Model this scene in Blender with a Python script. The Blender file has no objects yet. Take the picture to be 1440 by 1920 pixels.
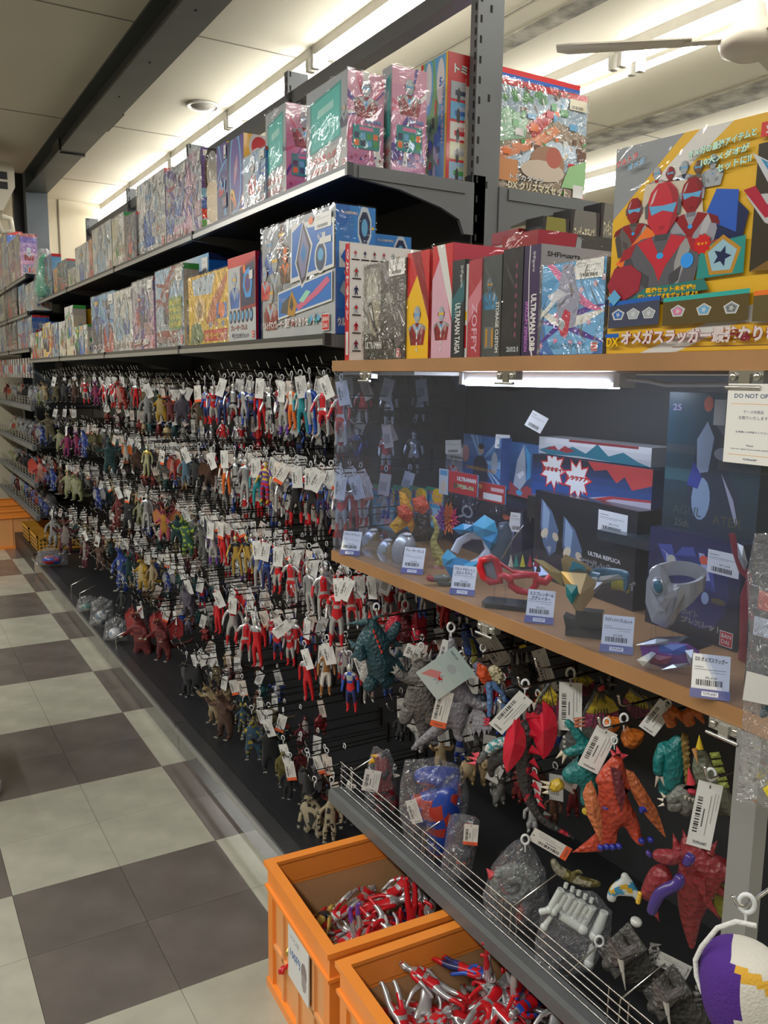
import bpy, bmesh, math, random
from mathutils import Vector, Matrix, Euler, noise
import numpy as np
R = math.radians
rng = random.Random(7)
scn = bpy.context.scene
COL = scn.collection

# ------------------------------------------------------------------ camera
EYE = (0.0, 0.0, 1.4776)
YAW, PITCH, ROLL, FPX = 0.535606, 0.155397, 0.0135166, 1591.4
FW = Vector((math.sin(YAW)*math.cos(PITCH), math.cos(YAW)*math.cos(PITCH), -math.sin(PITCH)))
_r = Vector((math.cos(YAW), -math.sin(YAW), 0)); _u = _r.cross(FW)
RT = _r*math.cos(ROLL)+_u*math.sin(ROLL); UP = -_r*math.sin(ROLL)+_u*math.cos(ROLL)
cam_data = bpy.data.cameras.new('camera'); cam = bpy.data.objects.new('camera', cam_data); COL.objects.link(cam)
cam_data.sensor_fit = 'VERTICAL'; cam_data.sensor_height = 36; cam_data.lens = FPX/1920*36
cam_data.clip_start = 0.02; cam_data.clip_end = 60
cam.matrix_world = Matrix(((RT.x, UP.x, -FW.x, EYE[0]), (RT.y, UP.y, -FW.y, EYE[1]), (RT.z, UP.z, -FW.z, EYE[2]), (0, 0, 0, 1)))
scn.camera = cam

# ------------------------------------------------------------------ exposure, world, lamps
scn.view_settings.view_transform = 'Standard'; scn.view_settings.look = 'None'
scn.view_settings.gamma = 1; scn.view_settings.use_curve_mapping = False
scn.view_settings.exposure = 0.72
scn.cycles.max_bounces = 8; scn.cycles.transparent_max_bounces = 24
scn.cycles.diffuse_bounces = 3; scn.cycles.glossy_bounces = 4
scn.cycles.sample_clamp_indirect = 4
world = bpy.data.worlds.new('world'); scn.world = world; world.use_nodes = True
world.node_tree.nodes['Background'].inputs[0].default_value = (0.85, 0.92, 1.0, 1)
world.node_tree.nodes['Background'].inputs[1].default_value = 0.3
CEIL = 3.15
def area(name, loc, sx, sy, power, col=(1, 0.985, 0.93), rot=(0, 0, 0)):
    l = bpy.data.lights.new(name, 'AREA'); l.shape = 'RECTANGLE'; l.size = sx; l.size_y = sy; l.energy = power; l.color = col
    o = bpy.data.objects.new(name, l); o.location = loc; o.rotation_euler = rot; COL.objects.link(o); return o
LROWS = [(-1.15, -2.4, 8.6, 150), (2.1, -2.0, 8.6, 56), (3.38, -2.0, 8.6, 50), (5.14, -2.0, 8.6, 50)]
for lx, y0, y1, pw in LROWS:
    area('tube_row_light', (lx, (y0+y1)/2, 2.985), 0.2, y1-y0, pw)
area('case_lamp_light', (1.14, 1.33, 1.468), 0.02, 0.45, 6.0, (0.9, 0.96, 1.0), (0, 0, 0))

# ------------------------------------------------------------------ surveying: a photograph point on a plane of the room
def ray(px, py): return (px-720)/FPX*RT-(py-960)/FPX*UP+FW
def onX(px, py, X): d = ray(px, py); t = X/d.x; return Vector((X, d.y*t, EYE[2]+d.z*t))
def onY(px, py, Y): d = ray(px, py); t = Y/d.y; return Vector((d.x*t, Y, EYE[2]+d.z*t))
def onZ(px, py, Z): d = ray(px, py); t = (Z-EYE[2])/d.z; return Vector((d.x*t, d.y*t, Z))

# ------------------------------------------------------------------ materials
def mat(name, base=(.5, .5, .5), rough=.5, metal=0., coat=0., bump=0., bscale=60., attr=False, emis=None, spec=.5, btype='noise', var=0., vscale=8., trans=0.):
    m = bpy.data.materials.new(name); m.use_nodes = True; n = m.node_tree; N = n.nodes; L = n.links
    b = N['Principled BSDF']; b.inputs['Base Color'].default_value = (*base, 1); b.inputs['Roughness'].default_value = rough
    b.inputs['Metallic'].default_value = metal; b.inputs['Coat Weight'].default_value = coat; b.inputs['Coat Roughness'].default_value = .06
    b.inputs['Specular IOR Level'].default_value = spec; b.inputs['Transmission Weight'].default_value = trans
    tc = N.new('ShaderNodeTexCoord'); src = None
    if attr:
        a = N.new('ShaderNodeVertexColor'); a.layer_name = 'Col'; src = a.outputs[0]
        inv = N.new('ShaderNodeMath'); inv.operation = 'SUBTRACT'; inv.inputs[0].default_value = 1; L.new(a.outputs[1], inv.inputs[1])
        L.new(inv.outputs[0], b.inputs['Metallic'])
    if var:
        nz = N.new('ShaderNodeTexNoise'); nz.inputs['Scale'].default_value = vscale; nz.inputs['Detail'].default_value = 5; L.new(tc.outputs['Object'], nz.inputs[0])
        mr = N.new('ShaderNodeMapRange'); mr.inputs[1].default_value = .3; mr.inputs[2].default_value = .7; mr.inputs[3].default_value = 1-var; mr.inputs[4].default_value = 1+var; L.new(nz.outputs[0], mr.inputs[0])
        hs = N.new('ShaderNodeHueSaturation'); L.new(mr.outputs[0], hs.inputs['Value'])
        if src: L.new(src, hs.inputs['Color'])
        else: hs.inputs['Color'].default_value = (*base, 1)
        src = hs.outputs[0]
    if src: L.new(src, b.inputs['Base Color'])
    if bump:
        if btype == 'voronoi': t = N.new('ShaderNodeTexVoronoi'); t.inputs['Scale'].default_value = bscale
        else: t = N.new('ShaderNodeTexNoise'); t.inputs['Scale'].default_value = bscale; t.inputs['Detail'].default_value = 4
        L.new(tc.outputs['Object'], t.inputs[0]); bp = N.new('ShaderNodeBump'); bp.inputs['Strength'].default_value = bump; bp.inputs['Distance'].default_value = .004
        L.new(t.outputs[0], bp.inputs['Height']); L.new(bp.outputs[0], b.inputs['Normal'])
        if btype == 'noise' and coat: L.new(bp.outputs[0], b.inputs['Coat Normal'])
    if emis: b.inputs['Emission Color'].default_value = (*emis[:3], 1); b.inputs['Emission Strength'].default_value = emis[3]
    return m
def film(name, tint=(1, 1, 1), fac=.12, rough=.05, bump=.6, bscale=14., dist=.02, haze=0.):
    m = bpy.data.materials.new(name); m.use_nodes = True; n = m.node_tree; N = n.nodes; L = n.links; N.clear()
    out = N.new('ShaderNodeOutputMaterial'); tr = N.new('ShaderNodeBsdfTransparent'); tr.inputs[0].default_value = (*tint, 1)
    gl = N.new('ShaderNodeBsdfGlossy'); gl.inputs[1].default_value = rough
    lw = N.new('ShaderNodeFresnel'); lw.inputs[0].default_value = 1.45
    ad = N.new('ShaderNodeMath'); ad.operation = 'ADD'; ad.inputs[1].default_value = fac; L.new(lw.outputs[0], ad.inputs[0]); ad.use_clamp = True
    ge = N.new('ShaderNodeNewGeometry'); iv = N.new('ShaderNodeMath'); iv.operation = 'SUBTRACT'; iv.inputs[0].default_value = 1; L.new(ge.outputs['Backfacing'], iv.inputs[1])
    ml = N.new('ShaderNodeMath'); ml.operation = 'MULTIPLY'; L.new(ad.outputs[0], ml.inputs[0]); L.new(iv.outputs[0], ml.inputs[1])
    mx = N.new('ShaderNodeMixShader'); L.new(ml.outputs[0], mx.inputs[0]); L.new(tr.outputs[0], mx.inputs[1]); L.new(gl.outputs[0], mx.inputs[2])
    if bump:
        tc = N.new('ShaderNodeTexCoord'); t = N.new('ShaderNodeTexNoise'); t.inputs['Scale'].default_value = bscale; t.inputs['Detail'].default_value = 3; t.inputs['Distortion'].default_value = 1.6
        L.new(tc.outputs['Object'], t.inputs[0]); bp = N.new('ShaderNodeBump'); bp.inputs['Strength'].default_value = bump; bp.inputs['Distance'].default_value = dist
        L.new(t.outputs[0], bp.inputs['Height']); L.new(bp.outputs[0], gl.inputs['Normal']); L.new(bp.outputs[0], lw.inputs['Normal'])
    last = mx
    if haze:
        df = N.new('ShaderNodeBsdfDiffuse'); df.inputs[0].default_value = (.8, .86, 1, 1); m2 = N.new('ShaderNodeMixShader'); m2.inputs[0].default_value = haze
        L.new(mx.outputs[0], m2.inputs[1]); L.new(df.outputs[0], m2.inputs[2]); last = m2
    L.new(last.outputs[0], out.inputs[0]); return m
M = {}
M['print'] = mat('glossy_print', attr=True, rough=.32, coat=.35, bump=.06, bscale=9)
M['vinyl'] = mat('vinyl', attr=True, rough=.3, coat=.25)
M['hide'] = mat('sculpted_vinyl', attr=True, rough=.42, coat=.15, bump=.8, bscale=190, btype='voronoi', var=.16, vscale=30)
M['hidebig'] = mat('sculpted_vinyl_large', attr=True, rough=.42, coat=.12, bump=.9, bscale=110, btype='voronoi', var=.14, vscale=22)
M['matte'] = mat('matte_paint', attr=True, rough=.6)
M['card'] = mat('tag_card', attr=True, rough=.45)
M['steel'] = mat('black_steel', (.014, .015, .018), .42, .0, bump=.03, bscale=300)
M['greysteel'] = mat('grey_steel', (.135, .145, .15), .4, .1, var=.08, vscale=5)
M['lip'] = mat('shelf_lip_steel', (.05, .052, .055), .3, .3)
M['lipshine'] = mat('lip_highlight', (.36, .36, .35), .28, .6)  # paler strip on lips and rails: the top-lit highlight put into the colour
M['kick'] = mat('kick_panel', (.055, .06, .06), .12, .0, coat=.5)
M['wire'] = mat('chromed_wire', (.62, .62, .6), .22, 1.)
M['hookwire'] = mat('dark_hook_wire', (.05, .048, .045), .3, .8)
M['wood'] = mat('wood_board', (.36, .185, .075), .42, var=.12, vscale=6)
M['orange'] = mat('orange_plastic', (.93, .30, .045), .38, var=.05, vscale=6)
M['orangepanel'] = mat('orange_plastic_panel', (.78, .36, .13), .42, var=.08, vscale=5)
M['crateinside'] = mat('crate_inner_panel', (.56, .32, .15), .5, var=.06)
M['film'] = film('shrink_wrap', fac=.03, bump=.35, bscale=9, dist=.02)
M['film2'] = film('crinkled_wrap', fac=.07, rough=.08, bump=1., bscale=15, dist=.035)
M['bag'] = film('poly_bag', fac=.13, rough=.09, bump=1., bscale=34, dist=.05, haze=.05)
M['acryl'] = film('clear_acrylic', (.84, .88, .97), fac=.012, bump=.03, bscale=3, haze=.016)
M['acrylbox'] = film('acrylic_box', (.95, .97, 1), fac=.03, bump=0)
M['white'] = mat('white_plastic', (.8, .8, .78), .35)
M['loop'] = mat('clear_white_loop', (.72, .74, .75), .3)

# ------------------------------------------------------------------ mesh builder
class MB:
    def __init__(s): s.v = []; s.f = []; s.c = []; s.m = []; s.smooth = []
    def add(s, vs, fs, col=(.5, .5, .5), m=0, sm=False):
        o = len(s.v); s.v += [tuple(x) for x in vs]
        c = tuple(col) if len(col) == 4 else (*col, 1)
        for f in fs: s.f.append([o+i for i in f]); s.c.append(c); s.m.append(m); s.smooth.append(sm)
        return s
    def box(s, a, b, col=(.5, .5, .5), m=0, cols=None, M4=None):
        x0, y0, z0 = a; x1, y1, z1 = b
        vs = [Vector(p) for p in ((x0, y0, z0), (x1, y0, z0), (x1, y1, z0), (x0, y1, z0), (x0, y0, z1), (x1, y0, z1), (x1, y1, z1), (x0, y1, z1))]
        if M4: vs = [M4@v for v in vs]
        fs = [(0, 3, 2, 1), (4, 5, 6, 7), (0, 1, 5, 4), (2, 3, 7, 6), (3, 0, 4, 7), (1, 2, 6, 5)]   # bottom, top, -y, +y, -x, +x
        if cols:
            o = len(s.v); s.v += [tuple(v) for v in vs]
            for f, c in zip(fs, cols): s.f.append([o+i for i in f]); s.c.append((*c, 1) if len(c) == 3 else c); s.m.append(m); s.smooth.append(False)
        else: s.add(vs, fs, col, m)
        return s
    def tube(s, pts, r, n=6, col=(.5, .5, .5), m=0, closed=False, cap=True, flat=1.):
        pts = [Vector(p) for p in pts]; k = len(pts); rs = r if isinstance(r, (list, tuple)) else [r]*k
        vs = []; up = None
        for i, p in enumerate(pts):
            d = (pts[(i+1) % k]-pts[i-1]) if closed else (pts[min(i+1, k-1)]-pts[max(i-1, 0)])
            if d.length < 1e-9: d = Vector((0, 0, 1))
            d.normalize()
            if up is None: up = Vector((0, 0, 1)) if abs(d.z) < .9 else Vector((1, 0, 0))
            a = d.cross(up); a.normalize(); b = a.cross(d); up = b
            for j in range(n): t = 2*math.pi*j/n; vs.append(p+(a*math.cos(t)+b*math.sin(t)*flat)*rs[i])
        fs = []
        for i in range(k if closed else k-1):
            for j in range(n): fs.append((i*n+j, i*n+(j+1) % n, ((i+1) % k)*n+(j+1) % n, ((i+1) % k)*n+j))
        s.add(vs, fs, col, m, n > 4)
        if cap and not closed: s.add(vs[:n], [tuple(range(n))[::-1]], col, m); s.add(vs[-n:], [tuple(range(n))], col, m)
        return s
    def cone(s, base, tip, r, n=6, col=(.5, .5, .5), bend=(0, 0, 0), m=0, seg=3, flat=1.):
        b, t = Vector(base), Vector(tip); bd = Vector(bend)
        P = [b.lerp(t, i/seg)+bd*math.sin(math.pi*i/seg) for i in range(seg+1)]
        return s.tube(P, [r*(1-i/seg)+.0004 for i in range(seg+1)], n, col, m, flat=flat)
    def ball(s, c, r, n=10, k=6, col=(.5, .5, .5), m=0, rot=None):
        c = Vector(c); r = Vector(r if hasattr(r, '__len__') else (r, r, r)); vs = []
        for i in range(k+1):
            t = math.pi*i/k
            for j in range(n):
                a = 2*math.pi*j/n; p = Vector((r.x*math.sin(t)*math.cos(a), r.y*math.sin(t)*math.sin(a), r.z*math.cos(t)))
                vs.append(c+((rot@p) if rot else p))
        fs = [(i*n+j, (i+1)*n+j, (i+1)*n+(j+1) % n, i*n+(j+1) % n) for i in range(k) for j in range(n)]
        return s.add(vs, fs, col, m, True)
    def lathe(s, prof, n=24, col=(.5, .5, .5), m=0, c=(0, 0, 0)):
        vs = [(c[0]+r*math.cos(2*math.pi*j/n), c[1]+r*math.sin(2*math.pi*j/n), c[2]+z) for r, z in prof for j in range(n)]
        fs = [(i*n+j, i*n+(j+1) % n, (i+1)*n+(j+1) % n, (i+1)*n+j) for i in range(len(prof)-1) for j in range(n)]
        return s.add(vs, fs, col, m, True)
    def prism(s, pts, d, col=(.5, .5, .5), m=0):   # extrude a 3-D outline by the vector d
        n = len(pts); P = [Vector(p) for p in pts]; Q = [p+Vector(d) for p in P]
        s.add(P+Q, [tuple(range(n))[::-1], tuple(range(n, 2*n))]+[(i, (i+1) % n, n+(i+1) % n, n+i) for i in range(n)], col, m)
        return s
    def join(s, me_v, me_f, me_c, M4):
        o = len(s.v); s.v += [tuple(M4@Vector(v)) for v in me_v]
        for f, c in zip(me_f, me_c): s.f.append([o+i for i in f]); s.c.append(c); s.m.append(0); s.smooth.append(True)
    def mesh(s, name, mats):
        me = bpy.data.meshes.new(name); me.from_pydata(s.v, [], s.f)
        mats = mats if isinstance(mats, (list, tuple)) else [mats]
        for m in mats: me.materials.append(m)
        me.polygons.foreach_set('material_index', s.m); me.polygons.foreach_set('use_smooth', s.smooth)
        ca = me.color_attributes.new('Col', 'FLOAT_COLOR', 'CORNER'); buf = []
        for f, c in zip(s.f, s.c): buf += list(c)*len(f)
        ca.data.foreach_set('color', buf); me.update(); return me
    def build(s, name, mats, parent=None, **kw):
        return obj(name, s.mesh(name, mats), parent, **kw)
def obj(name, me, parent=None, loc=None, rot=None, label=None, cat=None, group=None, kind=None, scale=None):
    o = bpy.data.objects.new(name, me); COL.objects.link(o)
    if parent: o.parent = parent
    if loc is not None: o.location = loc
    if rot is not None: o.rotation_euler = rot
    if scale is not None: o.scale = (scale,)*3 if not hasattr(scale, '__len__') else scale
    if label: o['label'] = label
    if cat: o['category'] = cat
    if group: o['group'] = group
    if kind: o['kind'] = kind
    return o
def thing(name, label, cat, loc=(0, 0, 0), rot=(0, 0, 0), group=None, kind=None, scale=None):
    return obj(name, None, None, loc, rot, label, cat, group, kind, scale)
def hexc(h):
    v = [int(h[i:i+2], 16)/255 for i in (0, 2, 4)]; return tuple(((x+.055)/1.055)**2.4 if x > .04045 else x/12.92 for x in v)

# ------------------------------------------------------------------ flat printing: coloured polygons and lettering on a face
_tx = {}
def text_geo(s, bold=0.0):
    k = (s, bold)
    if k not in _tx:
        c = bpy.data.curves.new('t', 'FONT'); c.body = s; c.resolution_u = 2; c.offset = bold; c.align_x = 'LEFT'
        o = bpy.data.objects.new('t', c); COL.objects.link(o); bpy.context.view_layer.update()
        m = o.evaluated_get(bpy.context.evaluated_depsgraph_get()).to_mesh()
        v = [(p.co.x, p.co.y) for p in m.vertices]; f = [tuple(p.vertices) for p in m.polygons]
        bpy.data.objects.remove(o); bpy.data.curves.remove(c)
        if v:
            x0 = min(p[0] for p in v); x1 = max(p[0] for p in v); y0 = min(p[1] for p in v); y1 = max(p[1] for p in v)
            v = [((a-x0)/max(x1-x0, 1e-6), (b-y0)/max(y1-y0, 1e-6)) for a, b in v]
            _tx[k] = (v, f, (x1-x0)/max(y1-y0, 1e-6))
        else: _tx[k] = ([], [], 1)
    return _tx[k]
class Print(MB):
    """a printed face: origin o, directions U and V (metres), outward normal n; layers lie 0.04 mm apart"""
    def __init__(s, o, U, V, w, h, lift=.0004):
        super().__init__(); s.o = Vector(o); s.U = Vector(U).normalized(); s.V = Vector(V).normalized(); s.n = s.U.cross(s.V); s.w = w; s.h = h; s.lay = 0; s.lift = lift
    def P(s, u, v, l): return s.o+s.U*(u*s.w)+s.V*(v*s.h)+s.n*(s.lift+l*.00004)
    def poly(s, pts, col, l=None):
        if l is None: s.lay += 1; l = s.lay
        s.add([s.P(u, v, l) for u, v in pts], [tuple(range(len(pts)))], col); return s
    def clipped(s, pts, col):
        for ax, lim, sg in ((0, 0, 1), (0, 1, -1), (1, 0, 1), (1, 1, -1)):
            out = []
            for i, p in enumerate(pts):
                q = pts[i-1]; a = (q[ax]-lim)*sg >= 0; b = (p[ax]-lim)*sg >= 0
                if a != b: t = (lim-q[ax])/(p[ax]-q[ax]); out.append((q[0]+(p[0]-q[0])*t, q[1]+(p[1]-q[1])*t))
                if b: out.append(p)
            pts = out
            if len(pts) < 3: return s
        return s.poly(pts, col)
    def rect(s, u0, v0, u1, v1, col): return s.clipped([(u0, v0), (u1, v0), (u1, v1), (u0, v1)], col)
    def ell(s, u, v, ru, rv, col, n=14, a0=0, rot=0):
        k = s.w/s.h; c, d = math.cos(rot), math.sin(rot)
        pts = []
        for i in range(n):
            t = 2*math.pi*i/n+a0; x = math.cos(t)*ru; y = math.sin(t)*rv/k; pts.append((u+x*c-y*d, v+(x*d+y*c)*k))
        return s.clipped(pts, col)
    def star(s, u, v, r, col, n=8, inner=.45, rot=0):
        k = s.w/s.h; return s.clipped([(u+math.cos(rot+math.pi*i/n)*r*(1 if i % 2 == 0 else inner), v+math.sin(rot+math.pi*i/n)*r*k*(1 if i % 2 == 0 else inner)) for i in range(2*n)], col)
    def text(s, t, u, v, w, h, col, bold=0., out=None, vert=False, shear=0., slope=0.):
        def put(col, bold, du=0, dv=0):
            g, f, asp = text_geo(t, bold); s.lay += 1; l = s.lay
            pts = []
            for a, b in g:
                x, y = (a+shear*(b-.5), b)
                if vert: x, y = y, 1-x
                pts.append(s.P(u+du+x*w, v+dv+y*h+slope*x*w, l))
            s.add(pts, f, col)
        if out: put(out, bold+.045)
        put(col, bold); return s
    def barcode(s, u, v, w, h, col=(.02, .02, .02), n=14, vert=False):
        s.lay += 1; x = 0; r = random.Random(n)
        while x < .97:
            d = r.choice((.02, .035, .05)); e = min(1, x+d)
            if vert: q = [(u, v+x*h), (u+w, v+x*h), (u+w, v+e*h), (u, v+e*h)]
            else: q = [(u+x*w, v), (u+e*w, v), (u+e*w, v+h), (u+x*w, v+h)]
            s.poly(q, col, s.lay); x = e+r.choice((.02, .03, .045))
        return s
def sticker(P, u, v, w, h, name=None, price=None, foot=None):
    P.rect(u, v, u+w, v+h, (.78, .78, .76)); dk = (.12, .12, .13)
    P.rect(u+.06*w, v+.80*h, u+.35*w, v+.825*h, dk); P.rect(u+.06*w, v+.68*h, u+.9*w, v+.70*h, (.25, .25, .25)); P.rect(u+.06*w, v+.62*h, u+.66*w, v+.635*h, (.35, .35, .35))
    if price: P.text(price, u+.38*w, v+.36*h, .34*w, .1*h, dk)
    P.barcode(u+.15*w, v+.1*h, .66*w, .2*h)
# ------------------------------------------------------------------ the room
def structure(o, label=None):
    o['kind'] = 'structure'
    if label: o['label'] = label
    return o
T = .303; TX0, TY0 = .8415, 2.455
M['tile_light'] = mat('vinyl_tile_light', (.41, .405, .33), .17, var=.13, vscale=7, bump=.02, bscale=20)
M['tile_dark'] = mat('vinyl_tile_dark', (.14, .122, .11), .18, var=.2, vscale=5, bump=.02, bscale=20)
M['grout'] = mat('floor_base', (.10, .095, .085), .6)
M['ceiling'] = mat('ceiling_board', (.62, .57, .45), .8, var=.05, vscale=.9)
M['wallm'] = mat('wall_board', (.50, .45, .34), .75, var=.06, vscale=1.5)
M['beam'] = mat('painted_steel_beam', (.07, .078, .078), .45, var=.2, vscale=3)
M['column'] = mat('column_paint', (.10, .12, .135), .55, var=.12, vscale=3)
M['stain'] = mat('dusty_channel', (.30, .275, .22), .8, var=.7, vscale=9)
fl = structure(MB().box((-5, -4, -.08), (9, 9.2, -.004)).build('floor', M['grout']))
ml = MB().box((.0006, .0006, -.006), (T-.0006, T-.0006, 0)).mesh('tile_light', M['tile_light'])
md = MB().box((.0006, .0006, -.006), (T-.0006, T-.0006, 0)).mesh('tile_dark', M['tile_dark'])
far = {True: MB(), False: MB()}
for i in range(-19, 27):
    for j in range(-21, 23):
        ci, cj = i//2, j//2
        dark = (ci+cj) % 2 == 0
        x, y = TX0+i*T, TY0+j*T
        if -5 <= i <= 0 and -5 <= j <= 19: obj('tile', md if dark else ml, fl, (x, y, 0))
        else: far[dark].box((x+.0006, y+.0006, -.006), (x+T-.0006, y+T-.0006, 0))
for d in far: far[d].build('tile_field', M['tile_dark' if d else 'tile_light'], fl, kind='stuff')
ce = structure(MB().box((-5, -4, CEIL), (9, 9.2, CEIL+.1)).build('ceiling', M['ceiling']))
b = MB()
for y in np.arange(-2.9, 9, 1.82): b.box((-5, y, CEIL-.003), (9, y+.008, CEIL))
for x in (-2.4, -.1, 2.62, 4.3): b.box((x, -4, CEIL-.003), (x+.008, 9, CEIL))
b.build('seam', mat('ceiling_seam', (.27, .245, .195), .8), ce)
b = MB().box((2.78, -4, CEIL-.004), (2.9, 9, CEIL)).box((4.35, -4, CEIL-.004), (4.62, 9, CEIL))
b.build('stained_strip', M['stain'], ce)
structure(MB().box((-5, 9.0, 0), (9, 9.2, CEIL)).build('wall_back', M['wallm']))
structure(MB().box((-5.2, -4, 0), (-5, 9.2, CEIL)).build('wall_left', M['wallm']))
structure(MB().box((9, -4, 0), (9.2, 9.2, CEIL)).build('wall_right', M['wallm']))
structure(MB().box((-5, -4.2, 0), (9, -4, CEIL)).build('wall_front', M['wallm']))
sm = mat('wall_joint', (.2, .17, .12), .8)
for i, x in enumerate((1.62, 2.05, 2.9)): structure(MB().box((x, 8.99, 0), (x+.012, 9.0, CEIL)).build('trim_%d' % (i+1), sm))
# dark steel beam under the ceiling, with its flange and the column at its far end
bm_ = MB().box((1.175, -4, 2.985), (1.345, 7.9, 3.0)).box((1.25, -4, 3.0), (1.27, 7.9, CEIL-.012)).box((1.175, -4, CEIL-.012), (1.345, 7.9, CEIL))
be = structure(bm_.build('ceiling_beam', M['beam']), 'dark painted steel beam running under the ceiling')
MB().box((1.17, 6.4, 2.975), (1.35, 6.44, 3.0)).box((1.16, 6.3, 2.97), (1.175, 6.55, 3.05)).build('splice_plate', M['steel'], be)
MB().box((1.345, 5.35, 2.99), (1.36, 5.75, 3.1)).build('bracket_plate', M['steel'], be)
b = MB()
for y in (2.9, 3.7, 4.4, 5.0): b.ball((1.23+.02*math.sin(y*9), y, 2.984), (.006, .009, .004), 6, 4)
b.build('bolt_head', M['steel'], be)
structure(MB().box((1.175, 7.9, 0), (1.345, 8.05, CEIL)).build('column', M['column']), 'blue-grey steel column at the far end')
structure(MB().box((1.10, 8.05, 0), (1.175, 8.15, CEIL)).build('column', M['steel']), 'narrow black column beside the grey one')
structure(MB().box((2.2, 8.2, 2.72), (9, 9, CEIL)).build('ceiling_soffit', M['wallm']), 'dropped beige soffit at the far wall')

# fluorescent rows
M['tube'] = mat('fluorescent_tube', (1, 1, 1), .3, emis=(1, .99, .94, 16.0))
M['fixture'] = mat('fixture_enamel', (.6, .58, .52), .4, var=.06)
def light_row(x, y0, y1, label, step=1.22, only_second=None):
    y = y0; k = 0
    while y < y1:
        t = thing('fluorescent_fixture', label % ORD[k], 'ceiling light', (x, y, 0), group='fluorescent ceiling fixtures'); k += 1
        MB().box((-.075, .0, 3.10), (.075, step-.03, CEIL)).build('fixture_body', M['fixture'], t)
        for dx in (-.065, .065):
            MB().tube([(dx, .03, 3.055), (dx, step-.06, 3.055)], .0155, 10).build('tube', M['tube'], t)
            for y_ in (0, step-.06): MB().box((dx-.02, y_, 3.035), (dx+.02, y_+.03, 3.10)).build('lamp_holder', M['fixture'], t)
        y += step
ORD = ['first', 'second', 'third', 'fourth', 'fifth', 'sixth', 'seventh', 'eighth', 'ninth', 'tenth', 'eleventh', 'twelfth', 'thirteenth', 'fourteenth', 'fifteenth', 'sixteenth', 'seventeenth', 'eighteenth', 'nineteenth', 'twentieth', 'twenty-first', 'twenty-second', 'twenty-third', 'twenty-fourth', 'twenty-fifth', 'twenty-sixth', 'twenty-seventh', 'twenty-eighth', 'twenty-ninth', 'thirtieth']+['far']*60
light_row(2.1, 3.0-1.22*1, 8.2, 'twin-tube fluorescent fixture over the boxed toys, %s from camera')
light_row(3.38, 3.36-1.22*2, 8.6, 'twin-tube fluorescent fixture in the middle row beyond the post, %s from camera')
light_row(5.14, 3.2, 8.2, 'twin-tube fluorescent fixture in the farthest right row, %s from camera')

# recessed round ceiling speaker
t = thing('ceiling_downlight', 'small round recessed ceiling fitting with a short green pull cord', 'ceiling fitting', (1.628*1.16-.02, 4.675*1.16, CEIL))
MB().lathe([(.105, -.002), (.11, -.012), (.085, -.014), (.08, -.004)], 28).build('trim_ring', M['fixture'], t)
MB().ball((0, 0, -.004), (.08, .08, .03), 20, 8).build('lens', mat('frosted_lens', (.34, .32, .28), .4), t)
MB().tube([(.03, 0, -.02), (.03, 0, -.14)], .0015, 5).build('pull_cord', mat('green_cord', (.05, .25, .12), .6), t)

# ceiling fan at the upper right
t = thing('ceiling_fan', 'cream ceiling fan with a domed hub and flat blades', 'fan', (2.44, 1.89, 2.55))
cr = mat('cream_enamel', (.56, .51, .41), .35)
MB().lathe([(0, -.06), (.05, -.057), (.085, -.04), (.095, -.015), (.09, .01), (.05, .05), (.035, .1), (.0, .1)], 30).build('motor_housing', cr, t)
MB().tube([(0, 0, .08), (0, 0, CEIL-2.55)], .011, 10).build('down_rod', cr, t)
MB().lathe([(.0, .53), (.035, .535), (.055, .6)], 20).build('canopy', cr, t)
for k in range(3):
    a = R(17+120*k); Mx = Matrix.Rotation(a, 4, 'Z')
    bl = MB(); bl.box((.08, -.02, -.004), (.2, .02, .0), M4=Mx)
    bl.prism([Mx@Vector(p) for p in ((.18, -.045, .004), (.56, -.065, .012), (.6, -.04, .012), (.6, .05, 0), (.55, .065, -.004), (.18, .045, -.004))], (0, 0, .005))
    bl.build('blade', cr, t)
# white cable hanging from the ceiling
c = MB().tube([onZ(640, -40, CEIL)+Vector((0, 0, 0)), onY(640, 50, 4.0), onY(648, 95, 4.0)], .004, 6).build('ceiling_cable', M['white']); c['label'] = 'thin white cable hanging down from the ceiling'; c['category'] = 'cable'
# air conditioner on the far left
p = onY(0, 300, 7.0)
t = thing('air_conditioner', 'cream wall air conditioner with dark outlet at the upper left', 'air conditioner', (.22, 7.0, 2.66))
MB().prism([(0, 0, .34), (.73, 0, .34), (.75, 0, .30), (.75, 0, .17), (.66, 0, 0), (0, 0, -.02)], (0, .5, 0)).build('casing', cr, t)
MB().box((.05, -.006, .15), (.7, 0, .27)).build('air_outlet', M['steel'], t)
MB().box((.05, -.012, .2), (.7, -.004, .215)).build('louvre', cr, t)
MB().tube([(.60, .1, .05), (.62, .1, -.06), (.66, .1, -.14), (.73, .1, -.12), (.72, .1, -.04), (.66, .1, -.03)], .022, 8).build('drain_hose', cr, t)
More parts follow.
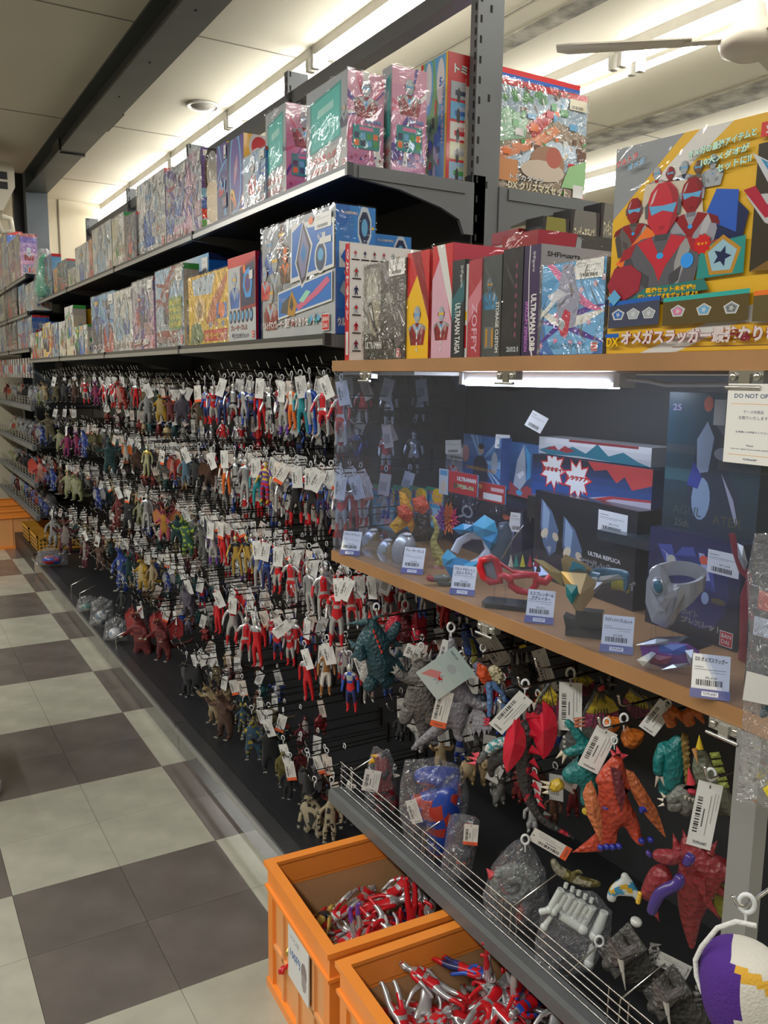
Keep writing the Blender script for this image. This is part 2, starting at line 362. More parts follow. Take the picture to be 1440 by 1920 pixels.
# ------------------------------------------------------------------ the gondola run
XB = 1.405           # face of the back panels
ZT, ZM, ZD = 2.0, 1.588, .125
BAYS = [(1.93, 3.13), (3.13, 4.33), (4.33, 5.53), (5.53, 6.73)]
def lip(name, x, y0, y1, z, parent, h=.028):
    b = MB()
    b.box((x, y0+.002, z-h), (x+.014, y1-.002, z), m=0).box((x-.004, y0+.002, z-h), (x, y1-.002, z-h*.45), m=1).box((x-.001, y0+.002, z-h*.40), (x, y1-.002, z-h*.2), m=0)
    b.box((x-.006, y0-.006, z-h-.002), (x+.012, y0+.006, z+.001), m=0)
    return b.build(name, [M['lip'], M['lipshine']], parent)
def bracket_mb(xa, xb, y, z, th=.012, drop=.115):      # from the post at xa out to the lip at xb
    d = 1 if xb > xa else -1; L_ = abs(xb-xa)
    P = [(xa, y, z), (xb, y, z), (xb, y, z-.03), (xa+d*L_*.62, y, z-.045), (xa+d*L_*.28, y, z-.075), (xa+d*L_*.12, y, z-.10), (xa+d*.03, y, z-drop-.02), (xa, y, z-drop-.02)]
    return MB().prism(P if d > 0 else P[::-1], (0, th, 0)).box((min(xa+d*.03, xb-d*.02), y-.004, z-.032), (max(xa+d*.03, xb-d*.02), y, z-.003))
def slots(b, x0, x1, y, z0, z1, step=.05, m=1):
    z = z0
    while z < z1: b.box((x0, y-.0008, z), (x1, y, z+.018), m=m); z += step
ORDB = ['nearest', 'second', 'third', 'fourth']
M['slotblack'] = mat('slot_shadow', (.01, .01, .01), .8)
for k, (y0, y1) in enumerate(BAYS):
    t = thing('shelving_bay', '%s hook-panel bay of black steel shelving beyond the display case' % ORDB[k], 'shelving', (0, 0, 0), group='bays of the black shelving run')
    MB().box((XB, y0, .1), (1.45, y1, 2.02)).build('back_panel', M['steel'], t)
    for yy in ([y0, y1] if k == 3 else [y0]):
        b = MB().box((1.41, yy, 0), (1.495, yy+.032, 2.62))
        slots(b, 1.418, 1.424, yy, 1.5, 2.6); slots(b, 1.449, 1.456, yy, 1.55, 2.6, .22)
        for z in np.arange(.3, 2.6, .03): b.box((1.4092, yy+.006, z), (1.41, yy+.012, z+.018), m=1)
        b.build('upright', [M['greysteel'], M['slotblack']], t)
    MB().box((1.04, y0, ZT-.012), (XB, y1, ZT)).build('shelf_board', M['steel'], t)
    MB().box((.985, y0, ZM-.012), (XB, y1, ZM)).build('shelf_board', M['steel'], t)
    lip('shelf_lip', 1.03, y0, y1, ZT, t); lip('shelf_lip', .97, y0, y1, ZM, t)
    MB().box((1.496, y0, ZT-.02), (1.86, y1, ZT)).box((1.496, y0, ZM-.03), (1.92, y1, ZM)).build('rear_shelf_board', M['steel'], t)
    for z in (1.84, 1.72):   # cross rails seen under the upper shelf
        MB().box((1.39, y0, z-.012), (1.404, y1, z)).build('cross_rail', M['lip'], t)
    # base deck: board, perforated front rail, kick plate
    MB().box((.945, y0, .1), (XB, y1, ZD)).build('base_deck', M['steel'], t)
    b = MB().box((.918, y0+.002, .095), (.955, y1-.002, ZD+.006), m=0).box((.914, y0+.002, .1), (.918, y1-.002, .118), m=1).box((.955, y0, ZD), (.968, y1, ZD+.004), m=0)
    b.build('base_rail', [M['lip'], M['lipshine']], t)
    b = MB()
    for y in np.arange(y0+.02, y1, .024): b.box((.988, y, ZD), (.993, y+.008, ZD+.0006))
    b.build('perforation_row', M['slotblack'], t, kind='stuff')
    MB().box((.93, y0+.002, .012), (.935, y1-.002, .095)).build('kick_plate', M['kick'], t)
    MB().box((.97, y0, 0), (1.40, y1, .09)).build('base_plinth', M['slotblack'], t)
    # brackets under the shelves
    for yy in ([y0+.001] if k else [y0-.004]):
        bracket_mb(1.41, 1.036, yy, ZT-.001).build('shelf_bracket', M['greysteel'], t)
        bracket_mb(1.495, 1.865, yy, ZT-.001).build('shelf_bracket', M['greysteel'], t)
        bracket_mb(1.41, .976, yy, ZM-.001).build('shelf_bracket', M['greysteel'], t)
b = MB().box((1.425, 1.95, 2.50), (1.48, 6.73, 2.55)); b = b.build('top_rail', M['greysteel']); b['label'] = 'grey steel rail joining the tops of the uprights'; b['category'] = 'rail'
# far bay with wire-fronted trays, reaching to the wall
def tray(parent, x, y0, y1, z, depth=.42, fence=.06, seg=6):
    MB().box((x+.03, y0, z-.02), (x+depth, y1, z-.012)).build('tray_deck', M['steel'], parent)
    MB().prism([(x, y0, z), (x+.03, y0, z+.004), (x+.03, y0, z-.03), (x+.006, y0, z-.04), (x, y0, z-.03)], (0, y1-y0, 0)).build('tray_lip', M['greysteel'], parent)
    b = MB(); r = .0022
    for q in range(4): b.tube([(x+.028, y0+.01, z+.002+fence*q/3), (x+.028, y1-.01, z+.002+fence*q/3)], r, 6)
    n = max(2, int((y1-y0)/.16))
    for i in range(n+1):
        y = y0+.012+(y1-y0-.024)*i/n
        for dy in ((0, .022) if 0 < i < n else (0,)): b.tube([(x+.031, y+dy, z-.012), (x+.031, y+dy, z+.002+fence)], r, 6)
    b.build('wire_fence', M['wire'], parent)
for q, (y0, y1) in enumerate([(6.76, 7.88), (7.9, 8.97)]):
    t = thing('shelving_bay', ('far shelving bay with wire-fronted trays beyond the hook bays', 'last shelving bay with wire-fronted trays, against the far wall')[q], 'shelving', (0, 0, 0), group='bays of the black shelving run')
    MB().box((XB, y0, 0), (1.45, y1, 2.3)).build('back_panel', M['steel'], t)
    for z in (2.195, 1.93, 1.67):
        MB().box((.99, y0, z-.012), (XB, y1, z)).build('shelf_board', M['steel'], t); lip('shelf_lip', .98, y0, y1, z, t, .03)
    for z in (1.245, .95, .67, .42): tray(t, .965, y0, y1, z)
    MB().box((1.41, y0-.03, 0), (1.49, y0, 2.3)).build('upright', M['greysteel'], t)
# ------------------------------------------------------------------ near bay: display case between two wooden boards, tray below
CY0, CY1, CX = .70, 1.915, .98
ZU, ZL, ZK = 1.521, 1.04, .385
t = CASE = thing('display_case', 'clear acrylic display case between two wooden boards at the run end', 'display case', (0, 0, 0))
for nm, z in (('upper_board', ZU), ('lower_board', ZL)):
    MB().box((CX, CY0-.05, z-.026), (XB-.002, CY1, z)).build(nm, M['wood'], t)
MB().box((CX+.004, CY0-.04, ZL+.0005), (CX+.008, CY1-.006, ZU-.027)).build('acrylic_door', M['acryl'], t)
MB().box((CX+.01, CY1-.007, ZL+.0005), (XB-.01, CY1-.002, ZU-.027)).build('acrylic_side_panel', M['acryl'], t)
def hinge(y, z, s):
    b = MB().box((CX-.004, y-.026, z-.006), (CX+.012, y+.026, z+.010)).box((CX-.007, y-.008, z-.012*s), (CX-.003, y+.008, z+.006*s))
    for d in (-.018, .018): b.ball((CX-.006, y+d, z+.002), (.004, .006, .006), 10, 6)
    b.tube([(CX-.008, y-.026, z-.012), (CX-.008, y+.026, z-.012)], .003, 6)
    b.build('hinge', M['wire'], t)
for y in (1.735, 1.22, .725): hinge(y, ZU-.036, 1)
for y in (1.255, .715): hinge(y, ZL-.034, 1)
MB().box((CX+.02, CY1-.35, ZU-.034), (XB-.01, CY1-.02, ZU-.0265)).build('lamp_bracket', M['white'], t)
led = thing('case_lamp', 'slim white LED strip lamp under the upper wooden board', 'lamp', (0, 0, 0))
MB().box((1.125, 1.10, 1.476), (1.155, 1.56, 1.494)).build('lamp_housing', M['white'], led)
MB().box((1.122, 1.115, 1.466), (1.152, 1.545, 1.478)).build('diffuser', mat('led_diffuser', (1, 1, 1), .3, emis=(.92, .97, 1, 14)), led)
MB().box((1.12, 1.555, 1.468), (1.16, 1.567, 1.494)).box((1.12, 1.085, 1.468), (1.16, 1.10, 1.494)).build('end_cap', M['white'], led)
MB().tube([(1.14, 1.10, 1.484), (1.13, 1.03, 1.480), (1.12, .98, 1.474), (1.1, .85, 1.476), (1.07, .70, 1.484), (1.06, .66, 1.49)], .004, 6).build('power_cord', M['white'], led)
nb = thing('shelving_bay', 'end shelving bay carrying the display case and the wire-fronted tray', 'shelving', (0, 0, 0), group='bays of the black shelving run')
MB().box((XB, CY0-.06, .1), (1.45, CY1+.01, 1.493)).build('back_panel', mat('slate_panel', (.035, .037, .042), .5), nb)
MB().box((1.41, .64, 0), (1.495, .672, 1.493)).build('upright', M['greysteel'], nb)
MB().box((.972, .655, 0), (1.0, .692, ZL-.027)).build('front_support', mat('pale_grey_post', (.26, .26, .25), .45), nb)
b = MB().box((CX+.03, CY0-.05, ZK-.028), (XB, CY1, ZK-.018)); b.build('tray_deck', mat('tray_deck_black', (.016, .017, .019), .4), nb)
b = MB()
for y in np.arange(CY0, CY1-.02, .024): b.box((CX+.052, y, ZK-.018), (CX+.057, y+.008, ZK-.0172))
b.build('perforation_row', M['slotblack'], nb, kind='stuff')
MB().prism([(CX-.006, CY0-.06, ZK-.004), (CX+.004, CY0-.06, ZK), (CX+.045, CY0-.06, ZK-.006), (CX+.045, CY0-.06, ZK-.03), (CX+.004, CY0-.06, ZK-.042), (CX-.006, CY0-.06, ZK-.034)], (0, CY1-CY0+.06, 0)).build('tray_lip', M['greysteel'], nb)
b = MB(); r = .0016
FH = .072
for q in range(5): b.tube([(CX+.026, CY0-.05, ZK+.001+FH*q/4), (CX+.026, CY1-.01, ZK+.001+FH*q/4)], r, 6)
for y in (1.905, 1.845, 1.545, 1.50, 1.46, 1.215, 1.17, .925, .88):
    b.tube([(CX+.03, y, ZK-.006), (CX+.03, y, ZK+.001+FH)], r, 6)
b.build('wire_fence', M['wire'], nb)
for y in (1.86, 1.51, 1.19, .90):      # bent stays that hold the fence
    MB().tube([(CX+.03, y, ZK), (CX+.032, y, ZK+.062), (CX+.135, y-.012, ZK+.108)], .0018, 6).build('fence_stay', M['wire'], nb)

# the notice on the door
s = thing('notice', 'white DO NOT OPEN notice in a clear sleeve on the case door', 'sign', (0, 0, 0))
W_, H_ = .078, .104
a = Vector((.972, .748, 1.374))
MB().box((.9745, .660, 1.362), (.9755, .757, 1.486)).build('clear_sleeve', M['acrylbox'], s)
MB().box((.9732, .666, 1.374), (.9738, .748, 1.478)).build('paper', M['card'], s)
pr = Print((.9732, .748, 1.374), (0, -1, 0), (0, 0, 1), .082, .104)
pr.rect(0, 0, 1, 1, (.82, .82, .79)); dk = (.07, .09, .2)
pr.text('DO NOT OPEN', .13, .82, .74, .055, dk, .02); pr.rect(.08, .745, .92, .752, (.8, .45, .15)); pr.rect(.08, .105, .92, .112, (.8, .45, .15))
pr.text('ケース内商品', .32, .63, .36, .042, dk); pr.text('お取りいたします', .24, .555, .52, .042, dk)
pr.text('お気軽にお声掛けください', .2, .385, .6, .026, dk); pr.text('Please', .42, .22, .13, .022, dk); pr.text('Let our team if you need anything', .14, .17, .72, .024, dk); pr.text('TOYPLANET', .37, .045, .26, .022, dk, .02)
pr.build('lettering', M['print'], s)
# ------------------------------------------------------------------ printed art (generic), box builder
RED, CRIM, BLUE, NAVY, SKY, TEAL, YEL, GOLD, PUR, PINK, WHITE, SILV, GREY, BLACK, GREEN, ORNG, CREAM, BROWN = [hexc(h) for h in (
 'c8161d', '8e0f1c', '1c5fb8', '14224f', '5fa6d4', '178a8c', 'eeb90c', 'b9862a', '4c3090', 'd2749f', 'd9d9d6', 'a2a9b1', '6d7278', '141518', '3f9a4a', 'e8742a', 'd9cfae', '6a4632')]
METAL = (.66, .67, .69, .25)
def mixc(a, b, t): return tuple(a[i]*(1-t)+b[i]*t for i in range(3))
def grad(P, c1, c2, n=7, vert=True):
    for i in range(n):
        a, b = i/n, (i+1)/n; c = mixc(c1, c2, i/(n-1))
        P.poly([(0, a), (1, a), (1, b), (0, b)] if vert else [(a, 0), (b, 0), (b, 1), (a, 1)], c, 0)
    return P
def rays(P, r, u, v, cols, n=9, l=1.3):
    k = P.w/P.h
    for i in range(n):
        a = r.uniform(0, 6.283); d = r.uniform(.03, .12)
        P.clipped([(u, v), (u+l*math.cos(a-d), v+l*k*math.sin(a-d)), (u+l*math.cos(a+d), v+l*k*math.sin(a+d))], r.choice(cols))
def swoosh(P, r, cols, n=5):
    for i in range(n):
        v = r.uniform(-.2, 1.1); w = r.uniform(.03, .13); s = r.uniform(-.5, .7); pts = []
        for j in range(7): t = j/6; pts.append((t, v+s*t+.12*math.sin(3*t+i)))
        P.clipped(pts+[(p, q-w*math.sin(math.pi*(.15+.8*p))) for p, q in pts[::-1]], r.choice(cols))
def bust(P, u, v, s, c1, c2, c3=SKY, tilt=0.):       # armoured figure, chest up, visored helmet
    k = P.w/P.h; q = lambda x, y: (u+s*(x+tilt*y), v+s*k*y); d1, d2, l2 = mixc(c1, BLACK, .35), mixc(c2, BLACK, .45), mixc(c2, WHITE, .35)
    P.clipped([q(-.62, -.95), q(-.78, -.3), q(-.7, .02), q(-.4, .16), q(0, .2), q(.4, .16), q(.7, .02), q(.78, -.3), q(.62, -.95)], c2)
    P.clipped([q(-.62, -.95), q(-.78, -.3), q(-.66, -.05), q(-.5, -.35), q(-.42, -.95)], d2); P.clipped([q(.3, -.95), q(.5, -.35), q(.62, .0), q(.44, .12), q(.3, -.3)], l2)
    P.clipped([q(-.5, .1), q(-.2, .18), q(0, -.2), q(.2, .18), q(.5, .1), q(.12, -.34), q(0, -.6), q(-.12, -.34)], c1)
    for sg in (-1, 1): P.clipped([q(sg*.5, .12), q(sg*.78, .0), q(sg*.86, -.2), q(sg*.62, -.14)], d1); P.clipped([q(sg*.2, -.5), q(sg*.44, -.36), q(sg*.4, -.6), q(sg*.22, -.72)], d2)
    P.ell(u, v-.16*s*k, .075*s, .075*s, (.03, .35, .8), 8); P.clipped([q(-.12, .1), q(-.14, .3), q(.14, .3), q(.12, .1)], d2)
    P.clipped([q(-.26, .92), q(-.34, .68), q(-.29, .42), q(-.12, .2), q(.12, .2), q(.29, .42), q(.34, .68), q(.26, .92), q(.12, 1.06), q(-.12, 1.06)], c1)
    P.clipped([q(.05, 1.06), q(.26, .92), q(.34, .68), q(.29, .42), q(.12, .2), q(.2, .5), q(.18, .8)], d1); P.clipped([q(-.2, .9), q(-.27, .7), q(-.2, .76), q(-.12, .98)], mixc(c1, WHITE, .6))
    P.clipped([q(-.28, .7), q(-.22, .54), q(0, .6), q(.22, .54), q(.28, .7), q(0, .68)], c3); P.clipped([q(-.06, .34), q(.06, .34), q(.04, .28), q(-.04, .28)], d1)
    for sg in (-1, 1): P.clipped([q(sg*.3, .78), q(sg*.37, .7), q(sg*.35, .5), q(sg*.29, .5)], c2)
def shards(P, r, cols, n=14, lo=.02, hi=.09):
    for i in range(n):
        u, v, a, l = r.random(), r.random(), r.uniform(0, 6.28), r.uniform(lo, hi); k = P.w/P.h; w = l*r.uniform(.12, .4)
        P.clipped([(u+l*math.cos(a), v+k*l*math.sin(a)), (u-w*math.sin(a), v+k*w*math.cos(a)), (u-l*math.cos(a), v-k*l*math.sin(a)), (u+w*math.sin(a), v-k*w*math.cos(a))], r.choice(cols))
def fig(P, u, v, s, c1, c2):                          # small full-length action figure silhouette
    k = P.w/P.h; q = lambda x, y: (u+s*x, v+s*k*y)
    for sg in (-1, 1):
        P.clipped([q(0, .48), q(sg*.12, .46), q(sg*.2, .02), q(sg*.1, .0), q(0, .36)], c2)
        P.clipped([q(sg*.12, .8), q(sg*.22, .74), q(sg*.3, .5), q(sg*.24, .48), q(sg*.12, .66)], c2)
    P.clipped([q(-.16, .82), q(.16, .82), q(.1, .45), q(-.1, .45)], c1); P.ell(u, v+s*k*.92, .07*s, .1*s, c2, 10)
def dagger(P, u, v, s, rot, c1, c2, c3):
    k = P.w/P.h; c, d = math.cos(rot), math.sin(rot); q = lambda x, y: (u+s*(x*c-y*d), v+s*k*(x*d+y*c))
    P.clipped([q(0, 1), q(.28, .1), q(.2, -.2), q(0, -1), q(-.2, -.2), q(-.28, .1)], c3)
    P.clipped([q(0, .9), q(.22, .08), q(0, -.88), q(-.22, .08)], c1); P.clipped([q(0, .45), q(.1, .05), q(0, -.3), q(-.1, .05)], c2)
def medals(P, u0, u1, v, s, cols, n=3, frame=GOLD):
    for i in range(n):
        u = u0+(u1-u0)*(i+.5)/n; P.ell(u, v, s, s, WHITE, 5, math.pi/2*(1)); P.ell(u, v, s*.86, s*.86, frame, 5, math.pi/2); P.ell(u, v, s*.68, s*.68, cols[i % len(cols)], 5, math.pi/2); P.star(u, v, s*.4, mixc(cols[i % len(cols)], WHITE, .6), 5)
def logo(P, u, v, s):                                  # the red square mark printed on many of the cartons
    k = P.w/P.h; P.rect(u, v, u+s, v+s*k, WHITE); P.rect(u+.05*s, v+.05*s*k, u+.95*s, v+.95*s*k, RED)
    P.text('BAN', u+.14*s, v+.55*s*k, .72*s, .28*s*k, WHITE, .02); P.text('DAI', u+.14*s, v+.17*s*k, .62*s, .28*s*k, WHITE, .02)
def generic_front(P, r, pal, title=None, tcol=WHITE, tout=CRIM, nf=2, gad=True, stick=True):
    grad(P, pal[0], pal[1], 6, r.random() < .5); swoosh(P, r, pal[1:], 4); rays(P, r, r.uniform(.2, .7), .6, [mixc(pal[1], WHITE, .5), pal[2]], 7); shards(P, r, [pal[2], WHITE, pal[3], SKY, GREY], 16)
    for i in range(nf): bust(P, r.uniform(.15, .4)+i*.33/max(1, nf-1) if nf > 1 else .45, r.uniform(.36, .6), r.uniform(.2, .3), r.choice((SILV, pal[3], pal[2])), r.choice((RED, BLUE, pal[3], NAVY)), r.choice((SKY, YEL, WHITE)))
    if gad: dagger(P, r.uniform(.68, .82), r.uniform(.45, .62), .26, r.uniform(-.5, .5), pal[2], SKY, WHITE)
    if r.random() < .7: P.rect(.55, .2, .97, .38, mixc(pal[0], BLACK, .4)); medals(P, .57, .95, .28, .055, [BLUE, RED, PUR, TEAL], 3)
    if title: P.text(title, .06, .05, .76, .11, tcol, .03, tout, slope=0)
    logo(P, .88, .03, .09)
    if stick: sticker(P, .78, .8, .2, .16)
def generic_side(P, r, pal):
    grad(P, pal[0], pal[2], 5); bust(P, .5, .55, .4, SILV, pal[3], SKY); P.rect(.1, .08, .9, .32, mixc(pal[2], WHITE, .3)); medals(P, .12, .88, .2, .1, [BLUE, RED, ORNG], 3); P.rect(0, .93, 1, 1, pal[3])
def ysolve(px, X, z):
    a = (px-720)/FPX; Zr = z-EYE[2]; A = RT*a+FW
    b = (A.z*X-Zr*A.x)/(UP.z*X-Zr*UP.x); d = A-UP*b; t = X/d.x; return d.y*t
def carton(name, label, pxL, pxR, ytop, X, zb, depth, base=(WHITE,)*2, front=None, side=None, top=None, wrap=None, group='boxed toys on the black shelves', ang=0., seed=0, cat='toy box', h=None, stick=None):
    yf, yn = ysolve(pxL, X, zb+.05), ysolve(pxR, X, zb+.05); w = yf-yn
    if h is None: h = onX(pxL, ytop, X).z-zb
    t = thing(name, label, cat, (X, yn, zb+.0006), (0, 0, ang), group=group)
    if ang: t.location = Vector((X, yf, zb+.0006))-Matrix.Rotation(ang, 3, 'Z')@Vector((0, w, 0))
    s = base[-1]; r = random.Random(seed*7+3)
    b = MB().box((0, 0, 0), (depth, w, h), cols=[s, top or s, s, s, base[0], s]); b.build('carton', M['print'], t)
    if front: P = Print((0, w, 0), (0, -1, 0), (0, 0, 1), w, h); front(P, r); P.build('front_print', M['print'], t)
    if side: P = Print((0, 0, 0), (1, 0, 0), (0, 0, 1), depth, h); side(P, r); P.build('side_print', M['print'], t)
    if wrap: wrapmesh(depth, w, h, r, t, wrap)
    return t
def wrapmesh(d, w, h, r, t, m='film'):
    """loose shrink film: a subdivided shell a few millimetres outside the carton, wrinkled"""
    bm = bmesh.new(); g = .0035; nx, ny, nz = max(2, int(d/.05)), max(3, int(w/.035)), max(3, int(h/.035))
    bmesh.ops.create_cube(bm, size=1)
    bmesh.ops.subdivide_edges(bm, edges=bm.edges[:], cuts=5, use_grid_fill=True)
    sd = r.uniform(0, 50)
    for v in bm.verts:
        p = Vector(((v.co.x+.5)*(d+2*g)-g, (v.co.y+.5)*(w+2*g)-g, max(.0005, (v.co.z+.5)*(h+2*g)-g)))
        v.co = p+v.co.normalized()*noise.noise(p*16+Vector((sd, 0, 0)))*.0025
    me = bpy.data.meshes.new('plastic_wrap'); bm.to_mesh(me); bm.free(); me.materials.append(M[m]); obj('plastic_wrap', me, t)
def gf(pal, title=None, **k): return lambda P, r: generic_front(P, r, pal, title, **k)
def gs(pal): return lambda P, r: generic_side(P, r, pal)
P1 = (SILV, mixc(SKY, WHITE, .4), BLUE, RED); P2 = (mixc(PINK, WHITE, .3), SILV, PUR, CRIM); P3 = (YEL, mixc(YEL, WHITE, .4), ORNG, BLUE); P4 = (NAVY, PUR, SKY, RED)
P5 = (CREAM, WHITE, mixc(BROWN, WHITE, .5), GREEN); P6 = (WHITE, SKY, BLUE, NAVY); P7 = (BLACK, NAVY, GREY, RED); P8 = (RED, mixc(RED, YEL, .5), YEL, BLACK)
PW = (mixc(WHITE, CREAM, .3), WHITE, SILV, mixc(SKY, WHITE, .3))

# teal blister-window boxes with the pink side (two of them) and their neighbour behind
def shards2(P, r): shards(P, r, [WHITE, SILV, SKY, RED, GREY], 10, .02, .05)
def teal_front(P, r):
    grad(P, (.3, .31, .33), SILV, 5); P.rect(0, .0, 1, .3, mixc(SILV, CREAM, .2)); P.clipped([(.1, .3), (.86, .36), (.86, .93), (.1, .86)], (.02, .33, .32)); P.clipped([(.14, .33), (.82, .385), (.82, .9), (.14, .83)], (.05, .52, .47))
    for i in range(3): P.rect(.2+i*.22, .42, .27+i*.22, .62, (.2, .65, .6))
    P.clipped([(.3, .66), (.68, .70), (.68, .78), (.3, .74)], (.35, .72, .66)); bust(P, .93, .55, .12, SILV, NAVY, YEL)
    P.text('メダルホルダー', .08, .17, .78, .085, RED, .04, WHITE); P.text('メダル セット', .12, .05, .7, .085, RED, .04, WHITE); logo(P, .9, .03, .08)
def pink_side(P, r):
    grad(P, mixc(PINK, PUR, .3), mixc(PINK, WHITE, .25), 6); rays(P, r, .5, .6, [PUR, WHITE, mixc(PINK, RED, .4)], 10); bust(P, .5, .72, .42, SILV, CRIM, SKY)
    P.text('aulo beda', .48, .49, .44, .05, BLUE, .03, WHITE); P.rect(.14, .22, .88, .46, TEAL); P.rect(.32, .41, .7, .445, PINK)
    for i in range(4):
        for j in range(2): P.rect(.18+i*.175, .25+j*.075, .31+i*.175, .31+j*.075, (ORNG, NAVY, SKY, GREEN)[(i+j) % 4])
    for i in range(7): P.star(.12+i*.13, .12+.03*(i % 2), .05, (CRIM, mixc(PINK, RED, .5), PUR)[i % 3], 6)
F = 1.055
carton('medal_case_box', 'tall silver box with teal window and pink side, farther one on the top shelf', 499, 537, 216, F, ZT, .115, (SILV, PINK), teal_front, pink_side, wrap='film', seed=1)
carton('medal_case_box', 'tall silver box with teal window at the near end of the top shelf', 575, 651, 178, F, ZT, .105, (SILV, PINK), teal_front, pink_side, wrap='film', seed=2)
t = carton('medal_case_box', 'pink-sided hero box standing behind the near teal-window box', 640, 655, 178, F+.118, ZT, .105, (SILV, PINK), teal_front, pink_side, wrap='film', seed=3)
t.location.y = 1.965
carton('small_toy_box', 'shorter wrapped box with round dials between purple box and teal-window box', 456, 498, 298, F-.008, ZT, .04, (WHITE, SILV), gf(P1, 'ブレードゼット', nf=1), gs(P1), wrap='film', seed=4)
def purp_front(P, r):
    grad(P, NAVY, PUR, 5, False); P.ell(.5, .58, .36, .55, SKY); P.ell(.5, .58, .3, .47, (.09, .05, .3)); dagger(P, .52, .6, .35, -.3, mixc(ORNG, PINK, .5), SKY, mixc(BLUE, WHITE, .4)); P.ell(.28, .2, .13, .2, YEL); P.ell(.28, .2, .1, .15, NAVY)
    rays(P, r, .6, .1, [ORNG, YEL, RED], 6, .5); P.text('トリガーパーツ', .1, .03, .7, .09, WHITE, .03, BLUE)
def yel_side(P, r):
    P.rect(0, 0, 1, 1, YEL)
    for i, c in enumerate((RED, PUR, BLUE, ORNG)): P.ell(.5, .85-i*.2, .34, .2, WHITE); P.ell(.5, .85-i*.2, .26, .13, c)
    P.rect(0, 0, 1, .2, NAVY)
carton('weapon_toy_box', 'dark purple sword toy box with yellow side on the top shelf', 427, 458, 268, F+.02, ZT, .11, (NAVY, YEL), purp_front, yel_side, seed=5)
carton('toy_box', 'yellow-topped box squeezed beside the dark purple sword box', 408, 427, 276, F+.02, ZT, .10, (PUR, YEL), gf(P4), yel_side, seed=6)
def panel_side(P, r):
    P.rect(0, 0, 1, 1, PUR); P.rect(.08, .9, .92, .97, WHITE)
    P.ell(.5, .7, .36, .36, BLACK); P.ell(.5, .7, .28, .28, SILV)
    for i, c in enumerate((GREEN, RED, BLUE, SKY)): P.rect(.0, .03+i*.125, 1, .14+i*.125, c); P.ell(.5, .085+i*.125, .3, .16, WHITE)
carton('toy_box', 'wrapped silver box with tall purple picture-panel side on the top shelf', 352, 379, 292, F, ZT, .088, (SILV, PUR), gf(P2, None), panel_side, wrap='film2', seed=7)
carton('toy_box', 'wrapped red and blue hero box between two silver wrapped boxes', 313, 352, 322, F, ZT, .08, (SILV, RED), gf(P2, 'デッカー変身', nf=2), gs(P2), wrap='film2', seed=8)
carton('toy_box', 'large box in shiny clouded wrap with blue art, left of the lamp tube end', 259, 311, 349, F, ZT, .09, (WHITE, BLUE), gf(PW, None, nf=1), gs(P1), wrap='film2', seed=9)
# farther top-shelf boxes
for i, (a, b_, yt, pal, s, lab) in enumerate([
    (236, 257, 408, P7, .05, 'black and gold slim box beside the large clouded box'), (212, 234, 410, P5, .09, 'wrapped tan and brown box farther along the top shelf'),
    (175, 210, 432, PW, .1, 'pair-sized box in clouded white wrap on the far top shelf'), (168, 174, 450, P8, .08, 'narrow dark red box spine on the far top shelf'),
    (143, 168, 466, PW, .08, 'glossy white wrapped box on the far top shelf'), (128, 142, 507, P5, .06, 'short cream box beside the grey curved packet'),
    (109, 127, 494, P7, .05, 'grey packet with curved black figure on the far top shelf'), (101, 109, 505, P8, .05, 'thin red and white card pack on the far top shelf'),
    (80, 99, 486, P4, .06, 'dark violet blister pack on the far top shelf'), (67, 80, 486, PW, .07, 'tall clear-wrapped pack at the left end of the top shelf')]):
    carton('toy_box', lab, a, b_, yt, F-.01, ZT, s, (pal[0], pal[3]), gf(pal, None, nf=1, stick=False), gs(pal), wrap='film' if i % 3 else 'film2', seed=20+i)
# ----- near end of the top shelf, seen from the side
def tomica_small(P, r):
    P.rect(0, 0, 1, 1, (.03, .25, .6)); P.poly([(0, 0), (.5, 0), (.62, 1), (0, 1)], RED); P.rect(.52, .6, .98, .95, (.05, .12, .4)); P.text('TAKARA', .74, .62, .16, .3, WHITE, .03, vert=True); P.text('TOMY', .56, .62, .16, .3, WHITE, .03, vert=True)
    P.text('トミカ', .18, .62, .22, .3, WHITE, .03, CRIM, vert=True); P.text('DXトミカパーキング', .1, .06, .28, .46, YEL, .03, BLACK, vert=True); P.ell(.8, .3, .14, .2, WHITE); P.ell(.7, .2, .12, .12, WHITE); P.ell(.86, .48, .1, .1, SILV)
def boxN(name, label, px0, px1, ytop, Y, zb, dy, base, side, front=None, wrap=None, seed=0, group=None, X0=None, h=None, top=None):   # a carton whose near face is the one seen
    A = onY(px0, ytop, Y); x0 = A.x if X0 is None else X0; x1 = onY(px1, ytop, Y).x; hh = A.z-zb if h is None else h
    t = thing(name, label, 'toy box', (x0, Y, zb+.0006), group=group or 'boxed toys on the black shelves'); s = base[-1]; r = random.Random(seed)
    MB().box((0, 0, 0), (x1-x0, dy, hh), cols=[s, top or s, s, s, base[0], s]).build('carton', M['print'], t)
    P = Print((0, 0, 0), (1, 0, 0), (0, 0, 1), x1-x0, hh); side(P, r); P.build('side_print', M['print'], t)
    if front: P = Print((0, dy, 0), (0, -1, 0), (0, 0, 1), dy, hh); front(P, r); P.build('front_print', M['print'], t)
    if wrap: wrapmesh(x1-x0, dy, hh, r, t, wrap)
    return t
boxN('toy_car_box', 'small red and sky-blue toy car box between pink box and green box', 738, 784, 186, 1.97, ZT, .19, (RED, BLUE), tomica_small, seed=31)
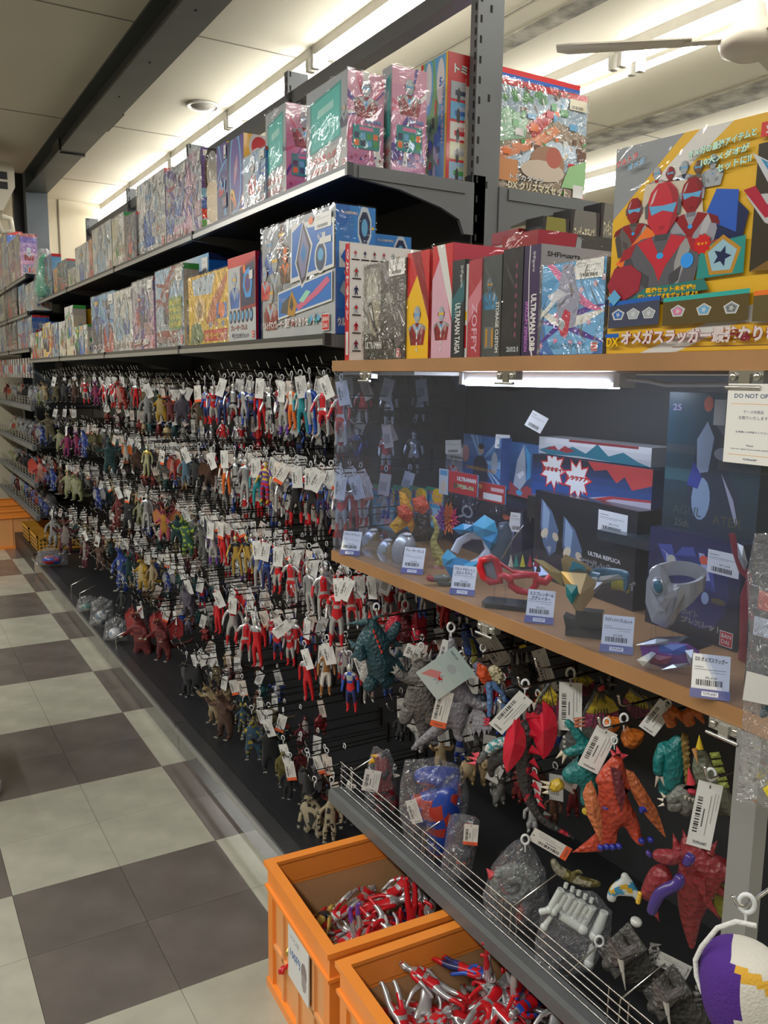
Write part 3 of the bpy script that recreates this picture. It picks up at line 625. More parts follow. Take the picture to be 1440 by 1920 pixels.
def town_side(P, r):
    P.rect(0, 0, 1, 1, RED); P.text('トミカ', .2, .85, .72, .07, WHITE, .05, BLACK)
    for i, c in enumerate((GREEN, SILV, RED, BLUE, NAVY)):
        v = .03+i*.155; P.rect(.1, v, .95, v+.135, (mixc(SKY, WHITE, .3), mixc(CREAM, GREEN, .2), WHITE, SKY, SILV)[i]); P.rect(.25, v+.03, .8, v+.07, c); P.rect(.36, v+.065, .68, v+.1, mixc(c, WHITE, .5)); P.ell(.36, v+.03, .06, .06, BLACK, 8); P.ell(.7, v+.03, .06, .06, BLACK, 8)
def town_front(P, r):
    P.rect(0, 0, 1, 1, (.16, .42, .14)); P.rect(0, 0, .1, 1, RED); P.clipped([(.6, 0), (.95, 0), (1, 1), (.5, 1), (.7, .6)], SKY); P.rect(.93, 0, 1, 1, YEL)
    P.ell(.3, .82, .18, .25, SKY); P.ell(.3, .82, .12, .17, WHITE); P.ell(.75, .8, .14, .18, WHITE); P.text('5', .7, .76, .1, .07, BLUE, .04)
    for i in range(22):
        u, v = r.uniform(.2, .75), r.uniform(.06, .62); P.ell(u, v, r.uniform(.03, .09), r.uniform(.03, .09), r.choice((WHITE, GREY, BLUE, YEL, RED, TEAL, BLACK)), r.choice((4, 5, 8)), r.random())
    P.text('いろいろおでかけ', .8, .3, .09, .5, WHITE, .04, BLUE, vert=True); P.text('トミカワールド', .0, .05, .09, .7, WHITE, .02, CRIM, vert=True)
boxN('toy_car_box', 'tall green-fronted toy town box with red side on the near top shelf', 841, 898, 96, 1.965, ZT, .13, (GREEN, RED), town_side, town_front, seed=32)
def crm(P, r):
    grad(P, CREAM, WHITE, 5); P.rect(0, .93, 1, 1, RED)
    for i in range(14): P.ell(r.uniform(.1, .9), r.uniform(.1, .8), .1, .09, r.choice((GREY, RED, WHITE, BROWN, SKY)), 6, r.random())
    P.rect(.1, .3, .9, .4, WHITE); P.text('トミカ', .2, .32, .5, .06, CRIM)
boxN('toy_car_box', 'narrow cream toy car box standing just left of the steel post', 874, 925, 148, 1.963, ZT, .11, (CREAM, CREAM), crm, seed=33, wrap='film')
def town_big(P, r):
    P.rect(0, 0, 1, 1, (.30, .22, .14)); P.clipped([(0, .55), (.5, .75), (1, .62), (1, .95), (0, .95)], (.30, .42, .52)); P.clipped([(0, .12), (.5, .3), (1, .2), (1, .44), (.5, .46), (0, .3)], (.30, .40, .50)); P.rect(0, .94, 1, 1, RED); P.rect(.96, 0, 1, .3, RED)
    for i in range(16): P.ell(.03+r.random()*.5, r.uniform(.82, .93), .035, .035, (.08, .3, .1), 7)
    P.clipped([(0, .42), (.3, .5), (.32, .68), (.1, .75), (0, .7)], (.25, .5, .3)); P.rect(.02, .5, .2, .6, (.1, .35, .16)); P.clipped([(.3, .6), (.55, .8), (.62, .74), (.4, .5)], RED)
    P.clipped([(.2, .3), (.6, .52), (.95, .5), (.95, .4), (.6, .36), (.3, .22)], (.55, .68, .8)); P.clipped([(0, .25), (.5, .46), (.7, .62), (.62, .66), (.4, .52), (0, .36)], (.75, .25, .1))
    shards(P, r, [WHITE, (.5, .12, .05), CREAM, GREEN, SKY, BROWN, GREY], 40, .02, .06)
    for i in range(34):
        u, v = r.uniform(.05, .95), r.uniform(.18, .8); P.rect(u, v, u+r.uniform(.03, .1), v+r.uniform(.03, .07), r.choice((WHITE, RED, ORNG, CREAM, SKY, GREEN, BROWN)))
    P.ell(.55, .3, .2, .16, (.35, .18, .1)); P.ell(.5, .22, .25, .1, (.6, .5, .4)); P.ell(.62, .36, .09, .1, (.45, .1, .06))
    P.clipped([(.72, .1), (1, .1), (1, .38), (.8, .3)], (.3, .55, .25)); P.rect(.02, .08, .22, .28, (.6, .25, .08)); P.rect(.86, .02, .98, .14, WHITE)
    P.text('トミカタウン', .14, .10, .38, .055, WHITE, .03, BLACK); P.text('DX クリスマスセット', .12, .01, .68, .08, CREAM, .05, BLACK); P.rect(.78, .84, .98, .94, CREAM); P.barcode(.8, .85, .14, .03)
boxN('toy_town_box', 'large cellophane-wrapped toy town box right of the steel post', 940, 1104, 143, 1.95, ZT, .10, (RED, RED), town_big, wrap='film2', seed=34, X0=1.50)
def bluestrip(P, r):
    P.rect(0, 0, 1, 1, BLUE); P.rect(0, .96, 1, 1, RED); P.text('かんたん登録!', .3, .885, .4, .045, WHITE, .04, NAVY); P.text('ボードにさして', .3, .835, .5, .04, CREAM, .04, NAVY); P.ell(.1, .9, .08, .05, YEL); P.rect(.72, .82, .95, .9, YEL); P.rect(.8, .82, .96, .88, CREAM)
boxN('toy_town_box', 'taller blue-topped toy box just behind the cellophane-wrapped town box', 930, 1090, 122, 2.07, ZT, .14, (RED, BLUE), bluestrip, seed=35, X0=1.50)

# ----- middle shelf
G = .998
def blue_set(P, r):
    grad(P, mixc(SILV, WHITE, .2), SILV, 4); P.clipped([(0, .1), (.4, .1), (.46, .6), (.42, 1), (0, 1)], mixc(SILV, GREY, .4))
    for q in ((.12, .74, .11, SILV, BLUE, SKY), (.3, .78, .13, BROWN, GREY, YEL), (.2, .55, .15, SILV, GREY, YEL), (.36, .62, .1, ORNG, BROWN, WHITE), (.14, .28, .14, SILV, CRIM, YEL), (.06, .5, .1, SILV, RED, SKY)): bust(P, *q)
    P.clipped([(.46, .95), (1, .9), (1, .52), (.44, .46)], WHITE); P.clipped([(.47, .88), (.6, .94), (.68, .88), (.98, .86), (.98, .545), (.46, .50)], (.02, .15, .52)); P.clipped([(.26, .16), (.26, .4), (.98, .50), (.98, .26)], WHITE); P.clipped([(.27, .18), (.27, .385), (.97, .485), (.97, .275)], (.02, .17, .56))
    P.clipped([(.62, .96), (.74, .74), (.66, .46), (.60, .40), (.51, .62)], WHITE); P.clipped([(.62, .94), (.72, .73), (.65, .47), (.60, .43), (.525, .62)], (.06, .05, .07)); P.clipped([(.62, .89), (.695, .72), (.64, .5), (.60, .48), (.55, .64)], mixc(PUR, SILV, .5)); P.clipped([(.62, .78), (.66, .70), (.625, .60), (.585, .68)], (.03, .2, .5))
    P.ell(.84, .62, .075, .13, WHITE); P.ell(.84, .62, .06, .11, (.05, .08, .14)); P.ell(.84, .64, .035, .05, SKY); P.text('付属', .8, .76, .1, .05, WHITE, .04)
    P.clipped([(.3, .22), (.4, .2), (.44, .36), (.33, .30)], (.08, .08, .08)); P.clipped([(.40, .19), (.5, .18), (.54, .28), (.46, .40), (.42, .3)], GOLD); P.clipped([(.43, .26), (.46, .36), (.49, .27), (.46, .22)], (.05, .05, .05)); P.clipped([(.52, .26), (.74, .35), (.92, .46), (.96, .42), (.82, .33), (.56, .22)], mixc(PINK, RED, .3)); P.clipped([(.56, .3), (.66, .38), (.72, .36), (.62, .28)], (.3, .65, .5))
    P.text('ウルトラマンブレーザー', .03, .085, .32, .075, WHITE, .05, CRIM); P.text('最強なりきりセット', .36, .085, .42, .08, WHITE, .05, CRIM); logo(P, .86, .03, .09); P.ell(.72, .93, .03, .03, ORNG); sticker(P, .77, .84, .2, .12); P.rect(.83, .72, .97, .77, WHITE)
    for i in range(6): P.ell(.7+.03*i, .12+.02*(i % 3), .02, .03, (TEAL, SKY, SILV)[i % 3], 6)
def blue_side(P, r):
    grad(P, (.01, .10, .42), (.02, .22, .62), 5)
    for i in range(7): P.ell(r.random(), r.random(), .2, .15, mixc((.01, .12, .46), SKY, r.random()*.2), 8)
    P.ell(.72, .84, .19, .17, mixc(WHITE, SKY, .3), 8, .39); P.ell(.72, .84, .15, .13, NAVY, 8, .39); P.ell(.72, .84, .08, .07, SKY); P.star(.93, .84, .05, YEL, 4)
    P.text('ブレスの音声が鳴る!', .12, .93, .42, .025, WHITE, .03, CRIM); P.rect(.08, .52, .62, .72, WHITE); P.clipped([(.12, .6), (.26, .68), (.36, .6), (.26, .54)], BLUE); P.clipped([(.34, .6), (.46, .71), (.58, .62), (.48, .54)], BLACK); P.ell(.46, .62, .03, .03, YEL); P.ell(.5, .55, .06, .04, GOLD); P.text('連動で発光!', .2, .47, .4, .025, WHITE, .03, CRIM)
    P.clipped([(.1, .34), (.5, .2), (.56, .26), (.2, .42)], SILV); P.text('ウルトラ', .05, .06, .4, .07, WHITE, .05, CRIM)
carton('hero_set_box', 'big blue and silver hero play set box at the near end of the middle shelf', 493, 629, 432, G, ZM, .112, (SILV, BLUE), blue_set, blue_side, seed=40, wrap='film')
t = carton('hero_set_box', 'second blue play set box standing behind the big one', 493, 629, 440, G+.135, ZM, .118, (SILV, BLUE), blue_set, blue_side, seed=41, h=.262); t.location.y = 1.985
def brace(P, r):
    P.rect(0, 0, 1, 1, mixc(SILV, WHITE, .3)); P.rect(0, .88, 1, 1, RED); P.clipped([(.45, .36), (1, .38), (1, .95), (.45, .86)], CRIM); P.clipped([(.48, .4), (.97, .42), (.97, .9), (.48, .84)], NAVY); bust(P, .25, .6, .24, SILV, BLUE, YEL)
    P.clipped([(.62, .8), (.8, .84), (.9, .66), (.84, .5), (.66, .5), (.56, .64)], (.03, .3, .75)); P.ell(.73, .66, .1, .11, (.12, .06, .1)); P.ell(.73, .66, .06, .06, PUR); P.ell(.62, .83, .05, .05, ORNG)
    for i in range(6): P.ell(.1+i*.15, .3, .055, .08, NAVY); P.ell(.1+i*.15, .3, .035, .05, SKY)
    P.text('ブレーザーブレス', .1, .13, .6, .07, CRIM, .04, WHITE); P.text('最強なりきりセット', .14, .04, .62, .06, NAVY, .03, WHITE); logo(P, .87, .03, .1); P.rect(.8, .7, .92, .8, WHITE)
def pan_side(P, r):
    P.rect(0, 0, 1, 1, CRIM); P.text('10', .2, .88, .5, .06, WHITE, .03)
    for i in range(7): P.ell(.5, .08+i*.115, .36, .3, NAVY); P.ell(.5, .08+i*.115, .26, .2, PUR)
carton('hero_set_box', 'red-edged white and navy brace set box left of the big blue box', 429, 480, 486, G, ZM, .052, (WHITE, CRIM), brace, pan_side, seed=42)
def yellow_beast(P, r):
    grad(P, mixc(YEL, GREEN, .2), YEL, 4); P.clipped([(.1, .95), (.7, .98), (.6, .7), (.15, .72)], mixc(SKY, WHITE, .6)); P.clipped([(.45, .3), (.62, .62), (.98, .95), (.98, .85), (.78, .5), (.66, .26)], mixc(ORNG, BROWN, .4)); P.clipped([(.03, .02), (.08, .3), (.3, .35), (.42, .08), (.3, .02)], (.12, .2, .08)); P.ell(.3, .5, .14, .2, mixc(YEL, WHITE, .3)); P.ell(.3, .5, .08, .12, mixc(GREY, GOLD, .5))
    P.rect(.72, .34, .97, .55, BLUE); P.ell(.84, .45, .08, .11, ORNG); P.rect(.4, .04, .98, .2, RED); P.text('テクターセット', .42, .06, .5, .11, YEL, .04, BLACK); logo(P, .9, .04, .08); medals(P, .5, .95, .27, .05, [BLUE, RED])
carton('hero_set_box', 'yellow monster play set box in loose wrap on the middle shelf', 355, 429, 522, G, ZM, .05, (YEL, YEL), yellow_beast, gs(P3), wrap='film2', seed=43)
carton('toy_box', 'dark blue box set back behind the yellow wrapped one', 340, 394, 492, G+.09, ZM, .1, (NAVY, BLUE), gf(P6, 'DX', nf=1), gs(P6), seed=44)
def goldfront(P, r):
    generic_front(P, r, (SILV, mixc(SKY, WHITE, .2), mixc(BROWN, WHITE, .4), CRIM), None, nf=1, gad=False); P.rect(.5, .22, .95, .62, (.2, .32, .1))
    for i in range(3):
        for j in range(4): P.rect(.53+i*.14, .25+j*.09, .64+i*.14, .31+j*.09, mixc(GREEN, YEL, .5))
    P.text('トライガーショット', .1, .05, .7, .1, CRIM, .04, WHITE)
for i, (a, b_, yt, pal, s, w, lab, fr) in enumerate([
    (294, 346, 510, P5, .06, 'film2', 'wrapped gun set box with small green card grid', goldfront), (251, 290, 530, P2, .05, 'film2', 'pale pink box in crinkled wrap with purple side', gf(P2, '変身')),
    (216, 250, 548, P6, .04, 'film2', 'cloudy wrapped box with dark blue weapon outline', gf(PW, 'セブンブレード')), (174, 216, 558, PW, .04, 'film2', 'larger cloudy wrapped box with blue handle shape', gf(P6, 'ウルトラ')),
    (139, 165, 614, P5, .05, None, 'short tan box with yellow side in front of red boxes', gf(P5)), (124, 140, 576, P5, .07, None, 'tall tan box with red hero side', gf(P5)),
    (112, 125, 604, P5, .04, None, 'plain brownish slim box next to the tall tan box', gf(P5)), (98, 111, 607, PW, .05, 'film', 'white boxed figure with teal leaf mark', gf(P6)),
    (82, 97, 607, P3, .05, None, 'pale yellow boxed figure near the far end', gf(P3)), (58, 81, 626, P5, .05, None, 'low tan box at the far end of the middle shelf', gf(P5))]):
    carton('toy_box', lab, a, b_, yt, G-.006, ZM, s, (pal[0], (PUR, PUR, SKY, BLUE, YEL, CRIM, BROWN, TEAL, SKY, BROWN)[i]), fr, gs(pal), wrap=w, seed=60+i)
for i, (a, b_) in enumerate(((139, 160), (163, 173))):
    carton('toy_box', 'crimson hero box stacked %s the short tan box' % ('just behind', 'right behind')[i], a, b_, 578, G+.06+.04*i, ZM, .05, (CRIM, CRIM), gf((CRIM, RED, SILV, BLUE), nf=1), gs(P8), seed=72+i)
# far bay boxes
for z, row in ((2.195, [(-6, 17, 452, P1), (18, 40, 455, P2)]), (1.93, [(0, 8, 522, P5), (10, 33, 520, P7), (36, 48, 538, P6), (49, 64, 535, PW)]), (1.67, [(0, 12, 604, PW), (12, 33, 604, P7), (34, 62, 600, P1)])):
    for k, (a, b_, yt, pal) in enumerate(row):
        carton('toy_box', '%s box on the %s shelf of the far bay' % (('leftmost', 'second', 'third', 'fourth')[k]+(' pale', ' dark', ' blue', ' white')[k], {2.195: 'top', 1.93: 'second', 1.67: 'third'}[z]), a, b_, yt, 1.0, z, .12, (pal[0], pal[3]), gf(pal, 'DX' if z == 1.67 and k == 1 else None, nf=1), gs(pal), wrap='film2', seed=80+k, group='boxed toys in the far bay')
# green bagged cone toy on the far bay's top shelf
p = onX(82, 470, 1.05)
t = thing('bagged_toy', 'green toy in a peaked clear bag at the far top shelf', 'toy', (1.05, p.y, 2.0), group='bagged toys')
MB().lathe([(0, .0), (.06, .01), (.07, .06), (.05, .16), (.035, .27), (.0, .3)], 12, (.02, .36, .2)).build('figure', M['vinyl'], t)
MB().lathe([(0, .0), (.085, .01), (.09, .07), (.06, .18), (.05, .31), (.03, .33)], 9, (.02, .36, .2)).build('bag', M['bag'], t)
# ------------------------------------------------------------------ vinyl figures: one skinned surface each
_geo = {}
def skin_geo(key, joints, edges, sub=1, roots=(0,)):
    """joints: (x, y, z, r) or (x, y, z, rx, ry); returns vertices and faces of the smooth skinned surface"""
    if key in _geo: return _geo[key]
    me = bpy.data.meshes.new('s'); me.from_pydata([j[:3] for j in joints], edges, []); o = bpy.data.objects.new('s', me); COL.objects.link(o)
    o.modifiers.new('skin', 'SKIN'); sv = me.skin_vertices[0].data
    for i, j in enumerate(joints): sv[i].radius = (j[3], j[4] if len(j) > 4 else j[3]); sv[i].use_root = (i in roots)
    if sub: m = o.modifiers.new('sub', 'SUBSURF'); m.levels = sub; m.render_levels = sub
    dg = bpy.context.evaluated_depsgraph_get(); dg.update(); e = o.evaluated_get(dg).to_mesh()
    v = [p.co.copy() for p in e.vertices]; f = [tuple(p.vertices) for p in e.polygons]
    bpy.data.objects.remove(o); bpy.data.meshes.remove(me); _geo[key] = (v, f); return v, f
def from_geo(geo, color):
    b = MB(); v, f = geo; b.v = [tuple(p) for p in v]
    for q in f:
        c = Vector((0, 0, 0))
        for i in q: c += v[i]
        c /= len(q); k = color(c); b.f.append(list(q)); b.c.append(k if len(k) == 4 else (*k, 1)); b.m.append(0); b.smooth.append(True)
    return b
def hero_geo(pose=0, sub=1):
    P = {0: dict(a=.15, e=(.155, .02, .63), w=(.165, -.03, .50), s=.055), 1: dict(a=.13, e=(.185, -.01, .65), w=(.215, -.06, .53), s=.07), 2: dict(a=.12, e=(.14, -.06, .64), w=(.10, -.15, .70), s=.06), 3: dict(a=.14, e=(.165, .03, .63), w=(.17, .03, .49), s=.045)}[pose]
    J = [(0, 0, .50, .082, .06), (0, 0, .60, .072, .052), (0, 0, .71, .105, .066), (0, .004, .79, .058, .045), (0, 0, .835, .032, .032), (0, -.012, .885, .052, .056), (0, -.006, .94, .054, .062), (0, 0, .985, .028, .034)]
    E = [(i, i+1) for i in range(7)]
    for s in (-1, 1):
        n = len(J); e, w = P['e'], P['w']
        if pose == 2 and s == 1: e, w = (.15, .02, .63), (.155, -.05, .50)
        J += [(s*.10, 0, .765, .042), (s*e[0], e[1], e[2], .032), (s*w[0], w[1], w[2], .027), (s*(w[0]+.004), w[1]-.02, w[2]-.05, .031, .022), (s*(w[0]+.004), w[1]-.03, w[2]-.085, .016, .014)]
        E += [(3, n), (n, n+1), (n+1, n+2), (n+2, n+3), (n+3, n+4)]
        n = len(J); q = P['s']
        J += [(s*q, 0, .455, .057), (s*(q+.012), -.008, .36, .050), (s*(q+.02), -.006, .26, .040), (s*(q+.024), .012, .16, .041), (s*(q+.026), .012, .07, .030), (s*(q+.028), .006, .03, .032, .026), (s*(q+.032), -.055, .022, .028, .02)]
        E += [(0, n)]+[(n+i, n+i+1) for i in range(6)]
    return skin_geo(('hero', pose, sub), J, E, sub)
SIL = (.60, .62, .64, .35); SILD = (.38, .39, .41, .4); GLD = (.62, .42, .10, .3)
VR, VB, VN, VK, VP, VO, VT, VW, VG = (.55, .012, .02), (.02, .08, .42), (.02, .03, .12), (.015, .015, .02), (.16, .06, .36), (.75, .16, .03), (.02, .28, .33), (.68, .66, .60), (.1, .4, .12)
def hero_col(a, b, c=None, head=SIL, boots=None, gloves=None, face=None, pat=0, legs=None):
    """a main colour, b second colour, c chest accent"""
    c = c or a; boots = boots or a; gloves = gloves or b; face = face or (.62, .6, .5)
    def f(p):
        x, y, z = abs(p.x), p.y, p.z
        if z > .83:
            if y < -.035 and .875 < z < .935 and .012 < x < .046: return face
            if z > .955 and x < .016: return c
            return head
        if z < .10 or (z < .20+(.03*math.cos(x*60)) and pat != 3): return boots
        if x > .125 and z < .57: return gloves
        if z > .50:
            if x > .118: return a if z > .66 else b
            if pat == 0: return b if abs(z-(.62+1.0*x)) < .03 or (z > .74 and x < .05) else (c if z > .68 and y < 0 else a)
            if pat == 1: return b if x < .032+.06*max(0, z-.6) else a
            if pat == 2: return c if z > .69 else (b if x < .05 else a)
            return a if math.sin(z*60+x*30) > -.2 else b
        L_ = legs or b
        if pat == 0: return a if z > .42 and x < .11-(.5-z) else (L_ if x > .03 else b)
        if pat == 1: return a if x > .075 else L_
        if pat == 2: return L_
        return a if math.sin(z*50) > .2 else L_
    return f
HERO = {   # key: (words, colour function, pose)
 'rs': ('red and silver', hero_col(VR, SIL, pat=0), 0), 'rs2': ('silver hero with red boots', hero_col(SIL, SIL, VR, boots=VR, pat=0, legs=SIL), 1), 'sr': ('silver with red flashes', hero_col(SIL, VR, VR, boots=SIL, pat=1), 1),
 'rr': ('mostly red', hero_col(VR, VR, SIL, boots=VR, gloves=VR, pat=2, legs=VR), 3), 'rb': ('red, blue and silver', hero_col(VR, VB, SIL, boots=VR, pat=0, legs=VN), 0), 'bk': ('black and silver', hero_col(VK, SIL, SIL, boots=SIL, pat=1), 1),
 'bkr': ('black with red boots', hero_col(VK, VK, VB, boots=VR, gloves=VB, pat=2, legs=VK), 1), 'bl': ('blue and silver', hero_col(VB, SIL, SIL, boots=VB, pat=1), 3), 'nv': ('navy with bright flashes', hero_col(VN, VB, VR, boots=VN, pat=3, legs=VN), 0),
 'ps': ('purple and silver', hero_col(VP, SIL, SIL, boots=VP, pat=2), 0), 'gd': ('gold', hero_col(GLD, GLD, VK, head=GLD, boots=GLD, gloves=GLD, pat=2, legs=GLD), 1), 'or': ('orange and white', hero_col(VO, VW, VO, head=(.6, .55, .5), boots=VO, pat=1, legs=VO), 0),
 'tl': ('silver and teal', hero_col(SIL, VT, VT, boots=VT, pat=2, legs=VT), 0), 'sv': ('plain silver', hero_col(SIL, SILD, SILD, boots=SIL, pat=1, legs=SIL), 3), 'pk': ('purple, yellow and red', hero_col(VP, (.6, .42, .04), VR, head=(.6, .42, .04), boots=(.6, .42, .04), pat=3, legs=VR), 1),
 'br': ('silver and brown', hero_col(SIL, (.30, .13, .04), (.30, .13, .04), boots=(.30, .13, .04), pat=2, legs=VW), 0), 'bb': ('blue-black', hero_col(VK, VB, SIL, boots=VK, pat=0, legs=VN), 2), 'gr': ('pale gold', hero_col((.5, .52, .25, .5), (.5, .52, .3, .5), GLD, head=(.5, .52, .3, .5), boots=(.5, .52, .25, .5), pat=2, legs=(.5, .52, .3, .5)), 3)}
_hm = {}
def hero_mesh(key, sub=1):
    if (key, sub) not in _hm:
        w, fn, pose = HERO[key]; b = from_geo(hero_geo(pose, sub), fn)
        if sub:
            for s in (-1, 1): b.ball((s*.054, -.003, .915), (.012, .02, .024), 8, 5, SIL)          # ear discs
            b.ball((0, -.066, .735), (.013, .008, .013), 8, 5, (.05, .4, .7))                       # chest lamp
            b.tube([(0, -.05, .955), (0, -.03, .985), (0, .0, 1.0), (0, .04, .985)], [.004, .010, .012, .004], 6, SIL if key != 'gd' else GLD)
        _hm[key, sub] = b.mesh('body_'+key, M['vinyl'])
    return _hm[key, sub]
# ---- monsters: parametric kaiju-like toys, generic
def chain(J, E, root, pts):
    k = root
    for p in pts: J.append(p); E.append((k, len(J)-1)); k = len(J)-1
    return k
def beast_geo(key, build='upright', arms='fwd', tail=.5, neck=.0, bulk=1., head=1., legs=1., snout=.09, sub=1):
    J = [(0, .02, .36, .13*bulk, .12*bulk)]; E = []
    lean = {'upright': .0, 'hunch': -.10, 'quad': -.25}[build]
    t = chain(J, E, 0, [(0, .01+lean*.3, .50, .135*bulk, .12*bulk), (0, lean*.7, .64, .115*bulk, .10*bulk), (0, lean, .74+neck*.3, .07*bulk, .07*bulk), (0, lean-.03, .82+neck, .065*head, .075*head), (0, lean-.07-snout*.4, .85+neck, .058*head, .05*head), (0, lean-.10-snout, .835+neck, .035*head, .03*head)])
    for s in (-1, 1):
        if arms == 'fwd': A = [(s*.13*bulk, lean-.02, .63, .05*bulk), (s*.2, lean-.08, .54, .042), (s*.19, lean-.17, .55, .035), (s*.19, lean-.21, .545, .04, .025)]
        elif arms == 'wide': A = [(s*.14*bulk, lean, .64, .052*bulk), (s*.24, lean-.01, .60, .045), (s*.31, lean-.04, .68, .04), (s*.34, lean-.06, .74, .045, .03)]
        elif arms == 'down': A = [(s*.14*bulk, lean, .63, .05*bulk), (s*.2, lean, .50, .042), (s*.2, lean-.04, .38, .036), (s*.2, lean-.06, .33, .04, .028)]
        else: A = []
        if A: chain(J, E, 2, A)
        q = s*.10*bulk
        chain(J, E, 0, [(q, 0, .29, .085*bulk*legs), (q*1.25, -.035, .18, .07*legs), (q*1.25, .0, .07, .052*legs), (q*1.25, -.0, .035, .055, .035), (q*1.3, -.10, .025, .045, .024)])
    if tail:
        chain(J, E, 0, [(0, .13*bulk, .28, .09*bulk), (.02, .22+.1*tail, .18, .07*bulk), (.06, .32+.3*tail, .13, .045), (.11, .36+.5*tail, .14, .028), (.13, .38+.62*tail, .19, .010)])
    return skin_geo(('beast', key, sub), J, E, sub)
BEAST = {
 'dino':  (dict(build='upright', arms='fwd', tail=.6), dict(spikes=6, horn='none')),
 'horned': (dict(build='upright', arms='wide', tail=.35, bulk=.95, head=.9), dict(spikes=4, horn='crescent')),
 'stout': (dict(build='hunch', arms='down', tail=.25, bulk=1.15, head=1.1), dict(spikes=5, horn='brow')),
 'slim':  (dict(build='upright', arms='down', tail=0., bulk=.62, head=.85, legs=.85, snout=.02), dict(spikes=0, horn='fins')),
 'dragon': (dict(build='hunch', arms='fwd', tail=.75, bulk=.9, neck=.05), dict(spikes=9, horn='brow', wings=1)),
 'bird':  (dict(build='upright', arms='none', tail=.1, bulk=.9, legs=.8, head=.85, snout=.14), dict(spikes=0, horn='crest', wings=2)),
 'tailed': (dict(build='hunch', arms='wide', tail=1.0, bulk=.85), dict(spikes=7, horn='single')),
}
def deco(b, P, opt, col, acc, key):
    lean = {'upright': .0, 'hunch': -.10, 'quad': -.25}[P['build']]; bk = P.get('bulk', 1.); nk = P.get('neck', 0.); hz = .86+nk; hy = lean-.04
    n = opt.get('spikes', 0)
    for i in range(n):
        t = i/(n-1); z = .84-.56*t; y = lean*(1-t)*1.0+.06+.085*math.sin(math.pi*min(1, t*1.1))*bk+.04*t
        b.cone((0, y, z), (0, y+.085, z+.03), .022, 5, acc, seg=2)
    h = opt['horn']
    if h == 'crescent':
        for s in (-1, 1): b.cone((s*.03, hy, hz+.03), (s*.17, hy-.01, hz+.13), .036, 7, acc, (s*.055, 0, -.02), seg=5)
        b.cone((0, hy-.08, hz+.0), (0, hy-.12, hz+.07), .018, 6, acc)
    if h == 'brow':
        for s in (-1, 1): b.cone((s*.045, hy, hz+.02), (s*.10, hy+.05, hz+.14), .02, 6, acc, (s*.02, 0, 0), seg=4)
        for s in (-1, 1): b.cone((s*.04, hy-.08, hz-.03), (s*.06, hy-.12, hz-.07), .008, 5, (.7, .68, .6), seg=2)
    if h == 'fins':
        for s in (-1, 1): b.prism([(s*.04, hy, hz-.06), (s*.11, hy+.02, hz+.02), (s*.07, hy+.03, hz+.10), (s*.03, hy, hz+.05)], (0, .012, 0), acc)
    if h == 'crest':
        for i in range(3): b.cone((0, hy+.02*i, hz+.03), (0, hy+.07+.03*i, hz+.14-.03*i), .018, 6, acc, seg=3)
    if h == 'single': b.cone((0, hy-.05, hz+.03), (0, hy-.10, hz+.17), .026, 7, acc, (0, -.015, 0), seg=4)
    for s in (-1, 1): b.ball((s*.045, hy-.055, hz+.012), (.012, .012, .012), 7, 5, (.75, .6, .1))
    if P['arms'] != 'none':
        hp = {'fwd': (.19, lean-.24, .535), 'wide': (.35, lean-.09, .78), 'down': (.2, lean-.09, .29)}[P['arms']]
        for s in (-1, 1):
            for j in (-1, 0, 1):
                o = Vector((s*hp[0]+.022*j, hp[1]+.02, hp[2])); d = {'fwd': Vector((0, -.05, -.02)), 'wide': Vector((s*.02, -.03, .05)), 'down': Vector((0, -.02, -.055))}[P['arms']]
                b.cone(o, o+d, .011, 5, (.6, .57, .48), seg=2)
    for s in (-1, 1):
        for j in (-1, 0, 1): b.cone((s*.13*bk+.026*j, -.13, .022), (s*.13*bk+.03*j, -.175, .012), .012, 5, (.6, .57, .48), seg=2)
    w = opt.get('wings', 0)
    for s in ((-1, 1) if w else ()):
        R_ = [(s*.10, .05, .70), (s*.30, .10, .92), (s*.42, .12, .80), (s*.40, .13, .55), (s*.30, .12, .42), (s*.22, .1, .48), (s*.12, .08, .40)] if w == 1 else [(s*.08, .03, .72), (s*.26, .05, .80), (s*.36, .05, .62), (s*.34, .05, .40), (s*.27, .05, .34), (s*.22, .05, .40), (s*.16, .05, .36), (s*.09, .04, .45)]
        b.prism(R_ if s > 0 else R_[::-1], (0, .016, 0), acc); b.tube([R_[0], R_[1], R_[2]], [.02, .016, .008], 6, col)
def beast_col(base, belly, acc, patt='plain'):
    def f(p):
        if patt == 'belly' and p.y < -.055+abs(p.x)*.5 and abs(p.x) < .075 and .2 < p.z < .78: return belly
        if patt == 'spot' and noise.noise(p*16) > .18: return acc
        if patt == 'stripe' and math.sin(p.z*75+abs(p.x)*20) > .55: return belly
        if patt == 'limbs' and (abs(p.x) > .17 or p.z < .13): return belly
        return base
    return f
_bmsh = {}
def beast_mesh(shape, cols, patt, sub=1):
    k = (shape, cols, patt, sub)
    if k not in _bmsh:
        P, opt = BEAST[shape]; b = from_geo(beast_geo(shape, sub=sub, **P), beast_col(*cols, patt)); deco(b, P, opt, cols[0], cols[2], shape); _bmsh[k] = b.mesh('body_'+shape, M['hide'])
    return _bmsh[k]
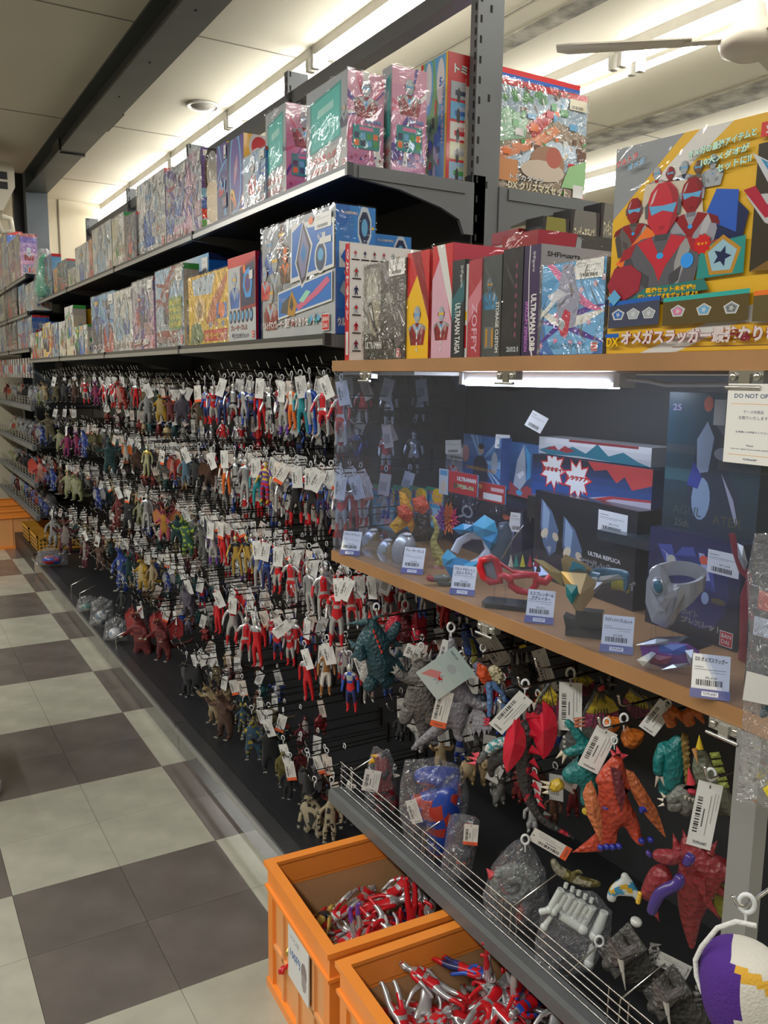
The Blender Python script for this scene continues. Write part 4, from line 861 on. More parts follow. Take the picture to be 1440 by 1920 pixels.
BC = {   # colour sets for the small monsters
 'tan': ('tan', ((.42, .30, .15), (.5, .4, .24), (.36, .22, .09)), 'belly'), 'silver': ('silver-grey', ((.33, .34, .35), (.45, .45, .44), (.5, .5, .5)), 'stripe'), 'yellow': ('yellow', ((.62, .36, .02), (.66, .5, .2), (.6, .3, .02)), 'belly'),
 'dred': ('dark red', ((.16, .015, .02), (.3, .05, .04), (.4, .03, .03)), 'stripe'), 'lilac': ('purple-grey', ((.13, .12, .17), (.2, .18, .24), (.28, .25, .3)), 'plain'), 'olive': ('olive brown', ((.12, .10, .05), (.2, .17, .1), (.2, .2, .08)), 'stripe'),
 'dark': ('charcoal', ((.022, .024, .028), (.06, .06, .06), (.07, .07, .08)), 'plain'), 'teal': ('dark teal', ((.012, .06, .07), (.03, .1, .1), (.02, .16, .14)), 'stripe'), 'brown': ('brown', ((.10, .045, .03), (.16, .08, .05), (.2, .1, .06)), 'stripe'),
 'lblue': ('light blue', ((.16, .3, .42), (.4, .45, .5), (.1, .2, .34)), 'limbs'), 'blue': ('deep blue', ((.02, .06, .35), (.05, .12, .4), (.4, .4, .42)), 'spot'), 'pgreen': ('pale green', ((.33, .36, .17), (.42, .42, .28), (.5, .1, .06)), 'belly'),
 'pink': ('pink and orange', ((.68, .12, .2), (.75, .38, .05), (.75, .3, .1)), 'belly'), 'lime': ('green and yellow', ((.03, .14, .09), (.45, .6, .05), (.5, .65, .05)), 'spot'), 'purple': ('magenta and purple', ((.32, .02, .1), (.12, .03, .25), (.2, .05, .35)), 'stripe'),
 'red': ('red', ((.55, .05, .04), (.6, .3, .25), (.6, .08, .05)), 'belly'), 'bluey': ('blue-grey with yellow', ((.05, .12, .2), (.1, .2, .3), (.6, .45, .03)), 'spot'), 'cream': ('cream with black marks', ((.58, .5, .33), (.58, .5, .33), (.03, .03, .03)), 'spot'),
 'gold': ('old gold', ((.2, .17, .05, .5), (.3, .26, .08, .5), (.35, .3, .1, .5)), 'stripe'), 'orange': ('white and orange', ((.6, .58, .52), (.75, .15, .02), (.75, .15, .02)), 'limbs'), 'maroon': ('maroon', ((.12, .02, .03), (.35, .3, .28), (.2, .05, .05)), 'belly'), 'grey': ('grey', ((.16, .16, .15), (.25, .25, .24), (.3, .3, .28)), 'stripe')}

# ---- loops and price tags
def loop_mesh():
    b = MB(); n = 12
    b.tube([(0, .008*math.cos(2*math.pi*i/n), .002+.008*math.sin(2*math.pi*i/n)) for i in range(n)], .0018, 5, closed=True)
    b.tube([(0, 0, -.006), (0, .001, -.022)], [.0026, .0013], 5); return b.mesh('hang_loop', M['loop'])
LOOP = loop_mesh()
def tag_mesh(kind, w=.032, h=.062):
    """card hanging from its punched top; local origin at the hole, hanging to -z, faces -y"""
    face = {'w': (.74, .74, .72), 'p': (.70, .62, .55), 'r': (.74, .72, .68)}[kind[0]]
    b = MB().box((-w/2, 0, -h+.004), (w/2, .0005, .004), face)
    for sgn in (1, -1):
        P = Print((-w/2*sgn, 0 if sgn > 0 else .0005, -h+.004), (sgn, 0, 0), (0, 0, 1), w, h, lift=.0002)
        if kind[0] == 'r': P.rect(0, 0, 1, .16, (.85, .13, .04))
        if kind[0] == 'p': P.rect(0, 0, 1, .1, (.8, .22, .1))
        dk = (.1, .1, .11); z0 = .2
        P.barcode(.12, z0+.02, .2, .56, n=len(kind)+7, vert=True); P.rect(.42, z0+.12, .47, z0+.4, dk); P.rect(.62, z0, .65, z0+.62, (.3, .3, .3)); P.rect(.76, z0+.2, .79, z0+.66, (.35, .35, .35)); P.rect(.88, z0+.4, .9, z0+.66, (.4, .4, .4))
        if len(kind) > 1: P.text('TOYPLANET', .22, .05, .58, .045, dk, .03)
        P.ell(.5, .94, .03, .03, (.05, .05, .05), 8)
        b.v, off = b.v, len(b.v); b.v += P.v; b.f += [[i+off for i in f] for f in P.f]; b.c += P.c; b.m += P.m; b.smooth += P.smooth
    return b.mesh('price_tag', M['card'])
TAG = {k: tag_mesh(k) for k in ('w', 'p', 'r')}
TAGBIG = {k: tag_mesh(k+'T', .036, .084) for k in ('w', 'r')}

# ---- hooks
def hook_mesh(L_, up=.028, arm=True):
    """peg wire from the panel (x = 0) towards the aisle (-x), tip bent up"""
    b = MB(); b.tube([(0, 0, 0), (-L_, 0, 0)], .0021, 6, m=0)
    b.tube([(-L_, 0, 0), (-L_-.012, 0, .006), (-L_-.02, 0, .022)], .0021, 6, m=1); b.ball((-L_-.02, 0, .023), .003, 6, 4, m=1)
    if arm: b.tube([(0, 0, .03), (-L_-.004, 0, .034)], .0017, 5, m=0); b.tube([(-L_-.004, 0, .034), (-L_-.012, 0, .052)], .0019, 5, m=1)
    b.box((-.006, -.012, -.02), (0, .012, .045), m=0); return b.mesh('hook', [M['hookwire'], M['wire']])
HOOK = hook_mesh(.36); HOOKS = hook_mesh(.30)
BAYOBJ = {0: bpy.data.objects['shelving_bay'], 1: bpy.data.objects['shelving_bay.001'], 2: bpy.data.objects['shelving_bay.002'], 3: bpy.data.objects['shelving_bay.003'], 4: bpy.data.objects['shelving_bay.004']}
def bay_of(y):
    for k, (a, b_) in enumerate(BAYS):
        if a <= y < b_: return BAYOBJ[k]
    return BAYOBJ[4] if y > 2 else nb
FRONT = []     # (row, y, z) of occupied pegs
def add_hook(y, z, mesh=None, x=XB): return obj('hook', mesh or HOOK, bay_of(y), (x, y, z))
ROWN = ['top', 'second', 'third', 'fourth', 'lowest']
XF = 1.045
def small(kind, key, cx, yt, yb, row, tag=None, face=None, X=XF, shape=None, tagrot=None, label=None, hook=True):
    """a hanging figure measured in the photograph: centre x, top y, bottom y; it hangs on the peg plane X"""
    top, bot = onX(cx, yt, X), onX(cx, yb, X); h = (top.z-bot.z); y = top.y; zr = top.z+.024
    face = R(rng.uniform(-75, -15)) if face is None else R(face)
    if kind == 'h':
        w = HERO[key][0]; w = (w if 'hero' in w else w+' hero')
        lab = w+' figure'; g = 'hanging hero figures'; c = 'toy figure'
    else:
        w, cols, patt = BC[key]; lab = {'dino': 'dinosaur-like monster', 'horned': 'horned monster', 'stout': 'stout monster', 'slim': 'slim alien', 'dragon': 'winged dragon', 'bird': 'bird monster', 'tailed': 'long-tailed monster'}[shape]
        lab = w+' '+lab; g = 'hanging monster figures'; c = 'toy figure'
    t = thing('toy_figure' if kind == 'h' else 'toy_monster', lab, c, (X, y, zr), (R(rng.uniform(-3, 3)), R(rng.uniform(-4, 4)), 0), group=g)
    me = hero_mesh(key) if kind == 'h' else beast_mesh(shape, BC[key][1], BC[key][2])
    obj('body', me, t, (0, 0, -.024-h), (0, 0, face), scale=h/(1.0 if kind == 'h' else {'crescent': 1.0}.get(BEAST[shape][1]['horn'], .96)))
    obj('hang_loop', LOOP, t, (0, 0, 0), (0, 0, R(rng.uniform(-10, 40))))
    fb = rng.random() < .42 and tagrot is None
    if tag: obj('price_tag', TAG[tag], t, (.03, .012, -.012) if fb else (-.012, -.022, -.012), (R(rng.uniform(-6, 6)), R(tagrot if tagrot is not None else rng.uniform(-28, 28)), R(rng.uniform(-80, -40))))
    if hook: add_hook(y, zr-.0055); FRONT.append((row, y, zr-.0055))
    ALLSMALL.append((t, lab, row, y, X)); return t
ALLSMALL = []
H, B_ = 'h', 'b'
ROW1 = [(H, 'sr', 607, 718, 819, 'w'), (H, 'bl', 580, 713, 815, None), (H, 'tl', 563, 716, 812, 'w'), (H, 'or', 547, 718, 806, None), (H, 'ps', 529, 724, 816, 'w'), (H, 'bk', 507, 722, 814, None), (H, 'rr', 489, 719, 806, 'w'),
 (H, 'bb', 470, 724, 802, None), (H, 'bl', 456, 721, 798, 'w'), (H, 'bk', 438, 717, 797, None), (H, 'nv', 421, 719, 796, 'w'), (H, 'rs', 399, 722, 797, None), (H, 'rb', 384, 722, 795, None), (B_, 'olive', 372, 731, 800, 'r', 'slim'),
 (B_, 'lilac', 344, 734, 794, 'w', 'stout'), (B_, 'dred', 317, 738, 790, None, 'horned'), (B_, 'yellow', 298, 735, 791, None, 'dino'), (B_, 'silver', 277, 727, 794, 'w', 'slim'), (H, 'rr', 256, 714, 764, None), (B_, 'grey', 245, 716, 765, None, 'slim'),
 (B_, 'red', 226, 712, 767, None, 'stout'), (H, 'rs', 207, 710, 764, None), (H, 'sr', 194, 712, 763, 'w'), (B_, 'purple', 177, 712, 760, 'w', 'slim'), (H, 'rs', 158, 708, 757, None), (B_, 'brown', 141, 710, 755, None, 'slim'), (B_, 'dark', 122, 710, 754, None, 'horned'), (B_, 'olive', 105, 712, 754, 'w', 'dino'), (B_, 'tan', 84, 714, 750, None, 'tailed')]
ROW2 = [(H, 'bb', 603, 893, 972, 'w'), (H, 'bkr', 583, 887, 983, 'w', None, 6), (H, 'bkr', 557, 884, 981, 'w', None, -4), (H, 'bk', 538, 880, 970, 'r', None, 30), (H, 'sv', 522, 875, 960, 'p', None, 3), (H, 'pk', 500, 864, 944, None), (H, 'tl', 481, 867, 949, 'w', None, -3), (H, 'sv', 463, 858, 942, None),
 (H, 'bk', 440, 855, 933, None), (H, 'or', 422, 852, 927, 'w'), (B_, 'brown', 395, 857, 913, 'w', 'bird'), (B_, 'dark', 372, 853, 912, None, 'stout'), (B_, 'lblue', 346, 846, 909, 'w', 'slim'), (B_, 'red', 325, 852, 898, None, 'bird'), (B_, 'grey', 307, 850, 896, 'r', 'stout'), (H, 'gr', 277, 834, 893, None), (B_, 'brown', 257, 836, 884, None, 'stout'),
 (B_, 'orange', 235, 826, 868, 'w', 'bird'), (B_, 'teal', 206, 820, 888, 'p', 'tailed'), (B_, 'olive', 178, 808, 844, None, 'bird'), (B_, 'blue', 157, 800, 856, 'p', 'slim'), (B_, 'purple', 141, 806, 853, None, 'slim'), (B_, 'purple', 127, 804, 855, 'w', 'slim'), (B_, 'pgreen', 110, 802, 846, None, 'dino'), (B_, 'olive', 90, 770, 826, None, 'tailed')]
ROW3 = [(H, 'sr', 655, 1092, 1180, 'w'), (H, 'rs', 634, 1092, 1210, 'w'), (H, 'sr', 603, 1062, 1162, None), (H, 'sv', 576, 1062, 1152, 'w'), (H, 'sr', 544, 1042, 1130, 'w'), (H, 'rs', 524, 1032, 1112, 'w'), (H, 'nv', 501, 1024, 1106, 'w', None, 10), (H, 'sv', 482, 1020, 1100, 'w', None, -8), (H, 'gd', 461, 1002, 1075, None), (H, 'gd', 441, 1002, 1078, None), (H, 'rr', 416, 985, 1056, 'r', None, 8),
 (H, 'ps', 397, 986, 1058, 'w', None, 6), (B_, 'grey', 375, 975, 1046, 'w', 'slim'), (B_, 'lime', 352, 966, 1040, None, 'tailed'), (B_, 'teal', 334, 960, 1018, 'w', 'dino'), (B_, 'pink', 310, 952, 1012, None, 'dragon'), (B_, 'dark', 294, 946, 996, None, 'slim'), (H, 'sv', 276, 925, 991, None), (B_, 'pgreen', 260, 932, 984, None, 'slim'), (B_, 'dark', 243, 925, 988, 'r', 'dino'),
 (B_, 'dred', 222, 918, 985, 'w', 'slim'), (B_, 'blue', 182, 908, 952, 'w', 'bird'), (B_, 'pgreen', 146, 884, 937, None, 'stout'), (B_, 'pgreen', 127, 876, 932, 'p', 'dino'), (B_, 'brown', 114, 872, 925, None, 'slim'), (B_, 'blue', 98, 872, 918, None, 'slim'), (B_, 'red', 78, 858, 915, 'w', 'dragon')]
ROW4 = [(H, 'rb', 655, 1243, 1335, 'w'), (H, 'br', 613, 1212, 1302, 'w'), (H, 'rr', 571, 1222, 1313, 'w'), (H, 'rs', 541, 1172, 1250, 'w', None, 50), (H, 'rb', 520, 1163, 1238, 'w', None, -25), (H, 'rr', 479, 1156, 1250, None), (H, 'sr', 463, 1154, 1238, 'w'), (H, 'rs2', 439, 1125, 1208, 'w'), (H, 'rr', 408, 1114, 1187, 'w'), (B_, 'lilac', 352, 1092, 1152, 'w', 'stout'),
 (B_, 'blue', 314, 1068, 1108, 'w', 'bird'), (B_, 'tan', 288, 1046, 1105, None, 'slim'), (B_, 'yellow', 266, 1043, 1103, 'w', 'dino'), (B_, 'teal', 240, 1036, 1090, None, 'slim'), (B_, 'blue', 224, 1016, 1104, 'w', 'slim'), (B_, 'brown', 186, 1010, 1065, 'w', 'dino'), (B_, 'maroon', 160, 1000, 1060, 'w', 'slim'), (B_, 'maroon', 124, 970, 1035, 'w', 'horned'), (B_, 'silver', 100, 958, 1020, 'w', 'slim')]
ROW5 = [(B_, 'cream', 622, 1478, 1572, None, 'slim'), (B_, 'cream', 590, 1476, 1576, None, 'stout'), (B_, 'dark', 578, 1430, 1508, 'r', 'bird'), (B_, 'dark', 543, 1430, 1495, 'r', 'slim'), (B_, 'gold', 531, 1398, 1466, 'w', 'stout'), (B_, 'dark', 500, 1352, 1442, 'w', 'horned'), (B_, 'bluey', 472, 1340, 1420, 'w', 'dino'), (B_, 'bluey', 456, 1316, 1368, None, 'slim'),
 (B_, 'brown', 424, 1285, 1380, 'r', 'tailed'), (B_, 'tan', 396, 1276, 1352, None, 'tailed'), (B_, 'dark', 374, 1236, 1300, 'w', 'bird'), (B_, 'dark', 350, 1236, 1302, 'w', 'bird'), (B_, 'dred', 303, 1153, 1236, 'r', 'dragon'), (B_, 'dred', 264, 1140, 1238, 'w', 'dragon'), (B_, 'dark', 230, 1095, 1150, None, 'slim')]
for row, L_ in enumerate((ROW1, ROW2, ROW3, ROW4, ROW5)):
    for q in L_:
        sh = q[6] if len(q) > 6 else None
        small(q[0], q[1], q[2], q[3], q[4], row, q[5], shape=sh if q[0] == B_ else None, tagrot=q[7] if len(q) > 7 else None)
# fronts in row data: (kind, key, cx, top, bottom, tag, shape, tag angle)
# ---- second, third ... figures behind the front ones, and pegs whose front is empty
behind = []
for row, y, z in list(FRONT):
    for d in (1, 2):
        behind.append((row, y, z, XF+.062*d))
ZR = {}
for r_ in range(5):
    pts = sorted((y, z) for rr, y, z in FRONT if rr == r_); ZR[r_] = pts
def row_z(r_, y):
    P = ZR[r_]; best = min(P, key=lambda q: abs(q[0]-y)); return best[1]
EX = []
rng.seed(11)
for r_ in range(5):
    y = 2.0
    while y < 6.6:
        near = min(abs(y-q[0]) for q in ZR[r_])
        if near > .045:
            z = row_z(r_, y); add_hook(y, z); EX.append((r_, y, z))
        y += .095
# intermediate peg lines of shorter hooks between the rows (their figures sit deep)
for r_, dz in ((1, .13), (2, .125), (3, .12)):
    y = 2.02
    while y < 5.4:
        z = row_z(r_, y)+dz; add_hook(y, z, HOOKS); EX.append((r_, y, z)); y += .13
MONK = ['tan', 'silver', 'dred', 'lilac', 'olive', 'dark', 'teal', 'brown', 'grey', 'maroon', 'blue']
SHK = ['dino', 'horned', 'stout', 'slim', 'bird', 'tailed']
HK = ['rs', 'rr', 'sr', 'bk', 'rb', 'bl', 'sv', 'rs', 'rr', 'bb', 'ps']
n_ind = 0
stuff = {}
def pack(row, y, z, X):
    """figures hidden deep on the pegs: joined, they cannot be told apart"""
    S = stuff.setdefault(row, MB()); hh = rng.uniform(.10, .12); a = R(rng.uniform(-90, 0))
    hero = (y < 3.4) if row < 4 else False
    if row in (0, 1) and y < 3.7: hero = True
    if hero: k = rng.choice(HK); geo = hero_geo(HERO[k][2], 0); fn = HERO[k][1]; sc = hh
    else: k = rng.choice(MONK); s = rng.choice(SHK); geo = beast_geo(s, sub=0, **BEAST[s][0]); fn = beast_col(*BC[k][1], BC[k][2]); sc = hh*.8
    Mx = Matrix.Translation((X, y, z-.022-hh))@Matrix.Rotation(a, 4, 'Z')@Matrix.Scale(sc, 4); key = (k, geo[1].__len__())
    cs = []
    for f in geo[1]:
        c = Vector((0, 0, 0))
        for i in f: c += geo[0][i]
        q = fn(c/len(f)); cs.append(q if len(q) == 4 else (*q, 1))
    S.join(geo[0], geo[1], cs, Mx)
    T_ = stuff.setdefault('t%d' % row, MB()); n = 8
    T_.tube([(X, y+.008*math.cos(2*math.pi*i/n), z+.0075+.008*math.sin(2*math.pi*i/n)) for i in range(n)], .0017, 4, (.7, .72, .72), closed=True)
    if rng.random() < .75:
        Mt = Matrix.Translation((X-.01, y-.015, z-.008))@Matrix.Rotation(R(rng.uniform(-80, -30)), 4, 'Z')@Matrix.Rotation(R(rng.uniform(-30, 30)), 4, 'Y')
        col = rng.choice(((.66, .66, .64), (.66, .66, .64), (.66, .56, .5))); T_.box((-.016, 0, -.058), (.016, .0006, .003), col, M4=Mt)
        for q in range(5): T_.box((-.012+q*.004, -.0004, -.045), (-.0105+q*.004, .001, -.02), (.15, .15, .15), M4=Mt)
for row, y, z, X in behind:
    if n_ind < 150 and X < XF+.07 and y < 5.6:
        hero = y < 3.4 or (row < 2 and y < 3.6)
        if row == 4: hero = False
        key = rng.choice(HK) if hero else rng.choice(MONK); h = rng.uniform(.105, .125); sh = rng.choice(SHK)
        lab = (HERO[key][0]+('' if 'hero' in HERO[key][0] else ' hero')+' figure') if hero else BC[key][0]+' '+{'dino': 'dinosaur-like monster', 'horned': 'horned monster', 'stout': 'stout monster', 'slim': 'slim alien', 'bird': 'bird monster', 'tailed': 'long-tailed monster'}[sh]
        t = thing('toy_figure' if hero else 'toy_monster', lab, 'toy figure', (X, y+rng.uniform(-.006, .006), z+.0055), group='hanging %s figures' % ('hero' if hero else 'monster'))
        obj('body', hero_mesh(key) if hero else beast_mesh(sh, BC[key][1], BC[key][2]), t, (0, 0, -.024-h), (0, 0, R(rng.uniform(-80, 0))), scale=h*(1 if hero else .9)); obj('hang_loop', LOOP, t, rot=(0, 0, R(rng.uniform(-20, 40))))
        if rng.random() < .6: obj('price_tag', TAG[rng.choice('wwpr')], t, (-.01, -.02, -.012), (0, R(rng.uniform(-25, 25)), R(rng.uniform(-80, -40))))
        ALLSMALL.append((t, lab, row, y, X)); n_ind += 1
    else: pack(row, y, z, X)
for y in (1.90, 1.80, 1.70, 1.58, 1.46, 1.34):      # deep pegs of the end bay, behind the large monsters
    for z in (.985, .80, .62):
        if y < 1.6 and z > .9: continue
        obj('hook', HOOKS, nb, (XB, y, z))
        for X_ in (1.19, 1.25, 1.31): pack(4 if z < .7 else 3, y, z, X_)
for row, y, z in EX:
    for d in range(2 if y < 4.6 else 1): pack(row, y+rng.uniform(-.01, .01), z, 1.20+.08*d+rng.uniform(-.02, .02))
for k, S in stuff.items():
    if isinstance(k, int): o = S.build('packed_toy_figures', M['vinyl'], None, label='toy figures packed deep on the pegs of the %s hook row' % ROWN[k], cat='toy figures', kind='stuff')
    else: o = S.build('packed_price_tags', M['card'], None, label='white loops and price tags crowding the %s hook row' % ROWN[int(k[1:])], cat='price tags', kind='stuff')
# unique labels: count along the row from the display case
for row in range(5):
    L_ = sorted([q for q in ALLSMALL if q[2] == row], key=lambda q: (round(q[3], 2), q[4]))
    fr = [q for q in L_ if q[4] <= XF+.001]; seen = {}
    for i, q in enumerate(sorted(fr, key=lambda q: q[3])): seen[id(q[0])] = i
    for q in L_:
        if id(q[0]) in seen: q[0]['label'] = '%s, %s from display case on %s hook row' % (q[1], ORD[seen[id(q[0])]], ROWN[row])
        else:
            i = min(range(len(fr)), key=lambda j: abs(sorted(fr, key=lambda q: q[3])[j][3]-q[3])); q[0]['label'] = '%s behind the %s peg from case, %s row' % (q[1], ORD[i], ROWN[row])
# ------------------------------------------------------------------ large monsters on the near bay's long pegs
class Fr:
    """a frame standing at a surveyed point, facing the viewer's side of the aisle; lengths inside are scaled from the photograph"""
    def __init__(s, px, py, X=None, Z=None, Y=None):
        s.A = onX(px, py, X) if X is not None else (onZ(px, py, Z) if Z is not None else onY(px, py, Y)); e = s.A-Vector(EYE)
        s.fh = Vector((e.x, e.y, 0)).normalized(); s.dist = e.dot(s.fh); s.s = e.dot(FW)/FPX; s.yaw = -math.atan2(s.fh.x, s.fh.y)
    def q(s, px, py, d=0.):
        r = ray(px, py); h = Vector((r.x, r.y, 0)).dot(s.fh); return r*((s.dist+d*s.s)/h)+Vector(EYE)-s.A
def skin_mb(fr, chains, col, sub=2, key=None):
    J, E, idx, roots = [], [], {}, []
    for ch in chains:
        prev = None
        for p in ch:
            if isinstance(p, str): prev = idx[p]; continue
            nm = None
            if isinstance(p[-1], str): nm = p[-1]; p = p[:-1]
            v = fr.q(p[0], p[1], p[2]); r = p[3]*fr.s; J.append((v.x, v.y, v.z, r, r*(p[4] if len(p) > 4 else 1))); k = len(J)-1
            if prev is not None: E.append((prev, k))
            else: roots.append(k)
            if nm: idx[nm] = k
            prev = k
    geo = skin_geo(('px', id(chains), rng.random()), J, E, sub, roots); return from_geo(geo, col)
def cones(b, fr, L_, col, n=7):
    for x0, y0, d0, x1, y1, d1, r in L_: b.cone(fr.q(x0, y0, d0), fr.q(x1, y1, d1), r*fr.s, n, col, seg=3)
    return b
def slab(b, fr, pts, th, col, d=0., bulge=0.):
    """a leaf of real thickness with a raised middle"""
    c = Vector((0, 0, 0)); P = []
    for p in pts: v = fr.q(p[0], p[1], (p[2] if len(p) > 2 else 0)+d); P.append(v); c += v
    c /= len(P); n = fr.fh*th*fr.s; m = len(P); F_ = c-n*.5-fr.fh*bulge*fr.s; K = c+n*.5
    vs = [p-n*.15 for p in P]+[p+n*.15 for p in P]+[F_, K]
    fs = [(i, (i+1) % m, 2*m) for i in range(m)]+[(m+(i+1) % m, m+i, 2*m+1) for i in range(m)]+[(i, m+i, m+(i+1) % m, (i+1) % m) for i in range(m)]
    b.add(vs, fs, col, sm=False); return b
def px_tag(t, fr, x, y, w, h, ang, kind='w', d=-12, card=None, yaw=0.):
    """a tag whose hole is at (x, y); ang turns it clockwise in the picture"""
    me = TAGBIG[kind[0]] if not card else card; o = obj('price_tag' if not card else 'picture_card', me, t)
    sx = w*fr.s/.036; sz = h*fr.s/.084; p = fr.q(x, y, d)
    o.matrix_local = Matrix.Translation(p)@Matrix.Rotation(fr.yaw+R(yaw), 4, 'Z')@Matrix.Rotation(R(ang), 4, 'Y')@Matrix.Diagonal((sx, 1, sz, 1)); return o
def ring(t, fr, x, y, d=-6, r=11, strap=None):
    b = MB(); c = fr.q(x, y, d); n = 16; rr = r*fr.s; side = Vector((fr.fh.y, -fr.fh.x, 0))
    b.tube([c+side*rr*.75*math.cos(2*math.pi*i/n)+Vector((0, 0, rr*math.sin(2*math.pi*i/n))) for i in range(n)], rr*.26, 6, closed=True)
    e = fr.q(*(strap or (x, y+r*2.6)), d); b.tube([c-Vector((0, 0, rr)), (c+e)/2-Vector((0, 0, rr*.3)), e], [rr*.3, rr*.18, rr*.12], 6); return b.build('hang_loop', M['loop'], t)
def peg(x, y, X, L_=None, zoff=0):
    """long peg whose bent tip is seen at this point"""
    A = onX(x, y, X); b = MB(); L_ = XB-A.x
    b.tube([(0, 0, 0), (-L_+.03, 0, 0)], .0024, 8, m=0); b.tube([(-L_+.03, 0, 0), (-L_+.012, 0, .001), (-L_+.004, 0, .006), (-L_, 0, .02)], .0024, 8, m=1); b.ball((-L_, 0, .021), .0034, 8, 5, m=1); b.box((-.006, -.012, -.02), (0, .012, .02), m=0)
    return obj('hook', b.mesh('hook', [M['hookwire'], M['wire']]), nb, (XB, A.y, A.z-.02))
def big(label, px, py, X, group='large monster figures on the near pegs'):
    fr = Fr(px, py, X); return thing('monster_figure', label, 'toy figure', fr.A, group=group), fr
HB = M['hidebig']
def blend(fn_base, *rules):
    def f(p):
        for test, c in rules:
            if test(p): return c
        return fn_base
    return f
# dark teal horned monster with red dashes
t, fr = big('dark teal horned monster with red dashes down its chest', 705, 1143, 1.06); TE = (.022, .07, .09)
b = skin_mb(fr, [[(707, 1240, 0, 27, 'b'), (704, 1205, 0, 23, 'c'), (699, 1175, -4, 14), (695, 1160, -10, 10, .9)], ['b', (700, 1268, 4, 20), (692, 1288, 2, 14), (686, 1296, -8, 9)], ['b', (722, 1268, 10, 20), (732, 1290, 8, 13)], ['c', (680, 1200, -4, 14), (672, 1220, -10, 13), (682, 1240, -16, 9)], ['c', (728, 1198, 4, 13), (742, 1180, 0, 11), (748, 1165, -4, 8)], ['b', (735, 1250, 14, 20), (752, 1262, 12, 12), (762, 1272, 14, 5)]], blend(TE), 2)
cones(b, fr, [(690, 1165, -10, 644, 1171, -6, 7), (700, 1160, -8, 726, 1150, -6, 5), (665, 1212, -6, 652, 1198, 0, 7), (668, 1228, -6, 655, 1232, 0, 6), (738, 1205, 8, 756, 1212, 10, 9), (745, 1225, 8, 762, 1232, 10, 9), (742, 1240, 8, 760, 1255, 10, 8)], (.03, .09, .11)); b.build('body', HB, t)
cones(MB(), fr, [(694, 1158, -14, 692, 1143, -14, 4)], (.5, .02, .02)).build('nose_horn', HB, t)
for i in range(5):
    p0, p1 = fr.q(700+i*3.6, 1181+i*9.4, -24-i*.6), fr.q(702+i*3.6, 1187+i*9.4, -25-i*.6); MB().tube([p0, p1], 1.9*fr.s, 6, (.75, .05, .03)).build('chest_dash', M['vinyl'], t)
b = MB(); slab(b, fr, [(678, 1235), (686, 1240), (690, 1262), (682, 1280), (674, 1272), (676, 1252)], 4, (.5, .5, .48), -20); b.build('arm_blade', HB, t); ring(t, fr, 706, 1138, -2, 7)
# grey crescent-horned monster
t, fr = big('grey monster with crescent horns and studded belly, arms spread', 790, 1222, 1.07); GM = (.13, .125, .115)
b = skin_mb(fr, [[(789, 1300, 0, 25, 'b'), (790, 1266, 0, 22, 'c'), (789, 1242, -4, 14), (788, 1232, -12, 13)], ['b', (768, 1322, -2, 17), (760, 1345, -2, 14), (758, 1360, -8, 12)], ['b', (806, 1322, -2, 17), (808, 1345, -2, 14), (808, 1361, -8, 12)], ['b', (790, 1335, 8, 20), (793, 1362, 10, 14), (798, 1388, 8, 7)], ['c', (766, 1274, -4, 12), (753, 1268, -8, 10), (744, 1258, -12, 11)], ['c', (814, 1276, -2, 12), (826, 1280, -6, 11), (830, 1268, -10, 9)]], blend(GM), 2)
for s_ in (-1, 1): b.cone(fr.q(789+s_*6, 1230, -14), fr.q(789+s_*20, 1216, -14), 9*fr.s, 8, (.28, .27, .25), tuple(fr.q(789+s_*15, 1236, -14)-fr.q(789+s_*13, 1224, -14)), seg=6)
cones(b, fr, [(744, 1258, -12, 736, 1248, -14, 4), (742, 1262, -12, 732, 1260, -14, 4), (746, 1255, -12, 742, 1244, -14, 4), (788, 1232, -24, 788, 1220, -26, 5)], (.3, .29, .26)); b.build('body', HB, t)
st = MB()
for i in range(9):
    for j in range(6): x = 778+i*3+(j % 2)*1.5; y = 1258+j*9; st.ball(fr.q(x, y, -21+abs(x-790)*.7), 1.9*fr.s, 6, 4, (.3, .29, .27))
st.build('belly_studs', M['vinyl'], t, kind='stuff'); px_tag(t, fr, 778, 1212, 30, 26, 20, 'w', 4); ring(t, fr, 790, 1212, 6, 7)
# lilac grey pair: long tail to the lower left
t, fr = big('lilac-grey smooth monster with long tail under a hero picture card', 846, 1180, 1.05); LG = (.20, .195, .225)
b = skin_mb(fr, [[(864, 1335, 0, 24, 'b'), (858, 1295, 0, 19, 'c'), (851, 1250, 0, 13), (849, 1215, -2, 11), (847, 1196, -6, 7)], ['b', (840, 1352, 4, 17), (815, 1372, 4, 12), (790, 1390, 2, 8), (771, 1406, 0, 3)], ['b', (862, 1362, -4, 14), (856, 1382, -6, 9), (870, 1389, -12, 7)], ['c', (880, 1312, -4, 12), (905, 1324, -10, 10), (928, 1320, -14, 5)]], blend(LG), 2)
cones(b, fr, [(842, 1230, 0, 832, 1238, 2, 6), (843, 1245, 0, 833, 1252, 2, 6), (846, 1200, 0, 843, 1180, 0, 5)], (.16, .15, .18)); b.build('body', HB, t)
b = MB()
for i, (x, y) in enumerate(((874, 1373), (888, 1380), (898, 1382), (908, 1380), (916, 1377))): slab(b, fr, [(892, 1322), (900, 1325), (x+6, y-18), (x, y), (x-5, y-16)], 4, (.36, .36, .42), -4-i)
b.build('feather_fan', HB, t)
card = MB().box((-.018, 0, -.08), (.018, .0006, .004), (.55, .68, .64)); P = Print((-.018, 0, -.08), (1, 0, 0), (0, 0, 1), .036, .084, .0002)
